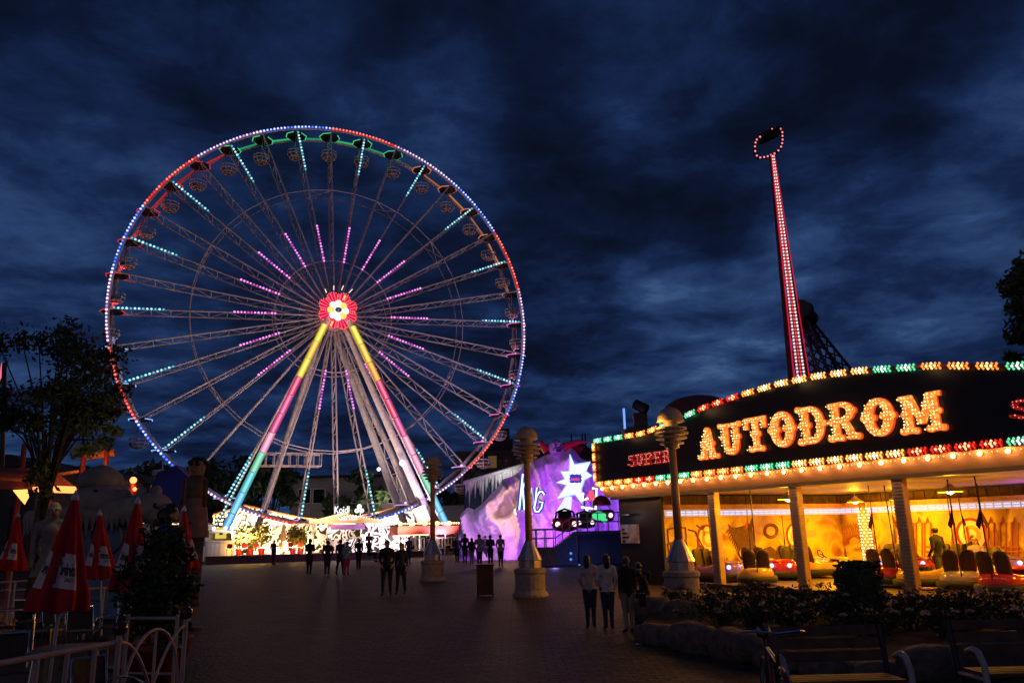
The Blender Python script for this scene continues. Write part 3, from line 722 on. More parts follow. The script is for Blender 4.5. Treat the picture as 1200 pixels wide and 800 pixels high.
for a in (90, 210, 330): q.cyl((tx + .24 * math.cos(R(a)), -.98 - a * 1e-5, tz + .24 * math.sin(R(a))), (tx + .24 * math.cos(R(a)), -.90, tz + .24 * math.sin(R(a))), .20, n=14)
q.box((tx + .1, -.95, tz - .42), (.07, .06, .4))
q.build('clover_emblem', wl_m, ks)
lamp(L2W(kxm, KY + .6, PZ + ht - .7), (1, .75, .6), 260, .15); lamp(L2W(kxm - 2.6, KY - 1.6, PZ + .6), (1, .66, .36), 280, .1, 'SPOT', target=L2W(kxm - 2.2, KY, PZ + 1.2), spot=155); lamp(L2W(kxm + 2.4, KY - 1.8, PZ + .7), (1, .75, .85), 300, .1, 'SPOT', target=L2W(kxm + 2.2, KY, PZ + 1.2), spot=155)
q = MB()
for u0, v0, u1, v1 in ((lx - .5, ht + .2, .2, kpk - PZ), (.2, kpk - PZ, rx_ + .4, ht + .2)):
    for i in range(16): q.ball((u0 + (u1 - u0) * i / 16, -.9, v0 + (v1 - v0) * i / 16 - .06), .06, 6, 4)
q.build('bulb_row', emit('roof_edge_bulb', (1, .66, .28), 3.0), ks)  # bulbs added to brighten the roof edge
# ---- pattern wing walls flanking the kiosk
for nm, pa, pb, lab in (('l', 318, 366, 'low white leaf patterned fence left of the entrance kiosk'), ('r', 444, 480, 'low white leaf patterned fence right of the entrance kiosk')):
    xa, xb = wpl(pa, 640, -1)[0], wpl(pb, 640, -1)[0]; za, zb = wpl(pa, 616, -1)[1], wpl(pb, 612, -1)[1]
    q = MB(); q.prism([(xa, PZ), (xb, PZ), (xb, zb), (xa, za)], lambda u, v, d: Vector((u, d, v)), 0, .12)
    w = q.build('patterned_fence', facade_material()); w.location = L2W(0, -1, 0); w.rotation_euler = (0, 0, PSI); tag(w, lab, 'fence')
    c = (1, .66, .34) if nm == 'l' else (1, .82, .92)
    for f in (.25, .75): lamp(L2W(xa + (xb - xa) * f, -2.4, PZ + .3), c, 380, .1, 'SPOT', target=L2W(xa + (xb - xa) * f, -1, PZ + 1), spot=155)
# ---- red roofed pavilion with bulbs on the right
VY = -4.0
vx0, vx1 = wpl(466, 625, VY)[0], wpl(543, 625, VY)[0]; vz0, vz1 = wpl(500, 626, VY)[1], wpl(500, 616, VY)[1]
pv = empty('queue_pavilion', tuple(L2W(vx0, VY, 0)), PSI, 'open queue pavilion with red flat roof, bulbs and white railing', 'pavilion')
W_ = vx1 - vx0
q = MB(); q.box((W_ / 2, 2, (vz0 + vz1) / 2), (W_, 4.2, vz1 - vz0)); q.build('roof', mat('red_fascia_paint', (.40, .07, .03), .45), pv)
for i in range(5):
    for y in (.15, 3.8):
        q = MB(); q.cyl((.3 + (W_ - .6) * i / 4, y, PZ - .3), (.3 + (W_ - .6) * i / 4, y, vz0), .07, n=8); q.build('post', M['white'], pv)
q = MB()
for i in range(26): q.ball((.2 + (W_ - .4) * i / 25, -.02, vz1 + .22), .085 if i % 5 else .19, 8, 5)
q.build('bulb_row', emit('warm_bulb', (1, .55, .18), 4.5), pv)
q = MB()
for i in range(30): q.ball((.1 + (W_ * .45) * i / 30, -.14, vz0 - .02), .05, 6, 4)
q.build('bulb_row', emit('warm_bulb_small', (1, .7, .35), 3), pv)
for a, b in ((0.3, W_ * .4), (W_ * .58, W_ - .3)):
    q = MB()
    for z in (PZ + .15, PZ + 1.05): q.cyl((a, 0, z), (b, 0, z), .05, n=6)
    for i in range(9): q.cyl((a + (b - a) * i / 8, 0, PZ + .15), (a + (b - a) * i / 8, 0, PZ + 1.05), .045, n=6)
    q.build('railing', M['white'], pv)
q = MB(); q.box((W_ - 1.4, 1.0, .95), (1.6, 1.2, 1.3)); q.build('ticket_counter', M['wood'], pv)
q = MB(); q.box((W_ + .45, 1.0, 1.0), (1.5, 1.0, 1.5)); q.build('side_counter', mat('violet_counter', (.10, .05, .32), .5), pv)
for f in (.2, .5, .8): lamp(L2W(vx0 + W_ * f, VY + 1.2, vz0 - .3), (1, .8, .7), 90, .1)
for f in (.2, .5, .8): lamp(L2W(vx0 + W_ * f, VY - .5, vz1 + .35), (1, .55, .2), 22, .1)
# ---- ticket booth on the left
BY = -6.5
bx0, bx1 = wpl(243, 655, BY)[0], wpl(272, 655, BY)[0]; bz = wpl(258, 622, BY)[1]
tb = empty('ticket_booth', tuple(L2W((bx0 + bx1) / 2, BY, 0)), PSI, 'white ticket booth with glowing yellow screen beside the left wheel leg', 'ticket booth')
bw = bx1 - bx0
q = MB(); q.lathe([(bw * .62, .0), (bw * .60, PZ + 1.05), (bw * .64, PZ + 1.08), (bw * .64, PZ + 1.16)], (0, 1.2, 0), 20); q.build('counter', M['white'], tb)
q = MB(); q.box((0, 2.2, (bz + PZ) / 2), (bw * 1.1, .15, bz - PZ)); q.box((bw * .5, 1.4, (bz + PZ) / 2), (.2, 1.6, bz - PZ)); q.build('wall', M['cream'], tb)
q = MB(); q.lathe([(bw * .62, bz - .12), (bw * .64, bz), (bw * .5, bz + .12)], (0, 1.2, 0), 20); q.build('roof', M['white'], tb)
q = MB(); q.box((0, .9, PZ + 1.75), (bw * .46, .1, .85)); q.build('screen', emit('yellow_screen', (.95, .72, .12), .8, True), tb)
q = MB(); q.box((0, .84, PZ + 1.75), (.26, .02, .3)); q.build('screen_emblem', M['dark'], tb)
for xx in (-.4, .2, .75):
    q = MB(); q.ball((xx * bw * .8, .1, bz + .22), .12, 8, 6); q.build('bulb', emit('white_bulb', (1, .9, .8), 5), tb)
lamp(L2W((bx0 + bx1) / 2, BY - .6, PZ + 2.4), (1, .72, .58), 60, .1); lamp(L2W(bx0 - 1.0, BY - 1.2, PZ + 1.9), (1, .75, .7), 40, .1)
# tall white cylinder turret left of the booth
tx_ = wpl(237, 650, -5)[0]
q = MB(); q.lathe([(.75, 0), (.75, 2.6), (.82, 2.65), (.82, 2.85), (.3, 3.0)], (0, 0, 0), 18); w = q.build('entrance_pillar', M['white'], smooth=False); w.location = L2W(tx_, -4.5, 0); tag(w, 'round white pillar with lamps at left end of the platform', 'pillar')
# ---- terrace: bushes, tables, chairs
rnd = random.Random(5)
for px, py, hh, sp in ((280, 651, 2.5, 1.2), (293, 652, 2.3, 1.0), (306, 651, 2.6, 1.1), (343, 651, 2.3, .8), (352, 652, 2.0, .7)):
    x_ = wpl(px, py, -5.2)[0]; P = L2W(x_, -5.2, PZ)
    lab = {280: 'bushy yellow lit potted tree nearest the ticket booth', 293: 'smallest lit potted tree of the left three on the terrace', 306: 'lit potted tree on the terrace nearest the closed parasol', 343: 'lit potted shrub between closed parasol and kiosk', 352: 'low lit potted shrub beside the entrance kiosk'}[px]
    tr = empty('potted_tree', tuple(P), 0, lab, 'potted tree', 'potted trees on the terrace')
    q = MB(); q.lathe([(.22, 0), (.32, .5), (.34, .5)], (0, 0, 0), 12); q.build('pot', M['red'], tr)
    q = MB(); q.cyl((0, 0, .4), (0, 0, hh * .6), .05, n=6); q.build('trunk', M['bark'], tr)
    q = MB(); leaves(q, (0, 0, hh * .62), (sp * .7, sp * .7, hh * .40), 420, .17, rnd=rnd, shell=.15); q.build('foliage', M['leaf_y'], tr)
    lamp(P + Vector((-.5 * nx * 3, -1.5, .5)), (1, .52, .12), 90, .08)
def simple_chair(name, mats, parent=None):
    c = empty(name)
    q = MB(); q.box((0, 0, .45), (.42, .42, .04)); q.build('seat', mats[0], c)
    q = MB(); q.box((0, .2, .72), (.40, .03, .34)); q.build('backrest', mats[0], c)
    for sx in (-1, 1):
        for sy in (-1, 1):
            q = MB(); q.cyl((sx * .19, sy * .19, 0), (sx * .19, sy * .19, .45 if sy < 0 else .88), .014, n=6); q.build('leg', mats[1], c)
    return c
rc = None; spots = [(268, 656), (286, 655), (300, 656), (318, 655), (330, 656), (341, 655), (350, 656)]
lab = ['red terrace chair in front of the ticket booth counter', 'red terrace chair before the leftmost lit tree', 'red terrace chair between the lit potted trees', 'red terrace chair beside the dark standing visitor', 'red terrace chair just left of the closed cream parasol', 'red terrace chair just right of the closed cream parasol', 'red terrace chair nearest the entrance kiosk']
for (px, py), l in zip(spots, lab):
    x_ = wpl(px, py, -6.9)[0]
    if rc is None: rc = simple_chair('terrace_chair', (M['red'], M['chrome'])); c = rc
    else: c = copy_tree(rc)
    c.location = L2W(x_, -6.9, PZ); c.rotation_euler = (0, 0, PSI + rnd.uniform(-.8, .8) + (3.1 if px % 2 else 0)); tag(c, l, 'chair', 'red chairs on the terrace')
x_ = wpl(331, 650, -5.5)[0]
pr = empty('closed_parasol', tuple(L2W(x_, -5.5, PZ)), 0, 'closed cream parasol on the lit terrace between the potted shrubs', 'parasol')
q = MB(); q.cyl((0, 0, 0), (0, 0, 2.6), .03, n=6); q.build('pole', M['white'], pr)
q = MB(); q.lathe([(.16, 1.0), (.24, 1.15), (.14, 2.0), (.03, 2.65)], (0, 0, 0), 10); q.build('canopy', mat('cream_cloth', (.6, .42, .28), .9), pr)
# ------------------------------------------------------------------ far background
def block(name, px0, px1, pyt, D, depth, material, label, cat, roof=None):
    a = at(px0, pyt, D); b = at(px1, pyt, D); zt = (a.z + b.z) / 2; z0 = gz(D)
    t = empty(name, ((a.x + b.x) / 2, D, z0), 0, label, cat)
    w = b.x - a.x; q = MB(); q.box((0, depth / 2, (zt - z0) / 2), (w, depth, zt - z0)); q.build('wall', material, t)
    return t, w, zt - z0
M['render_grey'] = mat('grey_render_wall', (.46, .43, .40), .8, c2=(.36, .34, .33), scale=.6)
M['dark_wall'] = mat('dark_brick_wall', (.10, .07, .06), .85, scale=.8)
M['roof_dark'] = mat('dark_roof', (.05, .045, .05), .8)
ab, w, h = block('apartment_house', 341, 482, 559, 112, 12, M['render_grey'], 'pale grey flat roofed house with dark windows behind the wheel', 'house')
q = MB(); q.box((0, 5.8, h + .15), (w + .8, 13, .35)); q.build('roof', M['roof_dark'], ab)
for px in (357, 374, 437, 462):
    c = at(px, 581, 112); fx = c.x - ab.location.x; fz = c.z - ab.location.z
    q = MB(); ww, hh = 1.65, 1.95
    for dx in (-ww / 2, ww / 2): q.box((fx + dx, -.05, fz), (.12, .16, hh + .12))
    for dz in (-hh / 2, hh / 2): q.box((fx, -.05, fz + dz), (ww, .14, .12))
    wf = q.build('window', M['white'], ab); q = MB(); q.box((fx, -.01, fz), (ww - .1, .06, hh - .1)); q.build('pane', M['glass'], wf)
lamp(at(455, 590, 104), (1, .85, .7), 700, .5)
db, w, h = block('dark_apartment_block', 533, 606, 528, 105, 14, M['dark_wall'], 'dark stepped apartment block behind the right side of the wheel', 'building')
q = MB(); q.box((1.5, 5, h + .8), (w * .5, 8, 1.6)); q.box((w * .30, 4, h + 2.0), (1.3, 1.3, 2.6)); q.build('roof', M['roof_dark'], db)
for i, (px, py, lit) in enumerate(((577, 541, 1), (552, 545, 0), (590, 545, 0), (562, 560, 0))):
    c = at(px, py, 105); q = MB(); q.box((c.x - db.location.x, -.04, c.z - db.location.z), (1.1, .1, 1.5))
    q.build('window', emit('lit_window', (1, .55, .2), .10) if lit else M['glass'], db)
hb_, w, h = block('long_dark_hall', 605, 700, 534, 92, 12, M['dark_wall'], 'long dark hall with low flat roof behind the ice mountain', 'building')
q = MB(); q.prism([(-w / 2, h), (w / 2, h), (w * .3, h + 1.6), (-w * .2, h + 1.2)], lambda u, v, d: Vector((u, d, v)), -.3, 12); q.build('roof', M['roof_dark'], hb_)
q = MB()
for x_ in (w * .22, w * .36, w * .40): q.cyl((x_, 4, h + .5), (x_, 4, h + 3.0), .09, n=6)
q.build('vent_pipe', M['dark'], hb_)
lowb, w, h = block('low_white_shed', 500, 545, 592, 96, 5, M['render_grey'], 'low pale shed behind the right front leg of the wheel', 'shed')
rnd = random.Random(3)
for i, (px, pyt, D, rw, pyb) in enumerate(((218, 540, 98, 4.2, 620), (252, 531, 104, 5.0, 620), (292, 538, 110, 4.5, 620), (322, 545, 106, 3.6, 620), (420, 552, 106, 3.2, 615), (185, 548, 92, 4.0, 620), (512, 548, 100, 2.6, 615), (160, 560, 88, 4.0, 625), (235, 560, 92, 3.2, 620), (275, 556, 94, 3.4, 620))):
    P = at(px, pyt, D); z0 = gz(D); hh = P.z - z0
    lab = ['broad dark tree left of the statue figure far behind', 'tallest dark tree far behind the left wheel leg', 'dark round tree far behind the orange rear leg', 'dark tree just left of the pale house', 'dark bush shaped tree in front of the pale house', 'dark tree far behind the blue slide', 'narrow dark tree right of the pale house', 'dark tree far behind the polar bear head', 'lower dark tree just right of the statue figure', 'lower dark tree behind the patterned wall'][i]
    tree('background_tree', (P.x, D, z0), hh, (rw, rw, hh * .45), lab, M['leaf'], 1500, .62, 'dark trees far behind the wheel', .3, seed=i + 20, clumps=15)

for px0, px1, pyt, D, dep, lab_ in ((-60, 46, 548, 58, 8, 'dark low stall building far behind the glowing eave at left'), (46, 128, 560, 64, 8, 'dark flat roofed stall behind the ice hut'), (128, 176, 568, 70, 6, 'small dark booth behind the beacon lamp')):
    sb_, w, h = block('dark_stall', px0, px1, pyt, D, dep, M['dark_wall'], lab_, 'stall')
    q = MB(); q.prism([(-w / 2 - .3, h), (w / 2 + .3, h), (w * .2, h + .9), (-w * .2, h + .9)], lambda u, v, d: Vector((u, d, v)), -.4, dep); q.build('roof', M['roof_dark'], sb_)
    q = MB(); q.box((0, -.06, h * .45), (w * .5, .1, h * .35)); q.build('shutter', M['dark'], sb_)

# ------------------------------------------------------------------ ice mountain ride
MD = 60.0; DM = 11.0
tops = [(538, 640), (540, 603), (548, 594), (556, 597), (566, 590), (574, 580), (584, 570), (590, 561), (598, 559), (606, 555), (612, 549), (618, 546), (626, 540), (634, 536), (640, 533), (650, 529), (660, 527), (668, 524), (672, 527), (680, 537), (690, 541), (700, 545), (712, 549), (722, 552)]
def interp(L, x):
    for (x0, y0), (x1, y1) in zip(L, L[1:]):
        if x0 <= x <= x1: return y0 + (y1 - y0) * (x - x0) / (x1 - x0)
    return L[-1][1] if x > L[-1][0] else L[0][1]
mt_root = empty('ice_mountain', tuple(Vector((onx(630, 650, MD), MD, gz(MD)))), 0, 'white plaster ice mountain of the ride glowing in violet light', 'ride facade')
NC, NR = 130, 80; rows = []
for j in range(NR + 1):
    v = j / NR; row = []
    for i in range(NC + 1):
        px = 539 + (722 - 539) * i / NC
        b = Vector((onx(px, 655, MD), MD, gz(MD) - .3)); t = at(px, interp(tops, px), MD)
        x = b.x + (t.x - b.x) * v; z = b.z + (t.z - b.z) * v
        wob = .9 * noise.noise(Vector((x * .35, z * .30, 4.4)))
        f1 = 1 - abs(noise.noise(Vector((x * .62 + wob + .18 * z, z * .16, 1.7)))) * 2.4
        f2 = 1 - abs(noise.noise(Vector((x * 1.5 + wob * 2 + .35 * z, z * .28, 5.2)))) * 2.2
        bulge = 1.6 * (1 - v) ** .8 + 1.25 * max(0, f1) + .62 * max(0, f2) + .34 * noise.noise(Vector((x * 1.7 + wob, z * 1.3, .3))) + .11 * noise.noise(Vector((x * 5, z * 5, .3)))
        pyc = interp(tops, px) + (655 - interp(tops, px)) * (1 - v)
        cv = (px - 596) + .5 * (pyc - 590) + 5 * noise.noise(Vector((px * .12, pyc * .12, 2))); cave = max(0, 1 - (cv / 11) ** 2) * max(0, 1 - ((pyc - 590 + 4 * noise.noise(Vector((px * .2, 3, 1)))) / 17) ** 2); bulge -= 2.4 * min(1, cave * 1.8)
        left = math.exp(-((px - 572) / 16) ** 2) * math.exp(-((pyc - 600) / 22) ** 2); bulge += .9 * left
        edge = min(1, (1 - v) * 9); 
        row.append(Vector((x, MD - bulge * (0.25 + .75 * edge), z)) - mt_root.location)
    rows.append(row)
back = [p + Vector((0, 4.0 + (p.y - rows[-1][i].y) * 0, -.3)) for i, p in enumerate(rows[-1])]
rows.append(back); rows.append([Vector((p.x, p.y, -.3)) for p in back])
q = MB(); q.grid(rows); q.build('rock_face', mat('pale_plaster_drapery', (.72, .70, .74), .65, var=.08, scale=.8, bump=.25), mt_root, smooth=True)
# icicle board on its left
q = MB(); pl = [(544, 566), (618, 545), (628, 541), (628, 640), (544, 640)]
q.prism(pl, lambda u, v, d: at(u, v, 52.2 + DM + d) - mt_root.location, 0, .3)
q.build('backing_board', mat('dark_blue_board', (.05, .07, .16), .6, scale=1), mt_root)
q = MB(); rnd = random.Random(8)
px = 546
while px < 612:
    yt = 566 - (px - 544) * (20.5 / 74) + .5; L = rnd.uniform(7, 34) * (1.2 if px < 565 or px > 580 else .75)
    a = at(px, yt, 52.0 + DM); b = at(px + rnd.uniform(-.3, .3), yt + L, 52.0 + DM); q.cyl(a - mt_root.location, b - mt_root.location, rnd.uniform(.07, .16), .012, 6); px += rnd.uniform(1.4, 3.0)
q.build('icicles', M['snow'], mt_root)
q = MB(); q.cyl(at(543, 565.5, 52 + DM) - mt_root.location, at(629, 540, 52 + DM) - mt_root.location, .14, n=8); q.build('top_ledge', M['snow'], mt_root)
# neon lettering  K I N G
kn = emit('white_blue_neon', (.72, .86, 1), 2.0); kb = mat('blue_letter_face', (.04, .09, .55), .4)
kb2 = emit('blue_letter_glow', (.05, .14, 1), .55)
LET = {'K': [[(0, 0), (0, 1)], [(0, .45), (.7, 1)], [(.2, .58), (.75, 0)]], 'I': [[(.3, 0), (.3, 1)]], 'N': [[(0, 0), (0, 1), (.7, 0), (.7, 1)]], 'G': [[(.75, .85), (.5, 1), (.2, 1), (0, .8), (0, .2), (.2, 0), (.55, 0), (.75, .2), (.75, .48), (.4, .48)]]}
for ch, bx, by, wd, hh, slx in (('K', 608.5, 597, 6, 42, .10), ('I', 615, 596, 4, 28, .10), ('N', 620, 593, 6.5, 22, .14), ('G', 625, 599, 8.5, 23, .22)):
    def f(u, v, D=45.6 + 9): return at(bx + u * wd / .75 + v * hh * slx, by - v * hh, D) - mt_root.location
    q = MB()
    for st in LET[ch]: q.path([f(u, v, 54.85) for u, v in st], .17, 8)
    lt = q.build('sign_letter', kb2, mt_root)
    q = MB()
    for st in LET[ch]: q.path([f(u, v) for u, v in st], .055, 6)
    q.build('neon_tube', kn, lt)
# star sign
SD = 54.0
star = [(668, 532), (673, 544), (692, 541), (686.5, 552), (694, 557), (685, 562), (681.5, 572), (682, 590), (674, 579), (653, 584), (664, 568), (652, 565), (662, 561), (657, 552), (667, 552)]
sg = empty('star_sign', tuple(at(673, 562, SD)), 0, 'glowing white jagged star sign with blue centre on the ice mountain', 'sign')
def star_mat():
    mt = emit('star_lightbox', (.75, .95, 1), 1.35, True); nt = mt.node_tree; e = nt.nodes['Emission'] if 'Emission' in nt.nodes else [n for n in nt.nodes if n.type == 'EMISSION'][0]
    tcn = nt.nodes.new('ShaderNodeTexCoord'); vo = nt.nodes.new('ShaderNodeTexVoronoi'); vo.inputs['Scale'].default_value = 5.5; nt.links.new(tcn.outputs['Object'], vo.inputs['Vector'])
    rp = nt.nodes.new('ShaderNodeValToRGB'); nt.links.new(vo.outputs['Distance'], rp.inputs[0]); rp.color_ramp.elements[0].color = (.45, .78, .85, 1); rp.color_ramp.elements[0].position = .05
    rp.color_ramp.elements[1].position = .30; rp.color_ramp.elements[1].color = (.80, .95, 1, 1); nt.links.new(rp.outputs[0], e.inputs[0]); return mt
fs_ = lambda u, v, d: at(u, v, SD + d) - sg.location
q = MB(); q.prism(star, fs_, 0, .3); q.build('star_panel', star_mat(), sg)
q = MB(); q.path([fs_(u, v, -.05) for u, v in star], .05, 5, closed=True); q.build('edge_tube', emit('blue_edge_tube', (.25, .45, 1), 1.6), sg)
jag = []
for i in range(22):
    a = 2 * math.pi * i / 22; r_ = 1 if i % 2 else .82; jag.append((674.5 + 8.6 * r_ * max(-.9, min(.9, 1.2 * math.cos(a))), 560.5 + 6.2 * r_ * max(-.9, min(.9, 1.2 * math.sin(a)))))
q = MB(); q.prism(jag, fs_, -.1, -.01); q.build('blue_centre', emit('deep_blue_panel', (.03, .05, .75), .8), sg)
q = MB()
for u in (669.5, 671.5, 673.5, 675.5, 677.5): q.path([fs_(u, 563, -.14), fs_(u + .5, 559.5, -.14), fs_(u + 1.3, 562.5, -.14)], .05, 4)
q.build('red_scribble', emit('red_tube', (1, .08, .2), .9), sg)
q = MB(); q.cyl(at(667, 581, SD + .4) - sg.location, at(660, 602, SD + .4) - sg.location, .2, .5, 8); q.build('white_ray', emit('star_ray', (.8, .85, 1), 1.1), sg)
# neon frame at the right
nf = empty('neon_frame', tuple(at(690, 590, 53)), 0, 'white neon tube frame with red lamps right of the star sign', 'neon light')
g_ = lambda u, v, d=0: at(u, v, 53 + d) - nf.location
q = MB()
for L in ([(694, 572), (699, 572), (698, 596), (681, 594)], [(683, 577), (683, 586), (690, 583)], [(688, 594), (687.5, 604)], [(676, 603), (699, 601)]): q.path([g_(*p) for p in L], .085, 6)
q.build('neon_tube', kn, nf)
q = MB(); q.ball(g_(692, 582, .1), .26, 10, 7); q.ball(g_(693, 577, .2), .16, 10, 7); q.build('red_lamp', emit('red_round_lamp', (1, .06, .12), 1.6), nf)
q = MB(); q.cyl(g_(697, 610, .5), g_(697, 575, .5), .06, n=6); q.cyl(g_(685, 610, .5), g_(685, 580, .5), .06, n=6); q.build('post', M['dark'], nf)
# ogre-like head sitting on the summit, with horns
hd = empty('ape_head', tuple(at(651, 524, 59.5)), 0, 'grey snarling ape head on top of the mountain with red horns', 'figure')
q = MB(); q.ball((0, 0, 0), .55, 14, 10, 0, (1.0, .9, 1.05)); q.ball((.15, -.42, -.25), .34, 12, 8, 0, (1.2, .8, .7)); q.ball((-.15, -.35, .18), .2, 10, 6); q.ball((.32, -.35, .18), .2, 10, 6)
q.build('head', mat('grey_fur_plaster', (.36, .34, .36), .9, bump=.8, scale=6), hd, smooth=True)
q = MB(); q.box((.2, -.68, -.3), (.36, .1, .22)); q.ball((-.02, -.5, .1), .09, 8, 5); q.ball((.36, -.5, .1), .09, 8, 5); q.build('mouth', M['black'], hd)
for pts in ([(641, 529), (637, 523), (633.5, 518), (634, 516)], [(660, 525), (668, 521), (678, 518), (690, 517)]):
    q = MB(); q.path([at(u, v, 59.6) - hd.location for u, v in pts], [.30, .26, .16, .03], 8); q.build('horn', M['red'], hd)
bn = empty('red_banner', tuple(at(660, 533, 60.4)), 0, 'dark red draped backdrop cloth behind the ape head', 'banner')
q = MB(); q.prism([(656, 541), (656, 524), (664, 520), (684, 524), (676, 537), (662, 545)], lambda u, v, d: at(u, v, 64.6 + d) - bn.location, 0, .1); q.build('cloth', M['redcloth'], bn)
# dark gorilla-shaped props and lights on the mountain
VL = (.30, .012, 1.0); VM = (.58, .02, 1.0)
for px, py, D, wts, c in ((642, 572, 52.6, 800, VM), (655, 612, 52.6, 560, VL), (694, 556, 53.4, 760, VL), (622, 610, 52.6, 260, VM), (570, 622, 53.5, 240, (.34, .08, 1)), (562, 588, 56.5, 50, (.6, .4, 1)), (598, 594, 57.2, 110, (1, .50, .08)), (588, 600, 55.0, 150, (1, .50, .16)), (620, 552, 61.0, 45, (.85, .9, 1)), (590, 556, 61.6, 60, (.9, .85, .8))):
    lamp(at(px, py, D), c, wts * 1.15, .15, 'SPOT' if D < 54 else 'POINT', target=at(px, py - 12, MD), spot=150)
# ---- raised station, stairs, railings, ride cars
stn = empty('ride_station', tuple(Vector((onx(680, 650, 47), 47, gz(47)))), 0, 'dark raised station deck with ramp and metal railings before the mountain', 'station')
S0 = stn.location
M['deck'] = mat('dark_blue_deck', (.05, .06, .12), .5)
dz = at(690, 622, 47).z - S0.z
def sx(px, D=47): return onx(px, 640, D) - S0.x
q = MB(); q.box(((sx(676) + sx(740)) / 2, 1.5, dz - .1), (sx(740) - sx(676), 3.6, .2)); q.box(((sx(676) + sx(740)) / 2, 1.9, dz / 2 - .1), (sx(740) - sx(676) - .3, 2.6, dz - .2)); q.build('deck', M['deck'], stn)
q = MB()
dl = at(640, 641, 47).z - S0.z
n = 9
for i in range(n):
    f = i / n; x0 = sx(652) + (sx(676) - sx(652)) * f; x1 = sx(652) + (sx(676) - sx(652)) * (i + 1) / n; z = dl + (dz - dl) * (i + 1) / n
    q.box(((x0 + x1) / 2, 1.2, z / 2), (x1 - x0, 2.4, z))
q.build('stairs', M['deck'], stn)
q = MB(); q.box(((sx(615) + sx(652)) / 2, 1.2, dl / 2), (sx(652) - sx(615), 2.6, dl)); q.build('lower_deck', M['wood'], stn)
def rail(pts, y, n):
    q = MB()
    for o in (.5, 1.0): q.path([(sx(px), y, z + o) for px, z in pts], .035, 6)
    for (pa, za), (pb, zb) in zip(pts, pts[1:]):
        for i in range(n + 1):
            f = i / n; x = sx(pa) + (sx(pb) - sx(pa)) * f; z = za + (zb - za) * f; q.cyl((x, y, z - .1), (x, y, z + 1.0), .03, n=6)
    q.build('railing', M['steel'], stn)
rail([(618, dl), (651, dl)], -.05, 3); rail([(651, dl), (677, dz)], -.05, 3); rail([(677, dz), (738, dz)], -.25, 5); rail([(618, dl), (651, dl)], 2.4, 3)
q = MB()
for px, py in ((669, 655), (679, 662), (669, 648)): q.ball(at(px, py, 46.7) - S0, .07, 8, 5)
q.build('blue_marker_lamp', emit('blue_marker', (.1, .25, 1), 1.2), stn)
lamp(at(690, 652, 45), (.15, .25, 1), 26, .1); lamp(at(650, 662, 44), (.3, .25, 1), 30, .2)
def ride_car(px, py, D, label, c, s=1.0):
    P = at(px, py, D); t = empty('ride_car', tuple(P), 0, label, 'ride car', 'round ride cars at the station')
    q = MB(); q.lathe([(.2 * s, .05), (.62 * s, .16 * s), (.74 * s, .45 * s), (.66 * s, .72 * s), (.60 * s, .74 * s), (.5 * s, .3 * s), (.1, .25 * s)], (0, 0, 0), 18); q.build('tub', c, t, smooth=True)
    if s > 1.04 and px > 700:
        q = MB(); q.lathe([(.55 * s, 1.0 * s), (.52 * s, 1.25 * s), (.3 * s, 1.5 * s), (.02, 1.58 * s)], (0, .1, 0), 16); q.build('hood', c, t, smooth=True)
    else:
        q = MB(); q.path([(-.5 * s, .2, .7 * s), (-.42 * s, .25, 1.05 * s), (0, .28, 1.2 * s), (.42 * s, .25, 1.05 * s), (.5 * s, .2, .7 * s)], .06, 8); q.build('roll_bar', c, t, smooth=True)
        q = MB(); q.box((0, .28, .85 * s), (.7 * s, .12, .5 * s)); q.build('seat_back', M['dark'], t)
    q = MB()
    for a in ((.6, 2.5, 4.2) if s > 1.04 and px > 700 else (.4, 2.7)): q.cyl((.58 * s * math.cos(a), .58 * s * math.sin(a), .7 * s), (.52 * s * math.cos(a), .52 * s * math.sin(a) + .1, 1.05 * s), .03, n=6)
    q.build('frame', M['chrome'], t)
    for sx_ in (-1, 1):
        q = MB(); q.ball((sx_ * .42 * s, -.62 * s, .42 * s), .13 * s, 10, 7); q.build('headlight', emit('car_headlight', (1, .7, .75), 1.8), t)  # glowing balls stand in for white highlights on the shell
    return t
gr = mat('glossy_red_shell', (.55, .015, .03), .15)
ride_car(663, 624, 48.6, 'red round ride car leftmost at the station with white headlights', gr, 1.15)
ride_car(686, 620, 49, 'dark round ride car in the middle of the station', mat('dark_shell', (.10, .03, .06), .15), .9)
ride_car(706, 613, 49.2, 'red round ride car above the dark office with green lamp', gr, 1.05)
q = MB(); q.ball(at(702, 604, 48), .34, 10, 7, 0, (1.2, .6, .8)); c = at(702, 604, 48); o = MB(); o.ball((0, 0, 0), .32, 10, 7, 0, (1.3, .6, .8)); o.octa((.3, 0, -.25), .2); go = o.build('green_lamp', emit('green_lamp', (.08, .9, .35), .9)); go.location = c; tag(go, 'glowing green lamp in front of the red ride car', 'lamp')

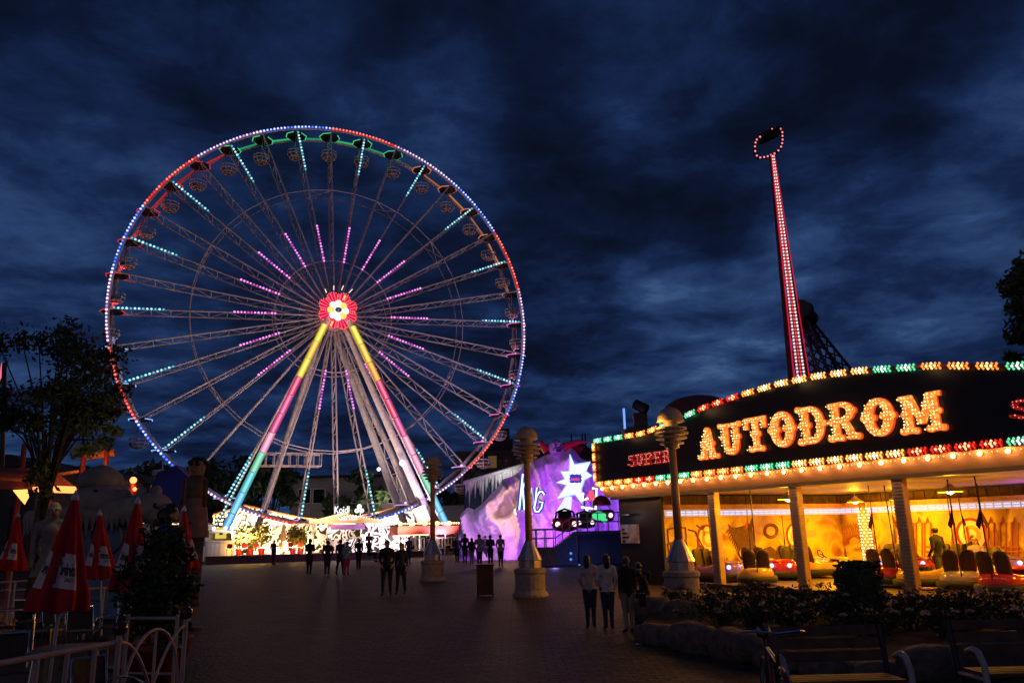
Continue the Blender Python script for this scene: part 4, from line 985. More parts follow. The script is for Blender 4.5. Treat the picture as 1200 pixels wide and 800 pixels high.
# ------------------------------------------------------------------ booster arm ride behind the dodgem hall
BD = 46.0
bs = empty('booster_ride', tuple(Vector((onx(950, 640, BD + 1), BD + 1, gz(BD)))), 0, 'tall swinging arm ride outlined in red light tubes', 'ride')
def bb(px, py, d=0): return at(px, py, BD + d) - bs.location
A, B = bb(936.5, 452), bb(904.5, 183)
A = A + (A - B) * .10
ax = (B - A).normalized(); sd = Vector((1, 0, 0)) - ax * ax.x; sd.normalize(); fr = ax.cross(sd); fr = fr if fr.y < 0 else -fr
def half(t): return .45 * (1 - t) + .09 * t
q = MB()
cs = []
for sx_, sy_ in ((-1, 1), (1, 1), (1, -1), (-1, -1)):
    q.cyl(A + sd * sx_ * half(0) + fr * sy_ * half(0) * .7, B + sd * sx_ * half(1) + fr * sy_ * half(1) * .7, .10, .05, 6)
for i in range(20):
    t0, t1 = i / 20, (i + 1) / 20
    for sy_ in (1, -1):
        a = A + (B - A) * t0; b = A + (B - A) * t1; s = 1 if i % 2 else -1
        q.cyl(a + sd * s * half(t0) + fr * sy_ * half(t0) * .7, b - sd * s * half(t1) + fr * sy_ * half(t1) * .7, .05, n=5)
arm = q.build('arm', mat('dark_red_steel', (.05, .008, .012), .5), bs)
q = MB()
q.cyl(A + sd * -1.06 * half(0) + fr * .62, B + sd * -1.1 * half(1) + fr * .2, .045, .03, 6); q.cyl(A + sd * 1.06 * half(0) + fr * .62, B + sd * 1.1 * half(1) + fr * .2, .035, .025, 6)
q.build('red_edge_tube', emit('red_edge_tube', (.9, .012, .05), .7), arm)
for off, c, nm in ((-.38, (1, .62, .56), 'bulb_string'), (.12, (1, .05, .05), 'bulb_string'), (.55, (1, .78, .8), 'bulb_string')):
    q = MB(); N = 76
    for i in range(N):
        t = (i + .5) / N; p = A + (B - A) * t + sd * off * half(t) + fr * (half(t) * .7 + .12); q.box(p, (.085 - .04 * t, .1, .12 - .03 * t))
    q.build(nm, emit('arm_bulb', c, 1.25), arm)
loop = [(905, 182), (897, 185), (888, 186), (884.5, 181), (884, 170), (887, 163), (893, 160), (899, 157), (906, 151), (912, 150.5), (916, 154), (916.5, 167), (914, 175), (909, 180)]
q = MB(); q.path([bb(u, v) for u, v in loop], .09, 6, closed=True); lo = q.build('seat_frame', M['dark'], bs)
q = MB()
for i in range(len(loop)):
    a, b = bb(*loop[i]), bb(*loop[(i + 1) % len(loop)]); n = max(1, int((b - a).length / .22))
    for k in range(n): q.ball(a + (b - a) * (k + .5) / n + Vector((0, -.12, 0)), .062, 6, 4)
q.build('bulb_string', emit('loop_bulb', (1, .22, .24), 1.5), lo)
q = MB()
for i in range(6):
    c = bb(893 + i * 3.4, 163 - i * 1.6, .1); q.box(c, (.24, .6, .44)); q.box(c + Vector((0, .28, .22)), (.22, .14, .5)); q.ball(c + Vector((.02, -.1, .1)), .22, 8, 6); q.cyl(c, c - Vector((.05, .3, .3)), .04, n=5)
q.build('seat_row', M['black'], bs)
pv_ = bb(938, 366, .8); q = MB(); q.cyl(pv_ + Vector((-.3, -.9, 0)), pv_ + Vector((.6, 1.1, 0)), .55, .5, 14); q.ball(pv_ + Vector((.4, .3, .2)), .55, 10, 7); q.ball(pv_ + Vector((.7, .3, -.3)), .45, 10, 7); q.build('pivot', M['black'], bs)
for px, py, d in ((952, 440, .4), (967, 440, -.6), (980, 440, 1.6), (998, 440, .8)):
    e = bb(px, py, .8 + d) - pv_; k = (gz(BD) - bs.location.z - pv_.z - .3) / e.z; ft = pv_ + e * k; q = MB()
    w = e.cross(Vector((0, 1, 0))).normalized() * .24
    for s in (-1, 1): q.cyl(pv_ + w * s, ft + w * s, .085, .10, 6)
    for i in range(26):
        a = pv_ + e * k * i / 26; b = pv_ + e * k * (i + 1) / 26; q.cyl(a - w, b + w, .05, n=5); q.cyl(a + w, b - w, .05, n=5)
    q.build('support_leg', mat('violet_black_steel', (.06, .05, .09), .5), bs)
# ------------------------------------------------------------------ dodgem hall
AP = Vector((3.11, 31.4, 0)); AE = Vector((.496, -.868, 0)); AN = Vector((.868, .496, 0))
def AU(s, w, z):
    p = AP + AE * s + AN * w; return Vector((p.x, p.y, z + gz(p.y)))
def a_plane_s(px, py, s):          # point seen at a pixel on the plane of constant s -> (w, z)
    d = ray(px, py); t = (s + AP.dot(AE)) / (d.x * AE.x + AE.y); P = Vector((d.x * t, t, 0)) - AP
    return P.dot(AN), EYE + d.z * t - gz(t)
def a_plane_w(px, py, w):
    d = ray(px, py); t = (w + AP.dot(AN)) / (d.x * AN.x + AN.y); P = Vector((d.x * t, t, 0)) - AP
    return P.dot(AE), EYE + d.z * t - gz(t)
hall = empty('dodgem_hall', tuple(AU(0, 0, 0)), 0, 'dodgem car hall with big black curved sign board and coloured bulbs', 'dodgem hall')
HO = hall.location.copy()
def ab_(q, name, mats, parent=None, smooth=False): return q.build(name, mats, parent or hall, org=HO, smooth=smooth)
SE = 19.7
def abox(q, s0, s1, w0, w1, z0, z1, mi=0):
    vs = [AU(s, w, z) for s in (s0, s1) for w in (w0, w1) for z in (z0, z1)]
    q.add(vs, [(0, 1, 3, 2), (4, 6, 7, 5), (0, 4, 5, 1), (2, 3, 7, 6), (0, 2, 6, 4), (1, 5, 7, 3)], mi)
FB = 3.55
prof = [(0, 5.25), (2.96, 5.21), (3.6, 5.27), (5.2, 5.50), (6.37, 5.70), (7.84, 5.84), (9.45, 5.94), (10.95, 5.92), (12.3, 5.82), (14.3, 5.57), (16.1, 5.22), (17.2, 5.15), (SE, 5.15)]
prof2 = []
for i in range(61):
    s = SE * i / 60; prof2.append((s, interp(prof, s)))
q = MB(); q.prism([(0, FB)] + prof2 + [(SE, FB)], lambda u, v, d: AU(u, d, v), 0, .28)
fascia = ab_(q, 'sign_board', mat('black_sign_paint', (.010, .010, .012), .35, var=.3, scale=2))
q = MB(); abox(q, .1, SE, .30, 12.3, FB + .1, FB + .35); ab_(q, 'roof', M['roof_dark'])
# cove below the board
q = MB()
q.add([AU(0.05, .0, FB - .02), AU(SE, .0, FB - .02), AU(SE, .42, FB - .42), AU(0.05, .42, FB - .42)], [(0, 1, 2, 3)]); q.add([AU(.05, .0, FB - .02), AU(.05, .55, FB - .02), AU(.05, .42, FB - .42)], [(0, 1, 2)])
q.add([AU(0.05, .02, FB - .0), AU(SE, .02, FB - .0), AU(SE, .46, FB - .42), AU(0.05, .46, FB - .42)], [(3, 2, 1, 0)])
cove = ab_(q, 'cove_panel', mat('tan_cove_paint', (.44, .29, .21), .5, c2=(.34, .22, .16), scale=2))
q = MB(); n = 31
for i in range(n):
    s = .3 + (SE - .6) * i / (n - 1); p = AU(s, .035, FB - .115)
    q.ball(p, .055, 8, 6)
    lamp(p + Vector((-.055, -.035, -.045)), (1, .40, .10), 13, .03)
ab_(q, 'cove_bulb', emit('cove_bulb_light', (1, .62, .2), 7), cove)
q = MB()
for i in range(n - 1):
    for k in range(3): q.ball(AU(.3 + (SE - .6) * (i + .3 + .2 * k) / (n - 1), -.02, FB - .10), .022, 6, 4)
ab_(q, 'cove_bulb_small', emit('cove_bulb_amber', (1, .4, .1), 2.5), cove)
q = MB(); abox(q, 0.3, SE, .40, .62, FB - .52, FB - .425); ab_(q, 'header_beam', M['dark'])
# chaser bulb clusters
CE = dict(a=emit('amber_bulb', (1, .62, .18), 3.0), g=emit('green_white_bulb', (.62, 1, .80), 2.2), r=emit('red_orange_bulb', (1, .42, .20), 2.4), y=emit('bright_amber_bulb', (1, .80, .40), 3.4))
CE2 = dict(a=emit('amber_rim_bulb', (1, .30, .04), 1.7), g=emit('green_rim_bulb', (.10, .85, .36), 1.3), r=emit('red_rim_bulb', (1, .03, .012), 1.2), y=emit('orange_rim_bulb', (1, .44, .08), 2.0))  # outer bulbs tinted deeper to imitate the fringe of bright bulbs
CE3 = dict(a=emit('amber_glow_plate', (.65, .06, .01), .6), g=emit('green_glow_plate', (.01, .22, .06), .6), r=emit('red_glow_plate', (.6, .01, .006), .6), y=emit('orange_glow_plate', (.7, .09, .01), .6))  # glowing plates imitate the coloured fringe behind the bulbs
def cluster(s, zf, c, L=.52, vert=False):
    q = MB()
    for k in range(5):
        for j in (-1, 0, 1):
            if vert: p = AU(.04 + .05 * j, -.10, zf + L * (k - 2) / 5)
            else:
                ss = s + L * (k - 2) / 5 + (.03 if j else 0); p = AU(ss, -.10, (zf(ss) if callable(zf) else zf) + .06 * j)
            q.octa(p, .042 if j == 0 else .037, 0 if (j == 0 and abs(k - 2) < 2) or (j and abs(k - 2) < 1) else 1)
    if vert: a_, b_ = AU(.04, -.03, zf - L * .55), AU(.04, -.03, zf + L * .45)
    else: a_, b_ = [AU(ss, -.03, (zf(ss) if callable(zf) else zf)) for ss in (s - L * .5, s + L * .45)]
    q.cyl(a_, b_, .055, n=6, mi=2)
    return ab_(q, 'bulb_cluster', [CE[c], CE2[c], CE3[c]], fascia)
top_c = 'gggaaa' + 'ggg' + 'rrr' + 'ayyyyyy' + 'gg' + 'aaa' + 'gggg' + 'aarr'
bot_c = 'aaaarrgggaaaagggyyyyyyrrrrgggaaaa'
for i, c in enumerate(top_c): cluster(.32 + i * .66, lambda s: interp(prof, s) + .02, c)
for i, c in enumerate(bot_c): cluster(.3 + i * .60, FB + .07, c)
for i in range(4): cluster(0, FB + .35 + i * .38, 'a', .3, True)
q = MB()
q.path([AU(s, -.05, z + .03) for s, z in prof2], .05, 5); q.path([AU(0, -.05, FB), AU(SE, -.05, FB)], .05, 5); ab_(q, 'edge_strip', mat('red_edge_strip', (.35, .04, .03), .4), fascia)
for s in (2, 6, 10, 14): lamp(AU(s, -.5, interp(prof, s) + .15), (1, .6, .3), 5, .3)
# lettering -------------------------------------------------------
def arc(cx, cy, rx, ry, a0, a1, n=16): return [(cx + rx * math.cos(R(a0 + (a1 - a0) * i / n)), cy + ry * math.sin(R(a0 + (a1 - a0) * i / n))) for i in range(n + 1)]
def bar(x0, x1, y0, y1): return [(x0, y0), (x1, y0), (x1, y1), (x0, y1)]
def annul(cx, cy, rx, ry, tx, ty, a0, a1, n=18): return [[o0, o1, i1, i0] for o0, o1, i1, i0 in zip(arc(cx, cy, rx, ry, a0, a1, n)[:-1], arc(cx, cy, rx, ry, a0, a1, n)[1:], arc(cx, cy, rx - tx, ry - ty, a0, a1, n)[1:], arc(cx, cy, rx - tx, ry - ty, a0, a1, n)[:-1])]
def knob(cx, cy, r=.085): return arc(cx, cy, r, r, 0, 337.5, 15)
GL = {
 'A': ([[(.10, 0), (.29, 0), (.46, .96), (.34, 1.0)], [(.55, 0), (.74, 0), (.52, 1.0), (.34, 1.0)], bar(.24, .60, .28, .42), bar(.0, .32, 0, .12), bar(.50, .84, 0, .12)], [(.05, .06), (.28, .06), (.56, .06), (.80, .06), (.22, .50), (.63, .50), (.42, .98)]),
 'U': ([bar(.10, .29, .3, 1), bar(.53, .72, .3, 1), bar(.0, .38, .88, 1), bar(.46, .82, .88, 1)] + annul(.41, .34, .31, .34, .19, .20, 180, 360), [(.10, .55), (.72, .55), (.02, .94), (.80, .94)]),
 'T': ([bar(.31, .51, 0, 1), bar(.0, .82, .86, 1), bar(.0, .12, .66, .9), bar(.70, .82, .66, .9), bar(.18, .64, 0, .12)], [(.31, .5), (.51, .5), (.2, .06), (.62, .06)]),
 'O': (annul(.42, .5, .42, .5, .25, .16, 0, 360, 28), [(.02, .5), (.82, .5), (.26, .5), (.58, .5)]),
 'D': ([bar(.10, .29, 0, 1), bar(.0, .42, 0, .12), bar(.0, .42, .88, 1)] + annul(.38, .5, .42, .5, .20, .14, -90, 90), [(.10, .5), (.29, .5), (.80, .5), (.03, .06), (.03, .94)]),
 'R': ([bar(.10, .29, 0, 1), bar(.0, .38, .88, 1), bar(.0, .38, 0, .12), bar(.28, .46, .44, .58), [(.36, .50), (.56, .48), (.82, 0), (.60, 0)], bar(.55, .88, 0, .11)] + annul(.42, .73, .36, .27, .19, .13, -90, 90), [(.10, .5), (.03, .06), (.34, .06), (.84, .06), (.76, .74)]),
 'M': ([bar(.10, .28, 0, 1), bar(.78, .96, 0, 1), [(.14, 1), (.32, 1), (.60, .22), (.46, .22)], [(.90, 1), (.72, 1), (.46, .22), (.60, .22)], bar(.0, .36, 0, .12), bar(.70, 1.06, 0, .12), bar(.0, .30, .88, 1), bar(.76, 1.06, .88, 1)], [(.10, .5), (.96, .5), (.03, .06), (.34, .06), (.72, .06), (1.03, .06)]),
 'S': ([b for b in annul(.36, .74, .33, .26, .17, .13, 20, 270)] + annul(.36, .27, .33, .27, .17, .13, -160, 90), [(.67, .82), (.05, .18)]),
 'P': ([bar(.10, .29, 0, 1), bar(.0, .38, .88, 1), bar(.0, .40, 0, .12), bar(.28, .46, .42, .55)] + annul(.40, .72, .36, .28, .19, .13, -90, 90), [(.10, .5), (.03, .06), (.37, .06)]),
 'E': ([bar(.10, .29, 0, 1), bar(.0, .68, .86, 1), bar(.0, .70, 0, .14), bar(.28, .55, .43, .57), bar(.56, .68, .7, .9), bar(.58, .70, .1, .3)], [(.10, .5), (.03, .06), (.03, .94)]),
 'C': (annul(.40, .5, .40, .5, .21, .15, 40, 320, 22), [(.05, .5), (.70, .8), (.70, .2)]),
}
def letter_face(name, c0, c1, s):
    mt = emit(name, c0, s); nt = mt.node_tree; e = [n for n in nt.nodes if n.type == 'EMISSION'][0]
    tcn = nt.nodes.new('ShaderNodeTexCoord'); vo = nt.nodes.new('ShaderNodeTexVoronoi'); vo.inputs['Scale'].default_value = 9; nt.links.new(tcn.outputs['Object'], vo.inputs['Vector'])
    rp = nt.nodes.new('ShaderNodeValToRGB'); nt.links.new(vo.outputs['Distance'], rp.inputs[0]); rp.color_ramp.elements[0].color = (*c0, 1); rp.color_ramp.elements[0].position = .15
    rp.color_ramp.elements[1].position = .6; rp.color_ramp.elements[1].color = (*c1, 1); nt.links.new(rp.outputs[0], e.inputs[0]); return mt
LF = letter_face('amber_letter_face', (1, .50, .08), (.95, .20, .02), 1.15); LB = emit('letter_bulb', (1, .74, .32), 2.0); LR = emit('red_letter_edge', (.9, .07, .02), .75)
LF2 = letter_face('red_letter_face', (.8, .03, .02), (.35, .008, .008), .5); LB2 = emit('red_letter_bulb', (1, .30, .22), 1.3)
def inpoly(p, poly):
    x, y = p; r_ = False; j = len(poly) - 1
    for i in range(len(poly)):
        xi, yi = poly[i]; xj, yj = poly[j]
        if (yi > y) != (yj > y) and x < (xj - xi) * (y - yi) / (yj - yi) + xi: r_ = not r_
        j = i
    return r_
lrn = random.Random(77)
def sign_letter(ch, s, z, h, wd, mats):
    polys, kn_ = GL[ch]; W = max(x for p in polys for x, y in p)
    allp = polys + [knob(*k) for k in kn_]
    fx = lambda u, v, d: AU(s + u / W * wd, d, z + v * h)
    q = MB()
    for i, p in enumerate(allp): q.prism(p, fx, -.10 - .0022 * i, .0)
    lt = ab_(q, 'sign_letter', mats[0], fascia)
    # red outline sits behind, a little larger
    q = MB()
    for i, p in enumerate(allp):
        cx_ = sum(x for x, y in p) / len(p); cy_ = sum(y for x, y in p) / len(p)
        p2 = [(x + .012 * (1 if x > cx_ else -1), y + .011 * (1 if y > cy_ else -1)) for x, y in p]
        q.prism(p2, fx, -.045 - .0011 * i, -.002)
    q.build('letter_outline', LR if mats is LM1 else mats[0], lt, org=HO)
    q = MB(); st = .088 if h > .7 else .14
    u = .03
    while u < W:
        v = .05
        while v < 1:
            if any(inpoly((u, v), p) for p in allp): q.octa(fx(u + lrn.uniform(-.018, .018), v + lrn.uniform(-.018, .018), -.17), (.028 if h > .7 else .022) * lrn.uniform(.6, 1.15))
            v += st
        u += st * 1.0
    q.build('letter_bulbs', mats[1], lt, org=HO)
LM1 = (LF, LB); LM2 = (LF2, LB2)
sA, zA0 = a_plane_w(822, 537, 0); sB, zB0 = a_plane_w(1110, 503, 0)
wt = [.84, .82, .82, .84, .82, .88, .84, 1.06]; gap = .19; tot = sum(wt) + gap * 7; sc_ = (sB - sA) / tot
zb0 = a_plane_w(833, 537, 0)[1]; zb1 = a_plane_w(1085, 506, 0)[1]
s = sA
for i, (ch, w_) in enumerate(zip('AUTODROM', wt)):
    f = i / 7; lift = .10 * math.sin(math.pi * f)
    sign_letter(ch, s, zb0 + (zb1 - zb0) * f + lift * .6, .93 + lift, w_ * sc_, LM1); s += (w_ + gap) * sc_
s0, z0 = a_plane_w(740, 547, 0); s1, _ = a_plane_w(793, 540, 0); w5 = (s1 - s0) / 5
for i, ch in enumerate('SUPER'): sign_letter(ch, s0 + i * w5, z0, .42, w5 * .84, LM2)
s0, z0 = a_plane_w(1190, 492, 0)
for i, ch in enumerate('SUPER'): sign_letter(ch, s0 + i * w5, z0, .42, w5 * .84, LM2)
# ---- office at the left end
q = MB(); abox(q, .6, 2.95, .56, 4, 0, FB + .05); ab_(q, 'office_wall', mat('dark_navy_wall', (.02, .022, .035), .5))
sN, zN = a_plane_w(728, 636, .5); sN2, zN2 = a_plane_w(747, 614, .5)
q = MB(); abox(q, sN, sN2, .50, .558, zN, zN2)
ntc = mat('lit_notice_paper', (.7, .66, .66), .5, c2=(.35, .30, .36), scale=5); nb = ab_(q, 'notice_board', ntc)
q = MB()
for i in range(4): abox(q, sN + .1, sN + .25 + .12 * (i % 3), .49, .5, zN2 - .2 - .14 * i, zN2 - .14 - .14 * i)
ab_(q, 'notice_lines', M['black'], nb)
lamp(AU((sN + sN2) / 2, .1, zN2 + .35), (.9, .85, 1), 2.2, .05)
q = MB(); abox(q, (sN + sN2) / 2 - .3, (sN + sN2) / 2 + .3, .30, .56, zN2 + .32, zN2 + .38); ab_(q, 'notice_lamp', M['dark'])
# ---- arena
AF = .12; WL = 3.1; WB = 9.8
q = MB(); abox(q, 2.95, SE - .6, .5, WB, -.15, AF); ab_(q, 'arena_floor', mat('steel_arena_floor', (.34, .26, .18), .28, .35, c2=(.18, .13, .09), scale=1.5))
q = MB(); abox(q, WL + .1, SE - .6, .42, .50, -.02, AF + .06); ab_(q, 'floor_edge', mat('dark_rubber', (.06, .03, .02), .6))
def mural_material():
    mt = bpy.data.materials.new('painted_mural'); mt.use_nodes = True; nt = mt.node_tree; b = nt.nodes['Principled BSDF']
    tcn = nt.nodes.new('ShaderNodeTexCoord'); nz = nt.nodes.new('ShaderNodeTexNoise'); nz.inputs['Scale'].default_value = .8; nz.inputs['Detail'].default_value = 7; nz.inputs['Distortion'].default_value = .8
    nt.links.new(tcn.outputs['Object'], nz.inputs['Vector']); rp = nt.nodes.new('ShaderNodeValToRGB'); nt.links.new(nz.outputs['Fac'], rp.inputs[0])
    for p, c in ((.50, (.86, .60, .05, 1)), (.60, (.66, .38, .08, 1))): rp.color_ramp.elements.new(p).color = c
    rp.color_ramp.elements[0].position = .34; rp.color_ramp.elements[0].color = (.30, .11, .01, 1); rp.color_ramp.elements[-1].position = .74; rp.color_ramp.elements[-1].color = (.38, .22, .20, 1)
    nt.links.new(rp.outputs[0], b.inputs['Base Color']); b.inputs['Roughness'].default_value = .6; return mt
MU = mural_material(); ZS = 2.30
q = MB(); abox(q, WL - .12, WL, .62, WB + .1, AF, ZS); left_w = ab_(q, 'mural_wall', MU)
q = MB(); abox(q, WL, SE - .6, WB, WB + .12, AF, ZS); back_w = ab_(q, 'mural_wall', MU)
q = MB(); abox(q, WL - .1, WL + .45, .62, WB + .1, ZS + .26, ZS + .42); abox(q, WL, SE - .6, WB - .45, WB + .1, ZS + .26, ZS + .42); ab_(q, 'balcony_beam', mat('orange_brown_beam', (.50, .25, .08), .45, c2=(.36, .16, .05)))
q = MB(); abox(q, WL - .1, WL + .05, .62, WB + .1, ZS, ZS + .26); abox(q, WL, SE - .6, WB - .05, WB + .1, ZS, ZS + .26); ab_(q, 'light_box', M['white'])
q = MB()
def dots(qq, f, L):
    n = int(L / .30)
    for i in range(n):
        for k in range(5):
            for j in (-1, 1): qq.octa(f(.3 * i + .05 * k, ZS + .13 + .045 * j), .030)
dots(q, lambda t, z: AU(WL + .10, .7 + t, z), WB - .8); dots(q, lambda t, z: AU(WL + .1 + t, WB - .10, z), SE - .7 - WL)
ab_(q, 'strip_lights', emit('cold_strip_light', (.62, .66, 1), 1.4))
q = MB(); abox(q, WL - .1, WL + .02, .62, WB + .1, ZS + .42, FB + .1); abox(q, WL, SE - .6, WB + .0, WB + .1, ZS + .42, FB + .1); ab_(q, 'upper_wall', mat('brown_curtain', (.16, .07, .035), .8, c2=(.06, .03, .02), scale=3))
q = MB()
for i in range(22): q.box(AU(WL + .43, 1 + i * .40, ZS + .58), (.03, .03, .26))
for i in range(34): q.box(AU(WL + .5 + i * .45, WB - .43, ZS + .58), (.03, .03, .32))
q.path([AU(WL + .43, .7, ZS + .74), AU(WL + .43, WB - .45, ZS + .74)], .03, 5); q.path([AU(WL + .5, WB - .43, ZS + .74), AU(SE - .7, WB - .43, ZS + .74)], .03, 5)
ab_(q, 'balcony_rail', M['dark'])
q = MB(); abox(q, WL, SE - .6, .62, WB, FB - .46, FB - .40); ab_(q, 'ceiling', mat('pale_ceiling', (.62, .56, .58), .5, scale=1))
q = MB(); abox(q, SE - .6, SE - .5, .5, WB, 0, FB + .05); ab_(q, 'end_wall', MU)
# mural figures on the left wall (px of the photo mapped onto the wall plane)
def wallpoly(poly, q, d=.012, mi=0):
    q.prism([a_plane_s(px, py, WL) for px, py in poly], lambda u, v, dd: AU(WL + dd, u, v), .0, d + .02, mi)
def zp(L): return [(740 + x / 5 + (16 if x < 355 else 0), 560 + y / 5) for x, y in L]
q = MB()
wallpoly(zp([(565, 268), (590, 290), (640, 283), (700, 262), (712, 330), (715, 400), (700, 440), (668, 432), (640, 412), (605, 372), (580, 325)]), q)
wallpoly(zp([(690, 400), (722, 390), (752, 440), (745, 490), (700, 485)]), q, .016)
wallpoly(zp([(735, 440), (775, 412), (812, 398), (852, 432), (846, 462), (800, 490), (745, 480)]), q, .020)
for i in range(9): wallpoly(zp([(566 + i * 8, 300 + i * 12), (574 + i * 8, 298 + i * 12), (552 + i * 9, 322 + i * 15)]), q, .024)
for i in range(7): wallpoly(zp([(770 + i * 12, 470), (780 + i * 12, 470), (782 + i * 13, 500)]), q, .028)
ab_(q, 'painted_eagle', mat('eagle_brown', (.16, .065, .03), .6, c2=(.09, .035, .02), scale=14), left_w)
q = MB()
def wpath(L, r_=.03, d=.02):
    q.path([AU(WL + d, *a_plane_s(px, py, WL)) for px, py in zp(L)], r_, 5)
for L in ([(130, 300), (180, 285), (235, 290), (240, 360), (135, 380), (130, 300)], [(185, 285), (190, 365)], [(130, 385), (240, 370), (250, 440), (140, 455), (130, 385)], [(150, 390), (150, 440)], [(190, 385), (195, 435)], [(250, 300), (290, 310), (335, 400), (340, 450), (250, 445)], [(300, 275), (335, 300), (350, 280)]): wpath(L)
for cx_, cy_, rx_, ry_ in ((168, 455, 20, 28), (322, 430, 26, 36), (322, 430, 12, 18), (815, 308, 42, 42), (815, 308, 32, 32)):
    if cx_ == 815 and rx_ == 42: ab_(q, 'painted_truck', mat('mural_line_rust', (.26, .10, .03), .6), left_w); q = MB()
    wpath([(cx_ + rx_ * math.cos(a * .5236), cy_ + ry_ * math.sin(a * .5236)) for a in range(13)], .025, .03)
ab_(q, 'painted_ring', mat('mural_line_brown', (.26, .10, .03), .6), left_w)
q = MB(); rn = random.Random(21)
for i in range(14):
    x0_ = 797 + i * 13; b_ = [(x0_ - 10, 674)]
    for k in range(7): b_.append((x0_ - 10 + k * 4.2, 668 - 13 * math.sin(math.pi * (k + .5) / 7) * rn.uniform(.3, 1.25)))
    b_.append((x0_ + 18, 674)); wallpoly(b_, q, .004 + .0015 * i)
ab_(q, 'painted_mesas', mat('mural_rust', (.34, .12, .05), .6, c2=(.20, .08, .09), scale=3), left_w)
q = MB()
for i in range(9):
    cx_, cy_ = 804 + i * 18 + rn.uniform(-5, 5), 618 + rn.uniform(-3, 12); b_ = [(cx_ + 13 * math.cos(a * .628) * rn.uniform(.55, 1.2), cy_ + 4.2 * math.sin(a * .628) * rn.uniform(.5, 1.2)) for a in range(10)]
    wallpoly(b_, q, .002 + .0012 * i - .014)
ab_(q, 'painted_clouds', mat('mural_violet', (.44, .26, .42), .6, c2=(.62, .40, .26), scale=2), left_w)
def badge(center, u, v, r_, name, parent, cols):
    q = MB()
    for k, (rr, c) in enumerate(zip((1, .82, .55, .32), range(4))):
        n = 24; ctr = center - (u.cross(v)).normalized() * 0
        vs = [center + OFF * (.02 + .006 * k) + (u * math.cos(2 * math.pi * i / n) + v * math.sin(2 * math.pi * i / n)) * r_ * rr for i in range(n)]
        q.add(vs, [tuple(range(n))], k)
    return ab_(q, name, cols, parent)
bc = [M['red'], M['white'], mat('badge_gold', (.70, .46, .10), .5), M['white']]
OFF = AE
for px, py in ((829, 631), (932, 628)):
    w, z = a_plane_s(px, py, WL); badge(AU(WL, w, z), AN, Vector((0, 0, 1)), .52, 'round_badge', left_w, bc)
OFF = -AN
for px, py in ((1139.5, 626),):
    s, z = a_plane_w(px, py, WB); badge(AU(s, WB, z), AE, Vector((0, 0, 1)), .58, 'round_badge', back_w, bc)
q = MB(); s, z = a_plane_w(1139.5, 626, WB); abox(q, s - .16, s - .08, WB - .06, WB - .045, z - .26, z + .26); ab_(q, 'badge_needle', M['red'], back_w)
q = MB()                                                       # feathered drawing and figures on the back wall
def bpath(L, r_=.03): q.path([AU(s, WB - .02, z) for s, z in [a_plane_w(px, py, WB) for px, py in L]], r_, 5)
rnd = random.Random(11)
for i in range(26):
    a = R(200 - i * 8.5); cx_, cy_ = 1002, 634; bpath([(cx_ + 6 * math.cos(a), cy_ - 5 * math.sin(a)), (cx_ + 19 * math.cos(a + .1), cy_ - 17 * math.sin(a + .1)), (cx_ + 24 * math.cos(a - .1), cy_ - 21 * math.sin(a - .1))], .018)
ab_(q, 'painted_headdress', mat('mural_line_orange', (.50, .15, .03), .6), back_w); q = MB()
for px in (1064, 1074, 1084, 1158, 1172, 1186): bpath([(px, 652), (px, 612), (px + 7, 612), (px + 7, 652)], .035); bpath([(px + 2, 612), (px + 3.5, 606), (px + 5, 612)], .03)
bpath([(1085, 640), (1110, 641), (1150, 640), (1196, 641)], .03); bpath([(1085, 646), (1110, 645), (1150, 647), (1196, 646)], .03)
ab_(q, 'painted_fence', bpy.data.materials['mural_line_orange'], back_w); q = MB()
for k, (px, w_, y0, y1) in enumerate(((1048, 7, 612, 668), (1068, 9, 616, 668), (1118, 8, 610, 664), (1128, 6, 618, 664), (1165, 10, 612, 664), (1188, 9, 608, 664), (990, 7, 640, 668), (1030, 8, 636, 668))):
    b_ = [(px - w_ * .3, y1), (px - w_ * .55, (y0 + y1) * .5 + 6), (px - w_ * .2, y0 + 10), (px + w_ * .1, y0), (px + w_ * .45, y0 + 12), (px + w_ * .5, (y0 + y1) * .5), (px + w_ * .75, y1)]
    q.prism([a_plane_w(*p, WB) for p in b_], lambda u, v, d: AU(u, WB - d, v), 0, .006 + .002 * k)
ab_(q, 'painted_figures', bpy.data.materials['mural_rust'], back_w); q = MB(); bpath([(1060, 654), (1196, 655)], .03)
ab_(q, 'painted_ground_line', bpy.data.materials['mural_line_orange'], back_w)
# columns
LOUV = mat('brushed_louvre', (.60, .58, .58), .3, .8); GOLD = mat('gold_column_paint', (.78, .50, .14), .35, .15)  # gold brightened to put the amber lighting into the column colour
CS = [a_plane_w(px, 640, .58)[0] for px in (840, 938, 1063)]; CS.append(CS[2] + 3.6)
for s_ in CS:
    q = MB(); abox(q, s_ - .15, s_ + .15, .52, .72, -.1, FB - .05); cl = ab_(q, 'column', GOLD)
    q = MB(); z = .1
    while z < FB - .56:
        abox(q, s_ - .15, s_ + .14, .485, .519, z, z + .045); z += .085
    ab_(q, 'louvre', LOUV, cl)
q = MB(); abox(q, 2.95, 3.09, .52, .62, 0, FB - .05); ab_(q, 'door_frame', M['dark'])
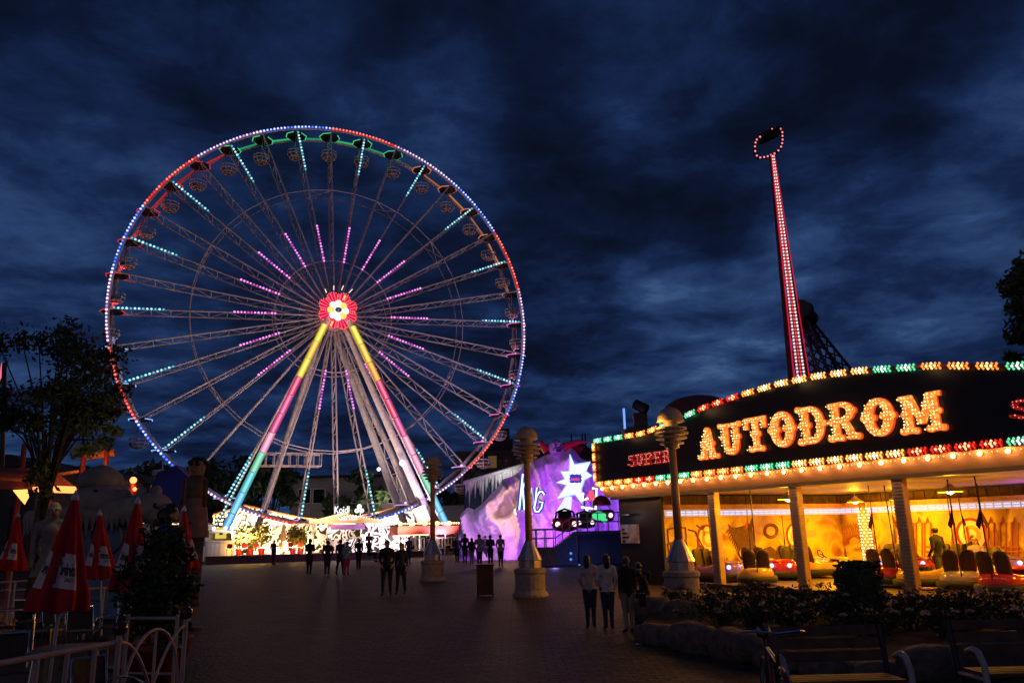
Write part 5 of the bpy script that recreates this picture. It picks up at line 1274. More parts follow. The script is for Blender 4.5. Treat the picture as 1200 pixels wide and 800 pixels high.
# hanging lamps in the arena
hl = 0
for px, py, lab in ((893, 585, 'hanging metal shade lamp above the eagle mural'), (1112, 566, 'hanging metal shade lamp nearest the right hand column'), (1030, 588, 'small hanging metal shade lamp deep in the hall'), (1150, 590, 'hanging shade lamp over the cars at the far right'), (800, 585, 'hanging shade lamp over the leftmost bay')):
    d = ray(px, py); zt = FB - .84
    t = 22.0
    for _ in range(30):
        zz = EYE + d.z * t - gz(t)
        if zz >= zt: break
        t += .35
    t = min(t, 32); P = Vector((d.x * t, t, EYE + d.z * t)); pp = P - AP
    wv = max(1.6, min(WB - 1.5, pp.dot(AN))); sv = pp.dot(AE); P = AU(max(WL + .8, sv), wv, zt)
    t_ = empty('hanging_lamp', tuple(P), 0, lab, 'hanging lamp', 'shade lamps hanging in the dodgem hall')
    q = MB(); q.lathe([(.06, .22), (.10, .16), (.30, .03), (.31, 0), (.28, .02), (.08, .14)], (0, 0, 0), 16, cap=False); q.cyl((0, 0, .18), (0, 0, .42), .015, n=6); q.build('shade', M['cream'], t_)
    q = MB(); q.ball((0, 0, .03), .10, 10, 7); q.build('bulb', emit('warm_hall_bulb', (1, .75, .3), 9), t_)
    lamp((0, 0, -.12), (1, .42, .006), 190, .1, parent=t_)
for s_, w_ in ((4.8, 3.0), (4.8, 7.0), (8, 8.0), (12, 8.0), (16, 8.0), (12, 4), (16.5, 4), (8, 5.0)):
    lamp(AU(s_, w_, ZS + .45), (1, .42, .004), 400, .15, 'SPOT', target=AU(s_, w_, 0), spot=165)
for s_, w_ in ((7, 6), (11, 8.5), (14, 6.5), (17, 8), (15.5, 3.0)): lamp(AU(s_, w_, ZS - .15), (.34, .06, 1), 22, .1, 'SPOT', target=AU(s_, w_, 9), spot=165)
for px, py in ((982, 664), (1152, 664)):                       # small blue-white spots on dodgem cars come later
    pass
# rooftop moving lights
rl = empty('roof_spotlight', tuple(AU(1.9, .9, FB + .35)), 0, 'black moving spotlights and speakers on the roof of the dodgem hall', 'spotlight')
q = MB(); q.box((0, 0, .9), (1.5, .9, 1.6)); q.build('box', M['black'], rl)
q = MB(); q.box((-.1, -.1, 2.0), (.5, .4, .5)); q.cyl((-.25, -.1, 2.6), (.12, -.35, 2.35), .2, .2, 12); q.box((-.05, -.1, 2.3), (.1, .3, .4)); q.build('head', M['black'], rl)
q = MB(); q.box((.75, -.5, 2.0), (.5, .06, .16), Matrix.Rotation(R(-30), 3, 'Y')); q.build('lit_panel', emit('white_panel', (.9, .9, 1), 1.6), rl)
q = MB(); q.box((-.75, -.55, 2.0), (.07, .07, .75)); q.build('blue_tube', emit('blue_tube', (.12, .25, 1), 1.8), rl)
dm = MB(); dm.ball((0, 0, 0), 1.0, 24, 12, 0, (1, 1, .55)); P = at(818, 487, 38); do = dm.build('dome_roof', mat('dark_red_dome', (.20, .05, .045), .6, scale=2), smooth=True)
do.location = P; do.scale = (1.75, 1.75, 1.75); tag(do, 'dark red dome roof rising behind the curved sign board', 'dome')
q = MB(); q.cyl((0, 0, -P.z / 1.75 + .2), (0, 0, -.0), .98, n=24); o = q.build('wall', M['dark_wall'], do)

# ------------------------------------------------------------------ dodgem cars
def dodgem_proto(body, seat):
    t = empty('dodgem_car')
    def rr(hx, hy, k=20, p=3.2):
        o = []
        for i in range(k):
            a = 2 * math.pi * i / k; c, s = math.cos(a), math.sin(a); o.append((hx * math.copysign(abs(c) ** (2 / p), c), hy * math.copysign(abs(s) ** (2 / p), s)))
        return o
    q = MB(); q.grid([[Vector((x, y, z)) for x, y in rr(.56 + d, .95 + d)] for d, z in ((-.05, .08), (.05, .10), (.07, .19), (.05, .28), (-.05, .30))], closed=True); q.build('bumper', mat('black_rubber', (.02, .02, .02), .7) if 'black_rubber' not in bpy.data.materials else bpy.data.materials['black_rubber'], t, smooth=True)
    q = MB(); rows = []
    for d, z, yo in ((-.04, .28, 0), (-.04, .38, 0), (-.08, .46, -.02), (-.14, .50, -.04), (-.24, .48, .02), (-.28, .30, .05)): rows.append([Vector((x, y + yo, z + (.10 if y < -.35 and z > .4 else 0) + (.0 if y < .5 else .05 if z > .4 else 0))) for x, y in rr(.56 + d, .95 + d)])
    q.grid(rows, closed=True); q.add(rows[-1], [tuple(range(20))]); q.build('body', body, t, smooth=True)
    q = MB(); rows = [[Vector((x * s + 0, -.62 + y * s * .5, z)) for x, y in rr(.40, .50)] for s, z in ((1, .60), (.96, .64), (.75, .67), (.3, .685), (.02, .69))]; q.grid(rows, closed=True); q.build('bonnet', body, t, smooth=True)
    q = MB(); q.box((0, .38, .46), (.78, .46, .12)); q.build('seat', seat, t)
    for sx_ in (-1, 1):
        q = MB(); q.grid([[Vector((sx_ * .21 + x * s, .64 + y * .5 + (z - .5) * .22, z)) for x, y in rr(.19, .12, 14)] for s, z in ((.9, .46), (1, .7), (1, .95), (.8, 1.06), (.05, 1.09))], closed=True); q.build('backrest', seat, t, smooth=True)
    q = MB(); q.path([(0.2 + .15 * math.cos(a * .524), -.02 + .06 * math.sin(a * .524), .80 + .13 * math.sin(a * .524)) for a in range(12)], .018, 5, closed=True); q.cyl((.2, -.02, .80), (.2, -.25, .66), .02, n=6); q.build('steering_wheel', M['black'], t)
    q = MB(); q.cyl((0, .88, .4), (0, .95, FB - AF - .52), .018, n=6); q.build('power_pole', M['dark'], t)
    q = MB(); q.add([(0, .93, 1.85), (0, .93, 2.15), (.15, .96, 1.72), (.07, .94, 1.60)], [(0, 1, 2, 3)]); q.build('pennant', mat('dark_pennant_cloth', (.12, .02, .03), .9) if 'dark_pennant_cloth' not in bpy.data.materials else bpy.data.materials['dark_pennant_cloth'], t)
    for sx_ in (-1, 1):
        q = MB(); q.ball((sx_ * .3, -.92, .48), .075, 8, 6); q.build('headlight', emit('dodgem_headlight', (.45, .5, 1), 2.2) if 'dodgem_headlight' not in bpy.data.materials else bpy.data.materials['dodgem_headlight'], t)
    return t
cbody = [mat('gold_car_shell', (.60, .36, .06), .2), mat('white_car_shell', (.50, .42, .30), .2), mat('red_car_shell', (.50, .03, .03), .2), mat('violet_car_shell', (.25, .12, .5), .2)]
cseat = mat('dark_seat_vinyl', (.05, .025, .02), .5)
protos = [dodgem_proto(b, cseat) for b in cbody]
used = set()
cars = [(782, 677, 3, .5, 'violet dodgem car at the far left of the arena'), (812, 673, 1, 2.6, 'white dodgem car with dark seats behind the lamp post base'), (868, 679, 1, 1.2, 'pale dodgem car just right of the first column'), (888, 685, 0, 2.9, 'gold dodgem car parked with its seat backs towards the roses'), (926, 678, 2, -.6, 'red dodgem car under the eagle tail'),
        (905, 672, 1, .3, 'pale dodgem car deep under the eagle mural'), (968, 676, 0, 1.8, 'gold dodgem car left of the dark clipped bush'), (1046, 686, 2, 2.4, 'red dodgem car just left of the third column'), (1040, 674, 1, -.9, 'pale dodgem car behind the dark clipped bush'), (1095, 690, 0, .9, 'gold dodgem car just right of the third column'),
        (1128, 692, 1, 2.7, 'pale dodgem car with dark seat backs at the front right'), (1156, 688, 0, -.7, 'gold dodgem car with riders at the front right'), (1186, 697, 2, 2.2, 'red dodgem car at the right picture edge'), (1172, 676, 3, .2, 'violet dodgem car deep in the hall at right'), (1100, 676, 2, -1.2, 'red dodgem car deep in the hall behind the attendant')]
riders = []
for i, (px, py, ci, rz, lab) in enumerate(cars):
    P = gnd(px, py, AF); pr_ = P - AP; s_ = max(WL + .9, pr_.dot(AE)); w_ = max(1.5, min(WB - 1.2, pr_.dot(AN))); P = AU(s_, w_, AF)
    t = protos[ci] if ci not in used else copy_tree(protos[ci]); used.add(ci)
    t.location = P; t.rotation_euler = (0, 0, rz); tag(t, lab, 'dodgem car', 'dodgem cars in the arena')
    if i in (11, 13, 9): riders.append((t, rz))
lab = ['rider in the gold dodgem car at the front right', 'rider in the violet dodgem car deep at right', 'rider in dark top in the gold car by the third column']
for (t, rz), l, c in zip(riders, lab, ((.30, .05, .05), (.35, .28, .5), (.05, .05, .08))):
    p = person((0, 0, 0), 0, 1.6, l, cloth('rider_top_%s' % c[0], c), cloth('jeans_blue', (.05, .07, .13)), pose=SIT, group='riders in the dodgem cars', hairm=M['hair2'])
    off = rotz(rz) @ Vector((-.18, .40, .53 - .52 * 1.6 + .10)); p.location = Vector(t.location) + off; p.rotation_euler = (0, 0, rz)
P = gnd(1106, 690, AF); s_, w_ = (P - AP).dot(AE), (P - AP).dot(AN)
person(tuple(AU(s_, max(w_, 1.0), AF)), R(200), 1.72, 'attendant in dark clothes standing among the dodgem cars', cloth('black_cloth', (.02, .02, .025)), cloth('grey_trousers', (.08, .075, .075)), pose=STEP)
# glowing column of lamps in the arena
lc = a_plane_w(1018, 650, 6.0); P = AU(lc[0], 6.0, AF)
lcx = empty('lamp_column', tuple(P), 0, 'column of yellow white lamps standing in the dodgem arena', 'lamp column')
q = MB(); q.cyl((0, 0, 0), (0, 0, ZS + .2), .13, n=10); q.build('post', GOLD, lcx)
q = MB()
for j in range(22):
    for k in range(7): a = 2 * math.pi * (k + .5 * (j % 2)) / 7; q.octa((.17 * math.cos(a), .17 * math.sin(a), .2 + j * .10), .035)
q.build('bulbs', emit('yellow_white_bulb', (1, .85, .4), 2.4), lcx)
# ------------------------------------------------------------------ plaza lamp posts
def lamp_post(px, D, lab, ped=True):
    x = onx(px, 600, D); t = empty('lamp_post', (x, D, gz(D)), 0, lab, 'lamp post', 'plaza lamp posts with ringed heads')
    q = MB(); q.lathe([(.56, -.1), (.56, .05), (.47, .18), (.46, .66), (.50, .70), (.50, .80), (.42, .84)], (0, 0, 0), 20); q.build('pedestal', M['concrete'], t, smooth=False)
    q = MB(); q.lathe([(.37, .84), (.37, 1.06), (.40, 1.08), (.14, 1.62), (.12, 1.66)], (0, 0, 0), 16); q.build('skirt', mat('brushed_metal_skirt', (.55, .50, .46), .3, .85) if 'brushed_metal_skirt' not in bpy.data.materials else bpy.data.materials['brushed_metal_skirt'], t)
    q = MB(); q.cyl((0, 0, 1.6), (0, 0, 4.15), .112, .102, 16); q.build('pole', mat('ochre_pole_paint', (.62, .36, .13), .45) if 'ochre_pole_paint' not in bpy.data.materials else bpy.data.materials['ochre_pole_paint'], t, smooth=True)  # ochre tone puts the hall's orange light into the pole colour
    hm = bpy.data.materials.get('lamp_head_paint') or mat('lamp_head_paint', (.50, .38, .26), .5)
    for z, r_ in ((4.20, .34), (4.34, .43), (4.47, .47), (4.60, .44)):
        q = MB(); q.lathe([(r_ - .12, z), (r_, z + .01), (r_, z + .05), (r_ - .14, z + .08)], (0, 0, 0), 24); q.build('ring', hm, t)
    q = MB(); q.cyl((0, 0, 4.1), (0, 0, 4.95), .20, n=18); q.build('lamp_core', mat('milk_glass', (.55, .48, .36), .3) if 'milk_glass' not in bpy.data.materials else bpy.data.materials['milk_glass'], t, smooth=True)
    q = MB(); q.lathe([(.38, 4.82), (.375, 4.86)] + [(.37 * math.cos(a * .157), 4.86 + .38 * math.sin(a * .157)) for a in range(1, 10)] + [(.01, 5.26)], (0, 0, 0), 24); q.build('dome', hm, t, smooth=True)
    return t
lp1 = lamp_post(619, 26.0, 'lamp post in front of the violet ice mountain with ochre pole')
lp2 = lamp_post(507, 35.3, 'lamp post before the red roofed pavilion, farthest of the three')
lp3 = lamp_post(793, 22.4, 'lamp post standing in front of the dodgem hall')
lamp((lp3.location.x - .45, lp3.location.y - .25, lp3.location.z + 4.72), (1, .50, .10), 14, .06)  # unseen light added beside the head to imitate fascia glow on it

# ------------------------------------------------------------------ bins and plaza things
P = gnd(569, 698); t = empty('litter_bin', tuple(P), 0, 'brown slatted litter bin on a post near the middle lamp post', 'litter bin')
q = MB(); q.box((0, 0, .48), (.52, .46, .86)); q.build('body', M['wood'], t)
q = MB()
for i in range(6): q.box((-.22 + .088 * i, -.24, .48), (.06, .03, .80))
q.build('slats', mat('red_brown_slat', (.20, .05, .03), .6), t)
q = MB(); q.box((0, 0, .94), (.58, .52, .05)); q.box((-.24, 0, .0), (.05, .05, .1)); q.box((.24, 0, 0), (.05, .05, .1)); q.build('lid', M['dark'], t)
P = gnd(748, 755); q = MB(); q.add([(-.06, -.05, .01), (.05, -.06, .015), (.06, .05, .008), (-.03, .06, .03)], [(0, 1, 2, 3)]); q.box((0, 0, .006), (.08, .06, .006)); o = q.build('paper_scrap', M['white']); o.location = P; tag(o, 'white scrap of paper lying on the paving near the girls', 'litter')  # small white sheet stands in for a bright glint on the ground

# ------------------------------------------------------------------ people on the plaza
BLK = cloth('black_cloth', (.02, .02, .025)); DGR = cloth('dark_grey_cloth', (.05, .05, .06)); JEAN = cloth('blue_jeans', (.035, .05, .10)); GRY = cloth('pale_grey_cloth', (.38, .34, .33)); WHT = cloth('off_white_cloth', (.62, .52, .46)); OLV = cloth('olive_cloth', (.10, .09, .06)); BRN = cloth('brown_cloth', (.12, .07, .05)); TRQ = cloth('turquoise_cloth', (.22, .42, .45)); MAG = cloth('magenta_cloth', (.55, .04, .18)); PUR = cloth('violet_cloth', (.14, .06, .22)); WHT2 = cloth('white_jacket', (.80, .70, .66)); BEI = cloth('beige_cloth', (.42, .30, .20)); RST = cloth('rust_cloth', (.36, .09, .05))
def stand(px, py, h, rz, lab, top, legs, dz=0.0, **k):
    if 'skirt' not in k and k.get('pose') is not SIT and k.get('pose') is not STEP: k['skirt'] = (.035 + .05 * ((px * 7) % 5) / 4, top)
    return person(tuple(gnd(px, py, dz)), R(rz), h, lab, top, legs, **k)
# the couple walking towards us
stand(453, 697, 1.80, 6, 'man in dark jacket walking towards the camera beside a woman', BLK, BLK, pose={**WIDE, **POCK}, group=None)
stand(470, 696, 1.70, -8, 'woman in dark clothes walking beside the dark jacketed man', DGR, BLK, female=True, hair='long', hairm=M['hair2'], pose=STEP)
# queue before the kiosk
stand(320, 661.5, 1.74, 150, 'dark figure standing at the terrace edge before the potted trees', BLK, DGR, pose=POCK)
stand(362, 673, 1.84, 180, 'man in black with arms folded left of the kiosk queue', BLK, BLK, pose=FOLD)
stand(383, 675, 1.76, 195, 'man in black jacket and jeans with pale shoes facing the kiosk', BLK, JEAN, pose={**POCK}, shoe=M['white'])
stand(398, 673, 1.78, 160, 'man in grey jacket close beside the woman in magenta trousers', DGR, JEAN, pose=STEP)
stand(406, 673.5, 1.66, 190, 'woman in turquoise jacket and magenta trousers at the kiosk', TRQ, MAG, female=True, pose=POCK)
stand(420, 667, 1.74, 200, 'person in dark coat in front of the right kiosk corner', BLK, BLK, pose=POCK)
p = stand(432, 664, 1.70, 120, 'seated dark figure on a bench right of the kiosk', BLK, BLK, pose=SIT); p.location.z -= .10
P = p.location; t = empty('low_bench', (P.x, P.y + .05, gz(P.y)), 0, 'low metal bench under the seated dark figure', 'bench')
q = MB(); q.box((.1, 0, .42), (1.7, .45, .06)); q.build('seat', M['steel'], t)
for xx in (-.6, .8):
    q = MB(); q.box((xx, 0, .2), (.06, .4, .4)); q.build('leg', M['steel'], t)
stand(432, 652, 1.74, 180, 'dark haired person standing behind the bench near the pattern fence', BRN, BLK, dz=.35, hair='long')
stand(479, 661, 1.76, 170, 'person in violet jacket behind the walking couple', PUR, JEAN, pose=POCK)
stand(502, 658, 1.74, 175, 'grey jacketed person standing at the pavilion railing', GRY, JEAN, pose=FOLD)
stand(237, 657, 1.70, 100, 'dark figure at far left beside the white pillar', BLK, BLK, hairm=M['hair'])
# group before the mountain
for px, py, h, rz, l, a, b, kw in ((536, 659, 1.72, 200, 'dark figure leftmost of the group before the ice mountain', BLK, BLK, {}), (545, 660, 1.88, 170, 'tall dark man in the group before the ice mountain', BLK, DGR, dict(pose=POCK)), (553, 661, 1.62, 190, 'woman with pale skirt hem in the group before the mountain', DGR, GRY, dict(female=True, hair='long')),
                               (562, 665, 1.84, 185, 'man in light grey jacket in the group before the mountain', GRY, DGR, dict(pose=POCK)), (575, 663, 1.78, 175, 'dark figure right of the man in the light jacket', BLK, BLK, dict(pose=FOLD)), (587, 664, 1.80, 165, 'person in beige jacket at the right end of the mountain group', BEI, DGR, dict(pose=POCK)), (569, 656, 1.7, 190, 'dark figure farthest back in the mountain group', DGR, BLK, {})):
    stand(px, py, h, rz, l, a, b, **kw)
# the three girls with their backs to us
stand(693, 735, 1.50, 172, 'girl in pale jacket leaning in, leftmost of the three girls', cloth('pale_rose_jacket', (.60, .48, .45)), JEAN, female=True, hair='long', pose={'ht': (.035, -.02, .935), 'hb': (.02, -.018, .88), **POCK}, vox=.010)
stand(714, 737, 1.50, 180, 'girl in off white jacket with long dark hair, middle of the three girls', WHT2, JEAN, female=True, hair='long', pose=POCK, vox=.010)
stand(738, 741, 1.46, 190, 'girl in black jacket and pale trousers, rightmost of the three girls', BLK, cloth('pale_trousers', (.40, .28, .20)), female=True, hair='tail', hairm=M['hair2'], vox=.010)
sp_ = stand(757, 722, 1.46, 215, 'crouching person in black coat sitting on the planter rock by the girls', BLK, BLK, pose={**SIT, 'che': (0, -.06, .73), 'nec': (0, -.09, .815), 'hb': (0, -.11, .87), 'ht': (0, -.115, .93)}, vox=.010); sp_.location.z -= .22
P = gnd(738, 741); t = empty('shoulder_bag', (P.x + .27, P.y - .04, P.z + .55), 0, 'dark shoulder bag hanging at the side of the girl in black', 'bag')
q = MB(); q.box((0, 0, .06), (.12, .26, .24)); q.build('bag_body', BLK, t); q = MB(); q.path([(0, -.08, .18), (-.03, -.05, .45), (-.14, .02, .60), (-.05, .09, .45), (0, .10, .18)], .012, 5); q.build('strap', BLK, t)

# ------------------------------------------------------------------ planter with roses, rocks, bush
edge = [(750, 748), (790, 757), (840, 768), (890, 778), (940, 786), (1000, 792), (1060, 794), (1130, 790), (1215, 785)]
eg = [gnd(a, b) for a, b in edge]
backl = [gnd(775, 712), gnd(845, 712), gnd(950, 715), gnd(1060, 718), gnd(1215, 722)]
rim = empty('stone_planter', tuple(eg[2]), 0, 'curved low stone planter edge of rounded rock pieces round the rose bed', 'planter')
rnd = random.Random(4)
def stone_block(c, ln, ang, h, seed):
    q = MB(); rows = []; r2 = random.Random(seed)
    for i in range(9):
        t = -1 + 2 * i / 8; k = max(.0, 1 - abs(t) ** 4.0); row = []
        for a in range(12):
            th = 2 * math.pi * a / 12; y = .26 * math.copysign(abs(math.cos(th)) ** .6, math.cos(th)) * (.35 + .65 * k); z = h * .5 + h * .55 * math.copysign(abs(math.sin(th)) ** .6, math.sin(th)) * (.35 + .65 * k)
            p = rotz(ang) @ Vector((t * ln / 2, y, z)) + Vector(c); nn = noise.noise(p * 2.1 + Vector((seed, 0, 0))) * .07 + noise.noise(p * 7) * .02
            row.append(p + Vector((nn, nn, nn * .9)))
        rows.append(row)
    q.grid(rows, closed=True); q.add(rows[0], [tuple(range(12))]); q.add(rows[-1], [tuple(reversed(range(12)))]); return q
tot = []
for a, b in zip(eg, eg[1:]):
    n = max(1, int((b - a).length / .95))
    for i in range(n): tot.append((a + (b - a) * (i + .5) / n, (b - a).length / n, math.atan2((b - a).y, (b - a).x)))
for i, (c, ln, an) in enumerate(tot):
    h = .34 + .16 * math.sin(i * 1.1) + rnd.uniform(-.03, .05)
    stone_block(c - Vector((0, 0, .05)) - Vector(eg[2]), ln * 1.08, an, max(.24, h), i + 3).build('rock_piece', M['stone'], rim, smooth=True)
for i, (px, py, sx_, hz) in enumerate(((765, 728, .9, .55), (800, 731, 1.0, .52))):
    o = stone_block(Vector((0, 0, -.05)), sx_, .3 * i, hz, 40 + i).build('rock', M['stone'], smooth=True); o.location = gnd(px, py); tag(o, ('rounded rock in front of the crouching person' if i == 0 else 'rounded rock at the foot of the lamp post by the hall'), 'rock', 'rocks at the planter end')
q = MB(); pts = [p + Vector((0, .15, .16)) for p in eg] + [p + Vector((0, 0, .16)) for p in reversed(backl)]
q.add(pts, [tuple(range(len(pts)))]); so_ = q.build('soil_bed', mat('dark_soil', (.035, .025, .02), .95, bump=1.0, scale=8)); tag(so_, 'dark soil of the rose bed', kind='structure')
RED_L = mat('rose_leaf', (.05, .075, .03), .55, c2=(.03, .04, .018), scale=12); PET = mat('pale_rose_petal', (.70, .52, .42), .7, var=.15)
shrubs = [(800, 722, .55), (838, 725, .62), (872, 728, .7), (905, 732, .72), (845, 740, .5), (885, 748, .55), (930, 750, .62), (948, 732, .72), (985, 742, .6), (975, 730, .68), (1040, 738, .62), (1070, 748, .66), (1105, 742, .66), (1140, 748, .68), (1180, 744, .70), (1110, 758, .5), (1030, 756, .5), (1195, 756, .5), (1075, 732, .6), (1150, 732, .6)]
rl_ = ['first rose bush beside the lamp post foot', 'rose bush before the first column', 'rose bush below the gold dodgem car', 'dense rose bush below the eagle mural', 'low rose bush just behind the leftmost planter rocks', 'low rose bush with few flowers before the dense one', 'rose bush behind the red bicycle handlebar', 'tall rose bush left of the clipped bush', 'rose bush in front of the clipped dark bush', 'rose bush touching the left side of the clipped bush', 'rose bush touching the right side of the clipped bush', 'rose bush with a large pale bloom before the third column', 'rose bush right of the third column', 'rose bush behind the gap between the benches', 'rose bush behind the right bench back', 'low rose bush behind the left bench arm', 'low rose bush behind the left bench middle', 'low rose bush at the right picture edge behind the bench', 'rose bush at the foot of the third column', 'rose bush below the riders in the hall']
for i, ((px, py, hh), l) in enumerate(zip(shrubs, rl_)):
    hh *= .74; P = gnd(px, py); rn = random.Random(100 + i); t = empty('rose_bush', (P.x, P.y, P.z + .12), 0, l, 'rose bush', 'rose bushes in the planter')
    st = MB(); lf = MB(); fl_ = MB(); wd = .75 * P.y / 14
    for k in range(16):
        a = rn.random() * 6.28; rr = rn.random() * wd; tp = Vector((math.cos(a) * rr, math.sin(a) * rr * .7, hh * rn.uniform(.65, 1.25)))
        st.path([Vector((math.cos(a) * .1, math.sin(a) * .1, 0)), tp * .5 + Vector((0, 0, hh * .12)), tp], [.014, .010, .005], 4)
        for _ in range(3): leaves(lf, tp * rn.uniform(.45, 1.0), (.17, .17, .14), 17, .043, rnd=rn, shell=.1)
        if rn.random() < .30:
            for r_, z in ((.05, 0), (.07, .0), (.04, .025)):
                for m_ in range(5): b = m_ * 1.257 + r_ * 60; fl_.add([tp, tp + Vector((r_ * math.cos(b - .5), r_ * math.sin(b - .5), .02 + z)), tp + Vector((r_ * 1.3 * math.cos(b), r_ * 1.3 * math.sin(b), .045 + z)), tp + Vector((r_ * math.cos(b + .5), r_ * math.sin(b + .5), .02 + z))], [(0, 1, 2, 3)])
    st.build('stem', M['bark'], t); lf.build('foliage', RED_L, t)
    if fl_.f: fl_.build('blossom', PET, t)
P = gnd(1013, 738); t = empty('clipped_bush', tuple(P), 0, 'dark clipped box shaped bush rising from the rose bed', 'bush')
D_ = P.y; hb = at(1013, 659, D_).z - P.z; wb = (onx(1037, 690, D_) - onx(990, 690, D_)) / 2; lf = MB(); rn = random.Random(9)
q = MB(); q.grid([[Vector((wb * .86 * s * math.copysign(abs(math.cos(a)) ** .6, math.cos(a)), wb * .8 * s * math.copysign(abs(math.sin(a)) ** .6, math.sin(a)), z * hb)) for a in [2 * math.pi * k / 16 for k in range(16)]] for s, z in ((.9, .05), (1, .3), (1.0, .8), (.85, .93), (.3, .97), (.02, .98))], closed=True); q.build('crown', M['leaf'], t, smooth=True)
for _ in range(2600):
    a = rn.random() * 6.283; z = rn.random() * 1.0; s = wb * (1 if z < .85 else 1 - (z - .85) * 2.2) * rn.uniform(.88, 1.05)
    if rn.random() < .2: s *= rn.random(); z = rn.uniform(.95, 1.02)
    c = Vector((s * math.copysign(abs(math.cos(a)) ** .6, math.cos(a)), s * math.copysign(abs(math.sin(a)) ** .6, math.sin(a)), z * hb)); leaves(lf, c, (.02, .02, .02), 1, .05, rnd=rn)
lf.build('foliage', M['leaf'], t)
q = MB(); q.cyl((0, 0, -.1), (0, 0, hb * .3), .07, n=8); q.build('trunk', M['bark'], t)

# ------------------------------------------------------------------ benches and bicycle
def bench(pl, pr, yb, lab, D, seatpy, backpy):
    """front seen bench: arm pixels left/right at depth D"""
    L = Vector((onx(pl, 770, D), D, gz(D))); Rr = Vector((onx(pr, 770, D), D, gz(D))); ctr = (L + Rr) / 2; hw = (Rr - L).length / 2
    t = empty('park_bench', tuple(ctr), 0, lab, 'bench', 'wooden benches by the rose planter')
    for sgn in (-1, 1):
        q = MB(); x = sgn * hw
        q.path([(x, -.10, -.05), (x, -.11, .30), (x - .0, -.10, .55), (x, -.02, .66), (x, .08, .68), (x, .20, .64)], .034, 8); q.cyl((x, -.10, .40), (x, .44, .40), .025, n=6)
        q.build('arm_frame', mat('worn_white_tube', (.50, .47, .45), .4) if 'worn_white_tube' not in bpy.data.materials else bpy.data.materials['worn_white_tube'], t, smooth=True)  # white steel toned down to a greyer tone
    for sgn in (-1, 1):
        x = sgn * hw; q = MB(); q.path([(x, .38, -.05), (x, .44, .45), (x, .52, .92)], .030, 8); q.build('back_post', M['dark'], t)
    for i in range(4):
        q = MB(); q.box((0, .0 + .115 * i, .435), (2 * hw - .06, .095, .035)); q.build('seat_slat', M['wood'], t)
    for i in range(3):
        q = MB(); q.box((0, .47 + .035 * i, .62 + .125 * i), (2 * hw - .06, .03, .10), Matrix.Rotation(R(-14), 3, 'X')); q.build('back_slat', M['wood'], t)
    return t
bench(916, 1060, 0, 'wooden bench with white metal arms beside the bicycle', 8.7, 765, 730)
bench(1146, 1275, 0, 'wooden bench cut by the right picture edge', 8.9, 772, 740)
bk = empty('bicycle', (onx(906, 790, 8.35), 8.35, gz(8.35)), R(-8), 'dark red bicycle seen end on, leaning at the left bench arm', 'bicycle')
def wheel_b(y):
    q = MB(); q.path([(0, y + .33 * math.cos(2 * math.pi * i / 28), .34 + .33 * math.sin(2 * math.pi * i / 28)) for i in range(28)], .018, 6, closed=True); w = q.build('wheel', M['black'], bk)
    q = MB(); q.path([(0, y + .305 * math.cos(2 * math.pi * i / 28), .34 + .305 * math.sin(2 * math.pi * i / 28)) for i in range(28)], .008, 4, closed=True)
    for i in range(16): q.cyl((0.012 * (-1) ** i, y, .34), (0, y + .305 * math.cos(2 * math.pi * i / 16), .34 + .305 * math.sin(2 * math.pi * i / 16)), .0018, n=3)
    q.build('spokes', M['chrome'], w)
wheel_b(-.55); wheel_b(.50)
rp_ = mat('dark_red_bike_paint', (.20, .015, .02), .25)
q = MB()
for a, b in (((0, -.38, .82), (0, .10, .34)), ((0, -.36, .74), (0, .22, .80)), ((0, .10, .34), (0, .24, .88)), ((0, .10, .34), (0, .50, .34)), ((0, .22, .80), (0, .50, .34)), ((0, -.38, .82), (0, -.36, .72))): q.cyl(a, b, .018, n=8)
for s in (-1, 1): q.path([(.045 * s, -.37, .68), (.05 * s, -.48, .5), (.05 * s, -.55, .34)], .012, 6)
q.build('frame', rp_, bk)
q = MB(); q.cyl((0, -.39, .80), (0, -.43, 1.0), .014, n=6); q.path([(-.28, -.28, 1.0), (-.22, -.40, 1.02), (0, -.44, 1.0), (.22, -.40, 1.02), (.28, -.28, 1.0)], .013, 6); q.build('handlebar', M['chrome'], bk)
q = MB(); q.path([(0, .20, .92), (0, .30, .93), (0, .38, .94)], [.03, .06, .08], 8); q.build('saddle', M['black'], bk)
q = MB(); q.cyl((-.08, .10, .34), (.08, .10, .34), .05, n=12); q.box((-.11, .02, .24), (.09, .05, .02)); q.box((.11, .18, .44), (.09, .05, .02)); q.build('crank', M['chrome'], bk)
q = MB(); q.path([(0, -.55 + .37 * math.cos(R(a)), .34 + .37 * math.sin(R(a))) for a in range(10, 150, 14)], .022, 6); q.build('mudguard', rp_, bk)

# ------------------------------------------------------------------ poplar at the right edge
for px, pyt, D, rw, l, sd in ((1206, 286, 62, 2.15, 'tall dark poplar at the right picture edge above the sign', 61), (1178, 398, 66, .7, 'slim young poplar just left of the tall one', 62)):
    P = at(px, pyt, D); z0 = gz(D); hh = P.z - z0
    tree('poplar', (P.x, D, z0), hh, (rw, rw, hh * .47), l, M['leaf'], 12000 if rw > 1 else 2400, .36, 'dark poplars behind the hall', .25, seed=sd, clumps=70 if rw > 1 else 26, trunk_h=.3, cs_=1.7)

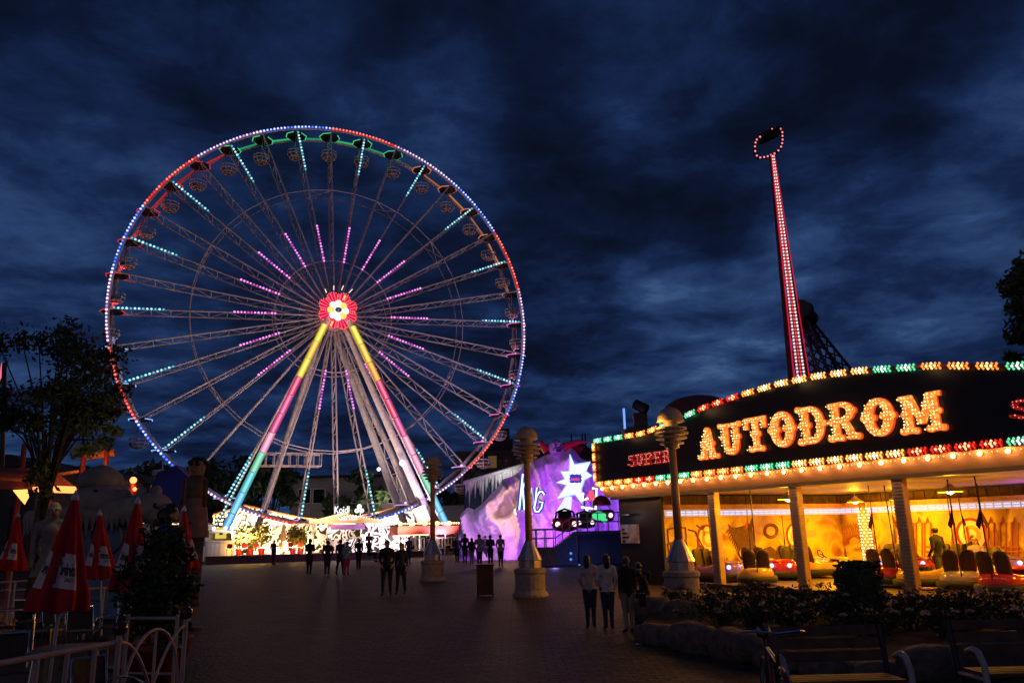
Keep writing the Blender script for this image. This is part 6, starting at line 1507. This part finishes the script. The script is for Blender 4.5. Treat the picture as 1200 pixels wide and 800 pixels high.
# ------------------------------------------------------------------ left side: ice hut, figures, tree, roofs
ID = 22.0
HS = mat('weathered_white_plaster', (.34, .31, .33), .8, c2=(.22, .20, .23), scale=3, bump=.8)  # white plaster toned down darker than the mountain's icicles
ih = empty('ice_hut', tuple(Vector((onx(120, 640, ID), ID, gz(ID)))), 0, 'blue ice hut kiosk with snowy icicle edge and polar bear head', 'kiosk')
IO = ih.location
def il(px, py, d=0): return at(px, py, ID + d) - IO
q = MB(); x0, x1 = il(48, 650).x, il(152, 650).x; zt = il(120, 613).z
q.box(((x0 + x1) / 2, .8, zt / 2 - .05), (x1 - x0, 1.6, zt + .1)); q.build('wall', M['ice'], ih)
q = MB(); rows = []
for i in range(25):
    f = i / 24; x = x0 - .45 + (x1 - x0 + 1.25) * f; row = []
    for k in range(14):
        a = 2 * math.pi * k / 14; nn = .10 * noise.noise(Vector((x * 1.3, math.cos(a) * 1.5, math.sin(a) * 1.5))); r_ = (.24 + .16 * f + nn) * (.75 if i in (0, 24) else 1)
        row.append(Vector((x, -.05 + r_ * 1.1 * math.cos(a), zt + .16 + .20 * f + r_ * math.sin(a))))
    rows.append(row)
q.grid(rows, closed=True); q.build('snow_ledge', HS, ih, smooth=True)
q = MB(); rn = random.Random(2); x = x0 - .3
while x < x1 + .2:
    q.cyl((x, -.38 + rn.uniform(-.04, .04), zt + .12), (x, -.38, zt + .12 - rn.uniform(.18, .46)), rn.uniform(.06, .11), .01, 6); x += rn.uniform(.09, .16)
q.build('icicles', HS, ih)
q = MB()                                                        # seated white snow figure on the roof
q.lathe([(.78, 0), (.80, .2), (.75, .42), (.62, .62), (.56, .70)], il(120, 600, .4), 20); q.lathe([(.58, 0), (.62, .16), (.52, .38), (.32, .54), (.12, .62), (.02, .64)], il(117, 572, .4), 20)
q.ball(il(96, 590, .1), .24, 10, 7, 0, (1.3, 1, .8)); q.ball(il(146, 584, .1), .20, 10, 7, 0, (1, 1, 1.3)); q.build('snow_figure', HS, ih, smooth=True)
q = MB(); q.ball(il(111, 577, -.22), .11, 12, 8, 0, (1.4, .6, .8)); q.build('dark_patch', M['dark'], ih)
q = MB(); q.ball(il(178, 595), .46, 14, 10, 0, (1.2, 1, .9)); q.ball(il(190, 603, -.1), .36, 12, 8, 0, (1.3, .9, .8)); q.ball(il(167, 577), .16, 8, 6); q.ball(il(184, 575), .15, 8, 6); q.build('bear_head', HS, ih, smooth=True)
q = MB(); q.ball(il(194, 604, -.42), .22, 10, 7); q.ball(il(182, 592, -.5), .07, 8, 5); q.ball(il(201, 596, -.2), .16, 10, 7); q.build('bear_mouth', M['black'], ih)
q = MB(); cc = il(123, 629, -.08)
q.path([cc + Vector((.42 * math.cos(a * .4), 0, .42 * math.sin(a * .4))) for a in range(16)], .06, 6, closed=True); q.cyl(cc + Vector((0, .06, 0)), cc + Vector((0, .04, 0)), .40, n=20); q.build('round_emblem', mat('blue_badge', (.12, .22, .40), .5), ih)
# white clad figure standing in front
P0 = Vector((onx(57, 660, 18.5), 18.5, gz(18.5)))
pl_ = empty('figure_plinth', tuple(P0), 0, 'dark round plinth under the white clad show figure', 'plinth'); q = MB(); q.lathe([(.5, -.05), (.5, .30), (.46, .32)], (0, 0, 0), 18); q.build('base', M['dark'], pl_); q = MB(); q.lathe([(.53, .12), (.53, .18)], (0, 0, 0), 18); q.build('band', M['steel'], pl_)
hfig = at(50, 587, 18.5).z - P0.z - .32
person((P0.x, P0.y, P0.z + .32), R(25), hfig, 'white clad show figure with cap reaching up beside the ice hut', cloth('worn_white_paint', (.33, .28, .25)), BLK, pose={'elr': (.17, -.04, .84), 'wrr': (.16, -.14, .95), 'hdr': (.15, -.16, 1.0)}, hairm=WHT, skirt=(.20, BEI), vox=.010)  # white of the figure toned down to a darker tone
# tall wooden man figure
TD = 26.0
tf = empty('tall_figure', tuple(Vector((onx(224, 650, TD), TD, gz(TD)))), 0, 'towering carved man figure with curly hair and long apron', 'statue')
def tl(px, py, d=0): return at(px, py, TD + d) - tf.location
zz = [tl(224, p).z for p in (682, 640, 625, 610, 583, 572, 560, 548, 538)]
q = MB(); c0 = 0
def ell(z, rx_, ry_, x=0): return [Vector((x + rx_ * math.cos(2 * math.pi * k / 18), ry_ * math.sin(2 * math.pi * k / 18), z)) for k in range(18)]
q.grid([ell(0, .34, .3), ell(zz[2], .36, .32), ell(zz[2] + .1, .1, .1)], closed=True); lg_ = q.build('legs', mat('dark_carved_wood', (.05, .04, .045), .7), tf, smooth=True)
q = MB(); q.grid([ell(zz[2] - .12, .50, .42), ell(zz[3], .44, .38), ell(zz[4], .34, .32)], closed=True); q.build('apron', mat('mauve_paint', (.24, .15, .17), .7), tf, smooth=True)
q = MB(); q.grid([ell(zz[4] - .03, .36, .34), ell(zz[5], .35, .33), ell(zz[6] - .05, .33, .30), ell(zz[6] + .08, .20, .2)], closed=True); q.cyl((-.30, -.05, zz[6] - .1), (-.36, -.1, zz[4] - .3), .11, .08, 8); q.cyl((.30, -.05, zz[6] - .1), (.36, -.1, zz[4] - .3), .11, .08, 8); q.build('torso', mat('brown_carved_wood', (.15, .085, .06), .7, c2=(.09, .05, .04), scale=6), tf, smooth=True)
q = MB(); q.grid([ell(zz[6], .17, .18), ell(zz[6] + .2, .22, .24), ell(zz[7], .25, .27), ell(zz[8] - .08, .22, .24), ell(zz[8], .04, .04)], closed=True); q.cyl((0, -.22, zz[7] - .02), (0, -.34, zz[7] - .14), .03, .05, 6)
q.build('head', mat('tan_carved_wood', (.30, .19, .13), .7), tf, smooth=True)
q = MB(); rn = random.Random(6)
for i in range(46):
    a = rn.random() * 6.28; f = rn.random() ** .6; q.ball((.31 * f * math.cos(a), .31 * f * math.sin(a) + .04, zz[8] - .02 - .16 * f * f + .04 * rn.random()), .075, 7, 5)
q.build('curls', M['hair'], tf)
# blue drape slide behind
q = MB(); bs_px = [(170, 640), (172, 585), (185, 553), (206, 545), (222, 560), (232, 600), (232, 640)]
q.prism(bs_px, lambda u, v, d: at(u, v, 52) + Vector((0, d, 0)), 0, 1.2); q = q
bl = empty('blue_tent', tuple(at(200, 640, 52)), 0, 'deep blue tent sheet behind the polar bear head', 'tent')
q.build('sheet', mat('deep_blue_sheet', (.02, .04, .30), .6, c2=(.01, .02, .12), scale=.6, bump=.5), bl, org=bl.location)
lamp(at(205, 620, 47), (.3, .4, 1), 60, .3)
# red beacon lamp
rbn = empty('beacon_lamp', tuple(at(154, 588, 36)), 0, 'small glowing orange red beacon lamp above the snow ledge', 'lamp')
q = MB(); q.ball((0, 0, .95), .15, 10, 7); q.ball((.14, -.1, .55), .09, 8, 6); q.build('glow_ball', emit('orange_glow', (1, .33, .1), 2.4), rbn)
q = MB(); q.cyl((0, 0, -2.5), (0, 0, .8), .13, n=8); q.cyl((-.15, 0, .4), (.25, 0, .5), .10, n=6); q.build('post', mat('glowing_red_post', (.6, .05, .02), .4), rbn); lamp(at(154, 566, 35.4), (1, .2, .05), 14, .1)
# carousel-like pavilion with lit eave at the left
lv = empty('lit_pavilion', tuple(Vector((onx(60, 640, 30), 30, gz(30)))), 0, 'dark red roofed pavilion with glowing orange eave at the far left', 'pavilion')
def ll(px, py, d=0): return at(px, py, 30 + d) - lv.location
og = emit('orange_eave_light', (1, .30, .07), 2.4, True)
q = MB(); q.path([ll(40, 571), ll(88, 573)], .10, 6); q.path([ll(40, 574), ll(86, 575.5)], .07, 6); q.build('eave_light', og, lv)
q = MB(); q.prism([(15, 574), (32, 573), (34, 582), (29, 591), (22, 583)], lambda u, v, d: ll(u, v, d), 0, .2); q.build('flame_light', emit('flame_light', (1, .40, .10), 2.2), lv)
q = MB(); q.prism([(-30, 573), (92, 573), (70, 556), (40, 548), (-30, 548)], lambda u, v, d: ll(u, v, d), .1, 5); q.build('roof', mat('dark_red_roof', (.16, .05, .04), .6, c2=(.09, .03, .03), scale=2), lv)
for px in (26, 64, 97, 124):
    q = MB(); a = ll(px, 545, 1.5); q.cyl((a.x, 1.5, -.1), (a.x, 1.5, ll(px, 520, 1.5).z), .10, n=8); q.build('post', mat('red_post_paint', (.22, .02, .015), .5), lv)
q = MB(); q.path([ll(-10, 560, -.3), ll(30, 562, -.3), ll(92, 552, 1)], .06, 5); q.path([ll(100, 535, 1.6), ll(135, 530, 1.6)], .14, 5); q.build('beam', mat('orange_beam_paint', (.5, .2, .05), .5), lv)
lamp(at(35, 582, 29), (1, .25, .06), 30, .15); lamp(at(75, 582, 29), (1, .25, .06), 60, .15); lamp(at(110, 545, 30.5), (1, .35, .1), 40, .2); lamp(at(20, 520, 33), (1, .3, .15), 20, .2)
q = MB(); q.path([at(1, 445, 31), at(4, 425, 31)], .07, 5); o = q.build('red_tube', emit('pink_red_tube', (1, .12, .2), 1.6)); tag(o, 'short glowing red tube light behind the tree at left edge', 'light')
q = MB(); q.cyl(at(2, 560, 31), at(5, 425, 31), .09, n=6); o = q.build('tube_mast', M['dark']); tag(o, 'dark mast carrying the red tube at left edge', 'mast')
# festoon over the hedge
fs = empty('light_string', tuple(at(185, 612, 24)), 0, 'string of warm lights above the hedge beside the tall figure', 'string lights')
q = MB()
for px in (168, 171): q.ball(at(px, 614, 24) - fs.location, .07, 8, 5)
for px in (178, 190, 206): q.box(at(px, 613.5, 24) - fs.location, (.20, .04, .045))
q.build('bulbs', emit('warm_string_bulb', (1, .72, .30), 2.2), fs); q = MB(); q.path([at(px, 612.5, 24) - fs.location for px in (140, 170, 190, 214, 226)], .015, 5); q.cyl(at(150, 613, 24.1) - fs.location, at(150, 690, 24.1) - fs.location, .04, n=6); q.cyl(at(222, 613, 24.1) - fs.location, at(222, 690, 24.1) - fs.location, .04, n=6); q.build('cable', M['dark'], fs)
# the big tree
P = Vector((onx(36, 640, 20), 20, gz(20)))
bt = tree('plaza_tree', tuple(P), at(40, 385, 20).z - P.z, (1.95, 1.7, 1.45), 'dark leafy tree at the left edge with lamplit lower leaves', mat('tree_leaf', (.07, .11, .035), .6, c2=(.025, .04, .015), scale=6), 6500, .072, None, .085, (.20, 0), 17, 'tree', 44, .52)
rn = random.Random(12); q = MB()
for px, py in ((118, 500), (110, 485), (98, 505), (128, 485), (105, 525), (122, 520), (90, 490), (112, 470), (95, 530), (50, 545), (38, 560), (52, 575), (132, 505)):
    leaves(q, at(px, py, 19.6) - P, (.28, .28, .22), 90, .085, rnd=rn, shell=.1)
q.build('lower_foliage', mat('tree_leaf_olive', (.13, .13, .05), .6, c2=(.07, .08, .03), scale=6), bt)  # paler leaf colour puts the lamplight into the lower leaves
q = MB()
for pts in ([(45, 520), (75, 490), (110, 480), (130, 488)], [(50, 530), (80, 515), (105, 515), (122, 515)], [(70, 498), (95, 505), (100, 525)], [(42, 560), (50, 550), (52, 570)]): q.path([at(px, py, 19.8) - P for px, py in pts], [.05, .035, .02, .012][:len(pts)], 5)
q.build('branch', M['bark'], bt)
lamp(at(112, 540, 18.6), (1, .8, .45), 9, .1)

# ------------------------------------------------------------------ street cafe in the foreground
RC = bpy.data.materials['red_cloth']; WC = mat('white_cloth_print', (.85, .70, .64), .9, var=.12); BLT = mat('black_print', (.015, .012, .012), .8)
def parasol(tip, bot, D, lab, rz=0.0, width=1.0, lettering=True):
    a = at(tip[0], tip[1], D); b = at(bot[0], bot[1], D); H = a.z - b.z; x = (a.x + b.x) / 2
    tilt = (a.x - b.x) / H
    t = empty('closed_parasol', (b.x, D, gz(D)), 0, lab, 'parasol', 'closed red parasols of the street cafe')
    zb = b.z - gz(D)
    NL = 7
    def surf(th, v, off=0.0):       # v 0 at tip .. 1 at hem
        r_ = (.035 + .29 * v ** .9 + .10 * max(0, v - .6) - .35 * max(0, v - .88)) * width * H / 1.55
        fold = 1 + .30 * v * math.sin(NL * th + 1.1 + .6 * math.sin(th * 2)) * .75 + .06 * math.sin(3 * th + 4 * v)
        hem = .035 * math.sin(NL * th + .5) * max(0, v - .8) * 5
        r_ = r_ * fold + off
        return Vector((r_ * math.cos(th + rz) + tilt * H * (1 - v), r_ * math.sin(th + rz), zb + H * (1 - v) + hem * H * .4))
    q = MB(); q.grid([[surf(2 * math.pi * k / 84, j / 22) for k in range(84)] for j in range(23)], closed=True); cn = q.build('canopy', RC, t, smooth=True)
    if lettering:
        for tc_, w_, (v0, v1) in ((-math.pi / 2 + .55, .52, (.50, .80)), (-math.pi / 2 - .72, .34, (.48, .80))):
            q = MB(); rows = []
            for j in range(13):
                v = v0 + (v1 - v0) * j / 12; row = []
                for k in range(17):
                    u = -1 + 2 * k / 16; sh = .06 * u; cornr = 1.0 if abs(j - 6) < 5 else .93
                    row.append(surf(tc_ + u * w_ * cornr, v + sh * .3, .006))
                rows.append(row)
            q.grid(rows); pn = q.build('printed_panel', WC, t, smooth=True)
            q = MB()
            f = lambda u, v, d: surf(tc_ + u * w_, v1 - (v1 - v0) * v + .018 * u, d)
            if w_ > .4:
                text_mb(q, 'Segafredo', lambda u, v, d: f(.10 + u * .34, .38 + v * .50, d), .013, 1.0, .02)
                text_mb(q, 'ZANETTI', lambda u, v, d: f(.30 + u * .17, .20 + v * .16, d), .013, 1.0, .0)
            else: text_mb(q, 'Segafredo', lambda u, v, d: f(u * .36, .42 + v * .40, d), .013, 1.0, .02)
            q.build('lettering', BLT, pn) if False else q.build('lettering', BLT, pn)
            if w_ > .4:
                q = MB()
                for L in ([(-.88, .1), (-.88, .9), (-.70, .96), (-.35, .98)], [(-.88, .72), (-.62, .74)]):
                    for (u0, v0_), (u1, v1_) in zip(L, L[1:]):
                        n = 5
                        for i in range(n):
                            a0, a1 = i / n, (i + 1) / n; pu0, pv0, pu1, pv1 = u0 + (u1 - u0) * a0, v0_ + (v1_ - v0_) * a0, u0 + (u1 - u0) * a1, v0_ + (v1_ - v0_) * a1
                            dx, dy = (.09, 0) if abs(u1 - u0) < abs(v1_ - v0_) else (0, .09)
                            q.add([f(pu0 - dx, pv0 - dy, .014), f(pu0 + dx, pv0 + dy, .014), f(pu1 + dx, pv1 + dy, .014), f(pu1 - dx, pv1 - dy, .014)], [(0, 1, 2, 3)])
                q.build('red_bracket', RC, pn)
    q = MB(); q.cyl((-tilt * zb, 0, 0), (tilt * H, 0, zb + H + .02), .022, n=10); q.build('pole', M['white_steel'], t)
    q = MB(); q.lathe([(.045, 0), (.05, .04), (.02, .10), (.005, .13)], (tilt * H, 0, zb + H - .03), 10); q.build('finial', M['white'], t)
    q = MB(); q.lathe([(.28, -.04), (.28, .05), (.05, .09)], (-tilt * zb, 0, 0), 16); q.build('base', M['dark'], t)
parasol((88, 583), (69, 716), 10.8, 'nearest and largest closed red parasol at the cafe fence', .0, 1.05)
parasol((161, 588), (152, 691), 13.6, 'closed red parasol in front of the potted hedge', .5, .95)
parasol((117, 602), (118, 678), 17.5, 'closed red parasol partly hidden behind the nearest one', .2)
parasol((21, 604), (14, 668), 20.5, 'closed red parasol at the left picture edge', -.2)
parasol((216, 597), (219, 668), 19, 'closed red parasol in front of the tall carved figure', .9, .8)
# fence
FM = mat('cream_fence_paint', (.66, .50, .42), .45, var=.15)
def tz(px, py, h):
    d = ray(px, py); y = (EYE - h) / (SLOPE - d.z); return Vector((d.x * y, y, gz(y)))
A_, B_, C_ = tz(140, 744, 1.05), tz(218, 725, 1.05), tz(-40, 778, 1.02)
def post(p, fen, ball=True):
    q = MB(); o = p - fen.location; q.cyl(o + Vector((0, 0, -.05)), o + Vector((0, 0, 1.05)), .030, n=8); q.build('post', FM, fen)
    if ball:
        q = MB(); q.ball(o + Vector((0, 0, 1.12)), .075, 14, 10); q.build('ball_finial', mat('dark_red_glass_ball', (.10, .012, .012), .12) if 'dark_red_glass_ball' not in bpy.data.materials else bpy.data.materials['dark_red_glass_ball'], fen, smooth=True)
f1 = empty('cafe_fence', tuple(A_), 0, 'cream metal cafe fence panel with crossing arches and ball finials', 'fence'); post(A_, f1); post(B_, f1)
def fpt(a, b, f, z): return a + (b - a) * f + Vector((0, 0, z)) - f1.location
q = MB()
for c0, w_ in ((.5, .5),):
    q.path([fpt(A_, B_, .06 + .88 * (.5 - .5 * math.cos(math.pi * i / 20)), .02 + 1.0 * math.sin(math.pi * i / 20) ** .75) for i in range(21)], .017, 8)
q.path([fpt(A_, B_, 0 + .62 * i / 14, .98 * math.cos(math.pi / 2 * i / 14) ** .8) for i in range(15)], .017, 8); q.path([fpt(A_, B_, 1 - .62 * i / 14, .98 * math.cos(math.pi / 2 * i / 14) ** .8) for i in range(15)], .017, 8)
q.cyl(fpt(A_, B_, .52, 0), fpt(A_, B_, .52, 1.0), .016, n=8); q.cyl(fpt(A_, B_, 0, .12), fpt(A_, B_, 1, .12), .016, n=8); q.build('arch_panel', FM, f1, smooth=True)
f2 = empty('cafe_fence', tuple(C_), 0, 'cream metal cafe fence with plain top rail at the lower left', 'fence')
q = MB(); q.cyl(C_ + Vector((0, 0, .98)) - f2.location, A_ + Vector((-.03, 0, .98)) - f2.location, .028, n=8); q.build('top_rail', FM, f2)
for f in (.05, .42, .62, .82):
    q = MB(); p = C_ + (A_ - C_) * f - f2.location; q.cyl(p + Vector((0, 0, -.05)), p + Vector((0, 0, .96)), .024, n=8); q.build('post', FM, f2)
f3 = empty('cafe_fence', tuple(gnd(150, 730)), 0, 'cream cafe fence section behind the arched panel by the hedge', 'fence'); G1, G2 = tz(146, 722, 1.0), tz(212, 727, 1.0)
G1 = tz(150, 724, .95); G2 = tz(208, 724, .95); o3 = f3.location; q = MB(); q.cyl(G1 + Vector((0, 0, .95)) - o3, G2 + Vector((0, 0, .95)) - o3, .022, n=8); q.build('rail', FM, f3); q = MB(); q.cyl(G1 + Vector((0, 0, .25)) - o3, G2 + Vector((0, 0, .25)) - o3, .018, n=8); q.build('rail', FM, f3)
for p in (G1, G2):
    q = MB(); q.cyl(p - o3, p + Vector((0, 0, 1.0)) - o3, .026, n=8); q.build('post', FM, f3)
f4 = empty('cafe_fence', tuple(tz(40, 692, 1.0)), 0, 'cream cafe fence section far behind the cafe tables', 'fence'); o4 = f4.location
H1, H2, H3 = tz(-20, 683, 1.0), tz(38, 680, 1.0), tz(130, 688, 1.0); q = MB(); q.cyl(H1 + Vector((0, 0, 1)) - o4, H2 + Vector((0, 0, 1)) - o4, .025, n=8); q.build('rail', FM, f4); q = MB(); q.cyl(tz(100, 690, 1) + Vector((0, 0, 1)) - o4, H3 + Vector((0, 0, 1)) - o4, .025, n=8); q.build('rail', FM, f4)
for p in (H2, tz(103, 690, 1.0), tz(122, 689, 1.0), tz(18, 682, 1.0)):
    q = MB(); q.cyl(p - o4, p + Vector((0, 0, 1.0)) - o4, .025, n=8); q.build('post', FM, f4)
# tables and chairs
def table(P, lab, rz=0):
    t = empty('cafe_table', tuple(P), rz, lab, 'table', 'dark cafe tables')
    q = MB(); q.box((0, 0, .735), (.80, .80, .028)); q.build('table_top', mat('dark_polished_top', (.10, .085, .10), .18, .3) if 'dark_polished_top' not in bpy.data.materials else bpy.data.materials['dark_polished_top'], t)
    q = MB(); q.path([(.405 * a, .405 * b, .735) for a, b in ((-1, -1), (1, -1), (1, 1), (-1, 1))], .012, 6, closed=True); q.build('edge_band', M['chrome'], t)
    for sx_ in (-1, 1):
        for sy_ in (-1, 1):
            q = MB(); q.cyl((.33 * sx_, .33 * sy_, .72), (.37 * sx_, .37 * sy_, 0), .016, n=8); q.build('leg', M['chrome'], t)
    return t
table(tz(85, 757, .75) , 'nearest cafe table under the largest parasol', .3); table(tz(30, 712, .75), 'cafe table at the left edge behind the fence', .1); table(tz(120, 702, .75), 'cafe table between the two front parasols', .4); table(tz(20, 690, .75), 'farthest cafe table at the left edge', .2)
def arm_chair():
    c = empty('cafe_chair'); wv = mat('woven_chair_mesh', (.13, .09, .06), .7, c2=(.07, .05, .035), scale=30)
    q = MB(); q.box((0, 0, .44), (.44, .44, .03)); q.build('seat', wv, c); q = MB(); q.grid([[Vector((x, .22 + .04 * math.cos(x * 5) + (z - .5) * .16, z)) for x in (-.2, -.1, 0, .1, .2)] for z in (.50, .65, .80, .86)]); q.build('backrest', wv, c)
    for s in (-1, 1):
        q = MB(); q.path([(.23 * s, -.22, 0), (.24 * s, -.20, .44), (.25 * s, -.19, .62), (.25 * s, -.05, .66), (.24 * s, .18, .66), (.22 * s, .26, .60)], .013, 6); q.build('arm_frame', M['chrome'], c, smooth=True)
        q = MB(); q.path([(.21 * s, .26, 0), (.21 * s, .22, .45), (.20 * s, .30, .88)], .013, 6); q.build('leg', M['chrome'], c, smooth=True)
    q = MB(); q.cyl((-.2, .30, .87), (.2, .30, .87), .013, n=6); q.build('top_tube', M['chrome'], c)
    return c
ac = arm_chair(); first = True
for px, py, rz, l in ((100, 710, 3.4, 'woven cafe chair facing away behind the nearest parasol'), (75, 706, 2.6, 'woven cafe chair left of the one behind the nearest parasol'), (15, 745, .6, 'woven cafe chair at the left edge beside the front fence'), (130, 772, 1.2, 'woven cafe chair behind the arched fence panel'), (40, 702, 3.0, 'woven cafe chair at the farther left table'), (128, 706, -.8, 'woven cafe chair nearest the second parasol pole')):
    c = ac if first else copy_tree(ac); first = False
    c.location = tz(px, py, .86); c.rotation_euler = (0, 0, rz); tag(c, l, 'chair', 'woven cafe chairs')
# potted hedge
for px, D, hh, w_, l in ((178, 13.0, 2.15, .55, 'left dark potted shrub beside the second parasol'), (205, 13.6, 2.0, .5, 'right dark potted shrub behind the arched fence'), (190, 12.4, 1.5, .5, 'lower potted shrub just behind the arched fence')):
    P = Vector((onx(px, 700, D), D, gz(D))); t = empty('potted_shrub', tuple(P), 0, l, 'potted shrub', 'dark potted shrubs by the fence')
    q = MB(); q.lathe([(.22, 0), (.30, .42), (.33, .44), (.33, .48), (.27, .46)], (0, 0, 0), 16); q.build('pot', mat('red_clay_pot', (.30, .06, .04), .6) if 'red_clay_pot' not in bpy.data.materials else bpy.data.materials['red_clay_pot'], t, smooth=True)
    rn = random.Random(int(px)); q = MB(); st = MB(); st.cyl((0, 0, .4), (0, 0, hh * .7), .04, .02, 6)
    for k in range(16):
        a = rn.random() * 6.28; z = rn.uniform(.6, hh); r_ = w_ * (1 - .5 * ((z - .6) / (hh - .6)) ** 2) * rn.random(); leaves(q, (r_ * math.cos(a), r_ * math.sin(a), z), (.24, .24, .26), 110, .055, rnd=rn, shell=.1); st.path([(0, 0, z * .7), (r_ * math.cos(a), r_ * math.sin(a), z)], [.015, .006], 4)
    st.build('stem', M['bark'], t); q.build('foliage', M['leaf'], t)
# remove nothing; done
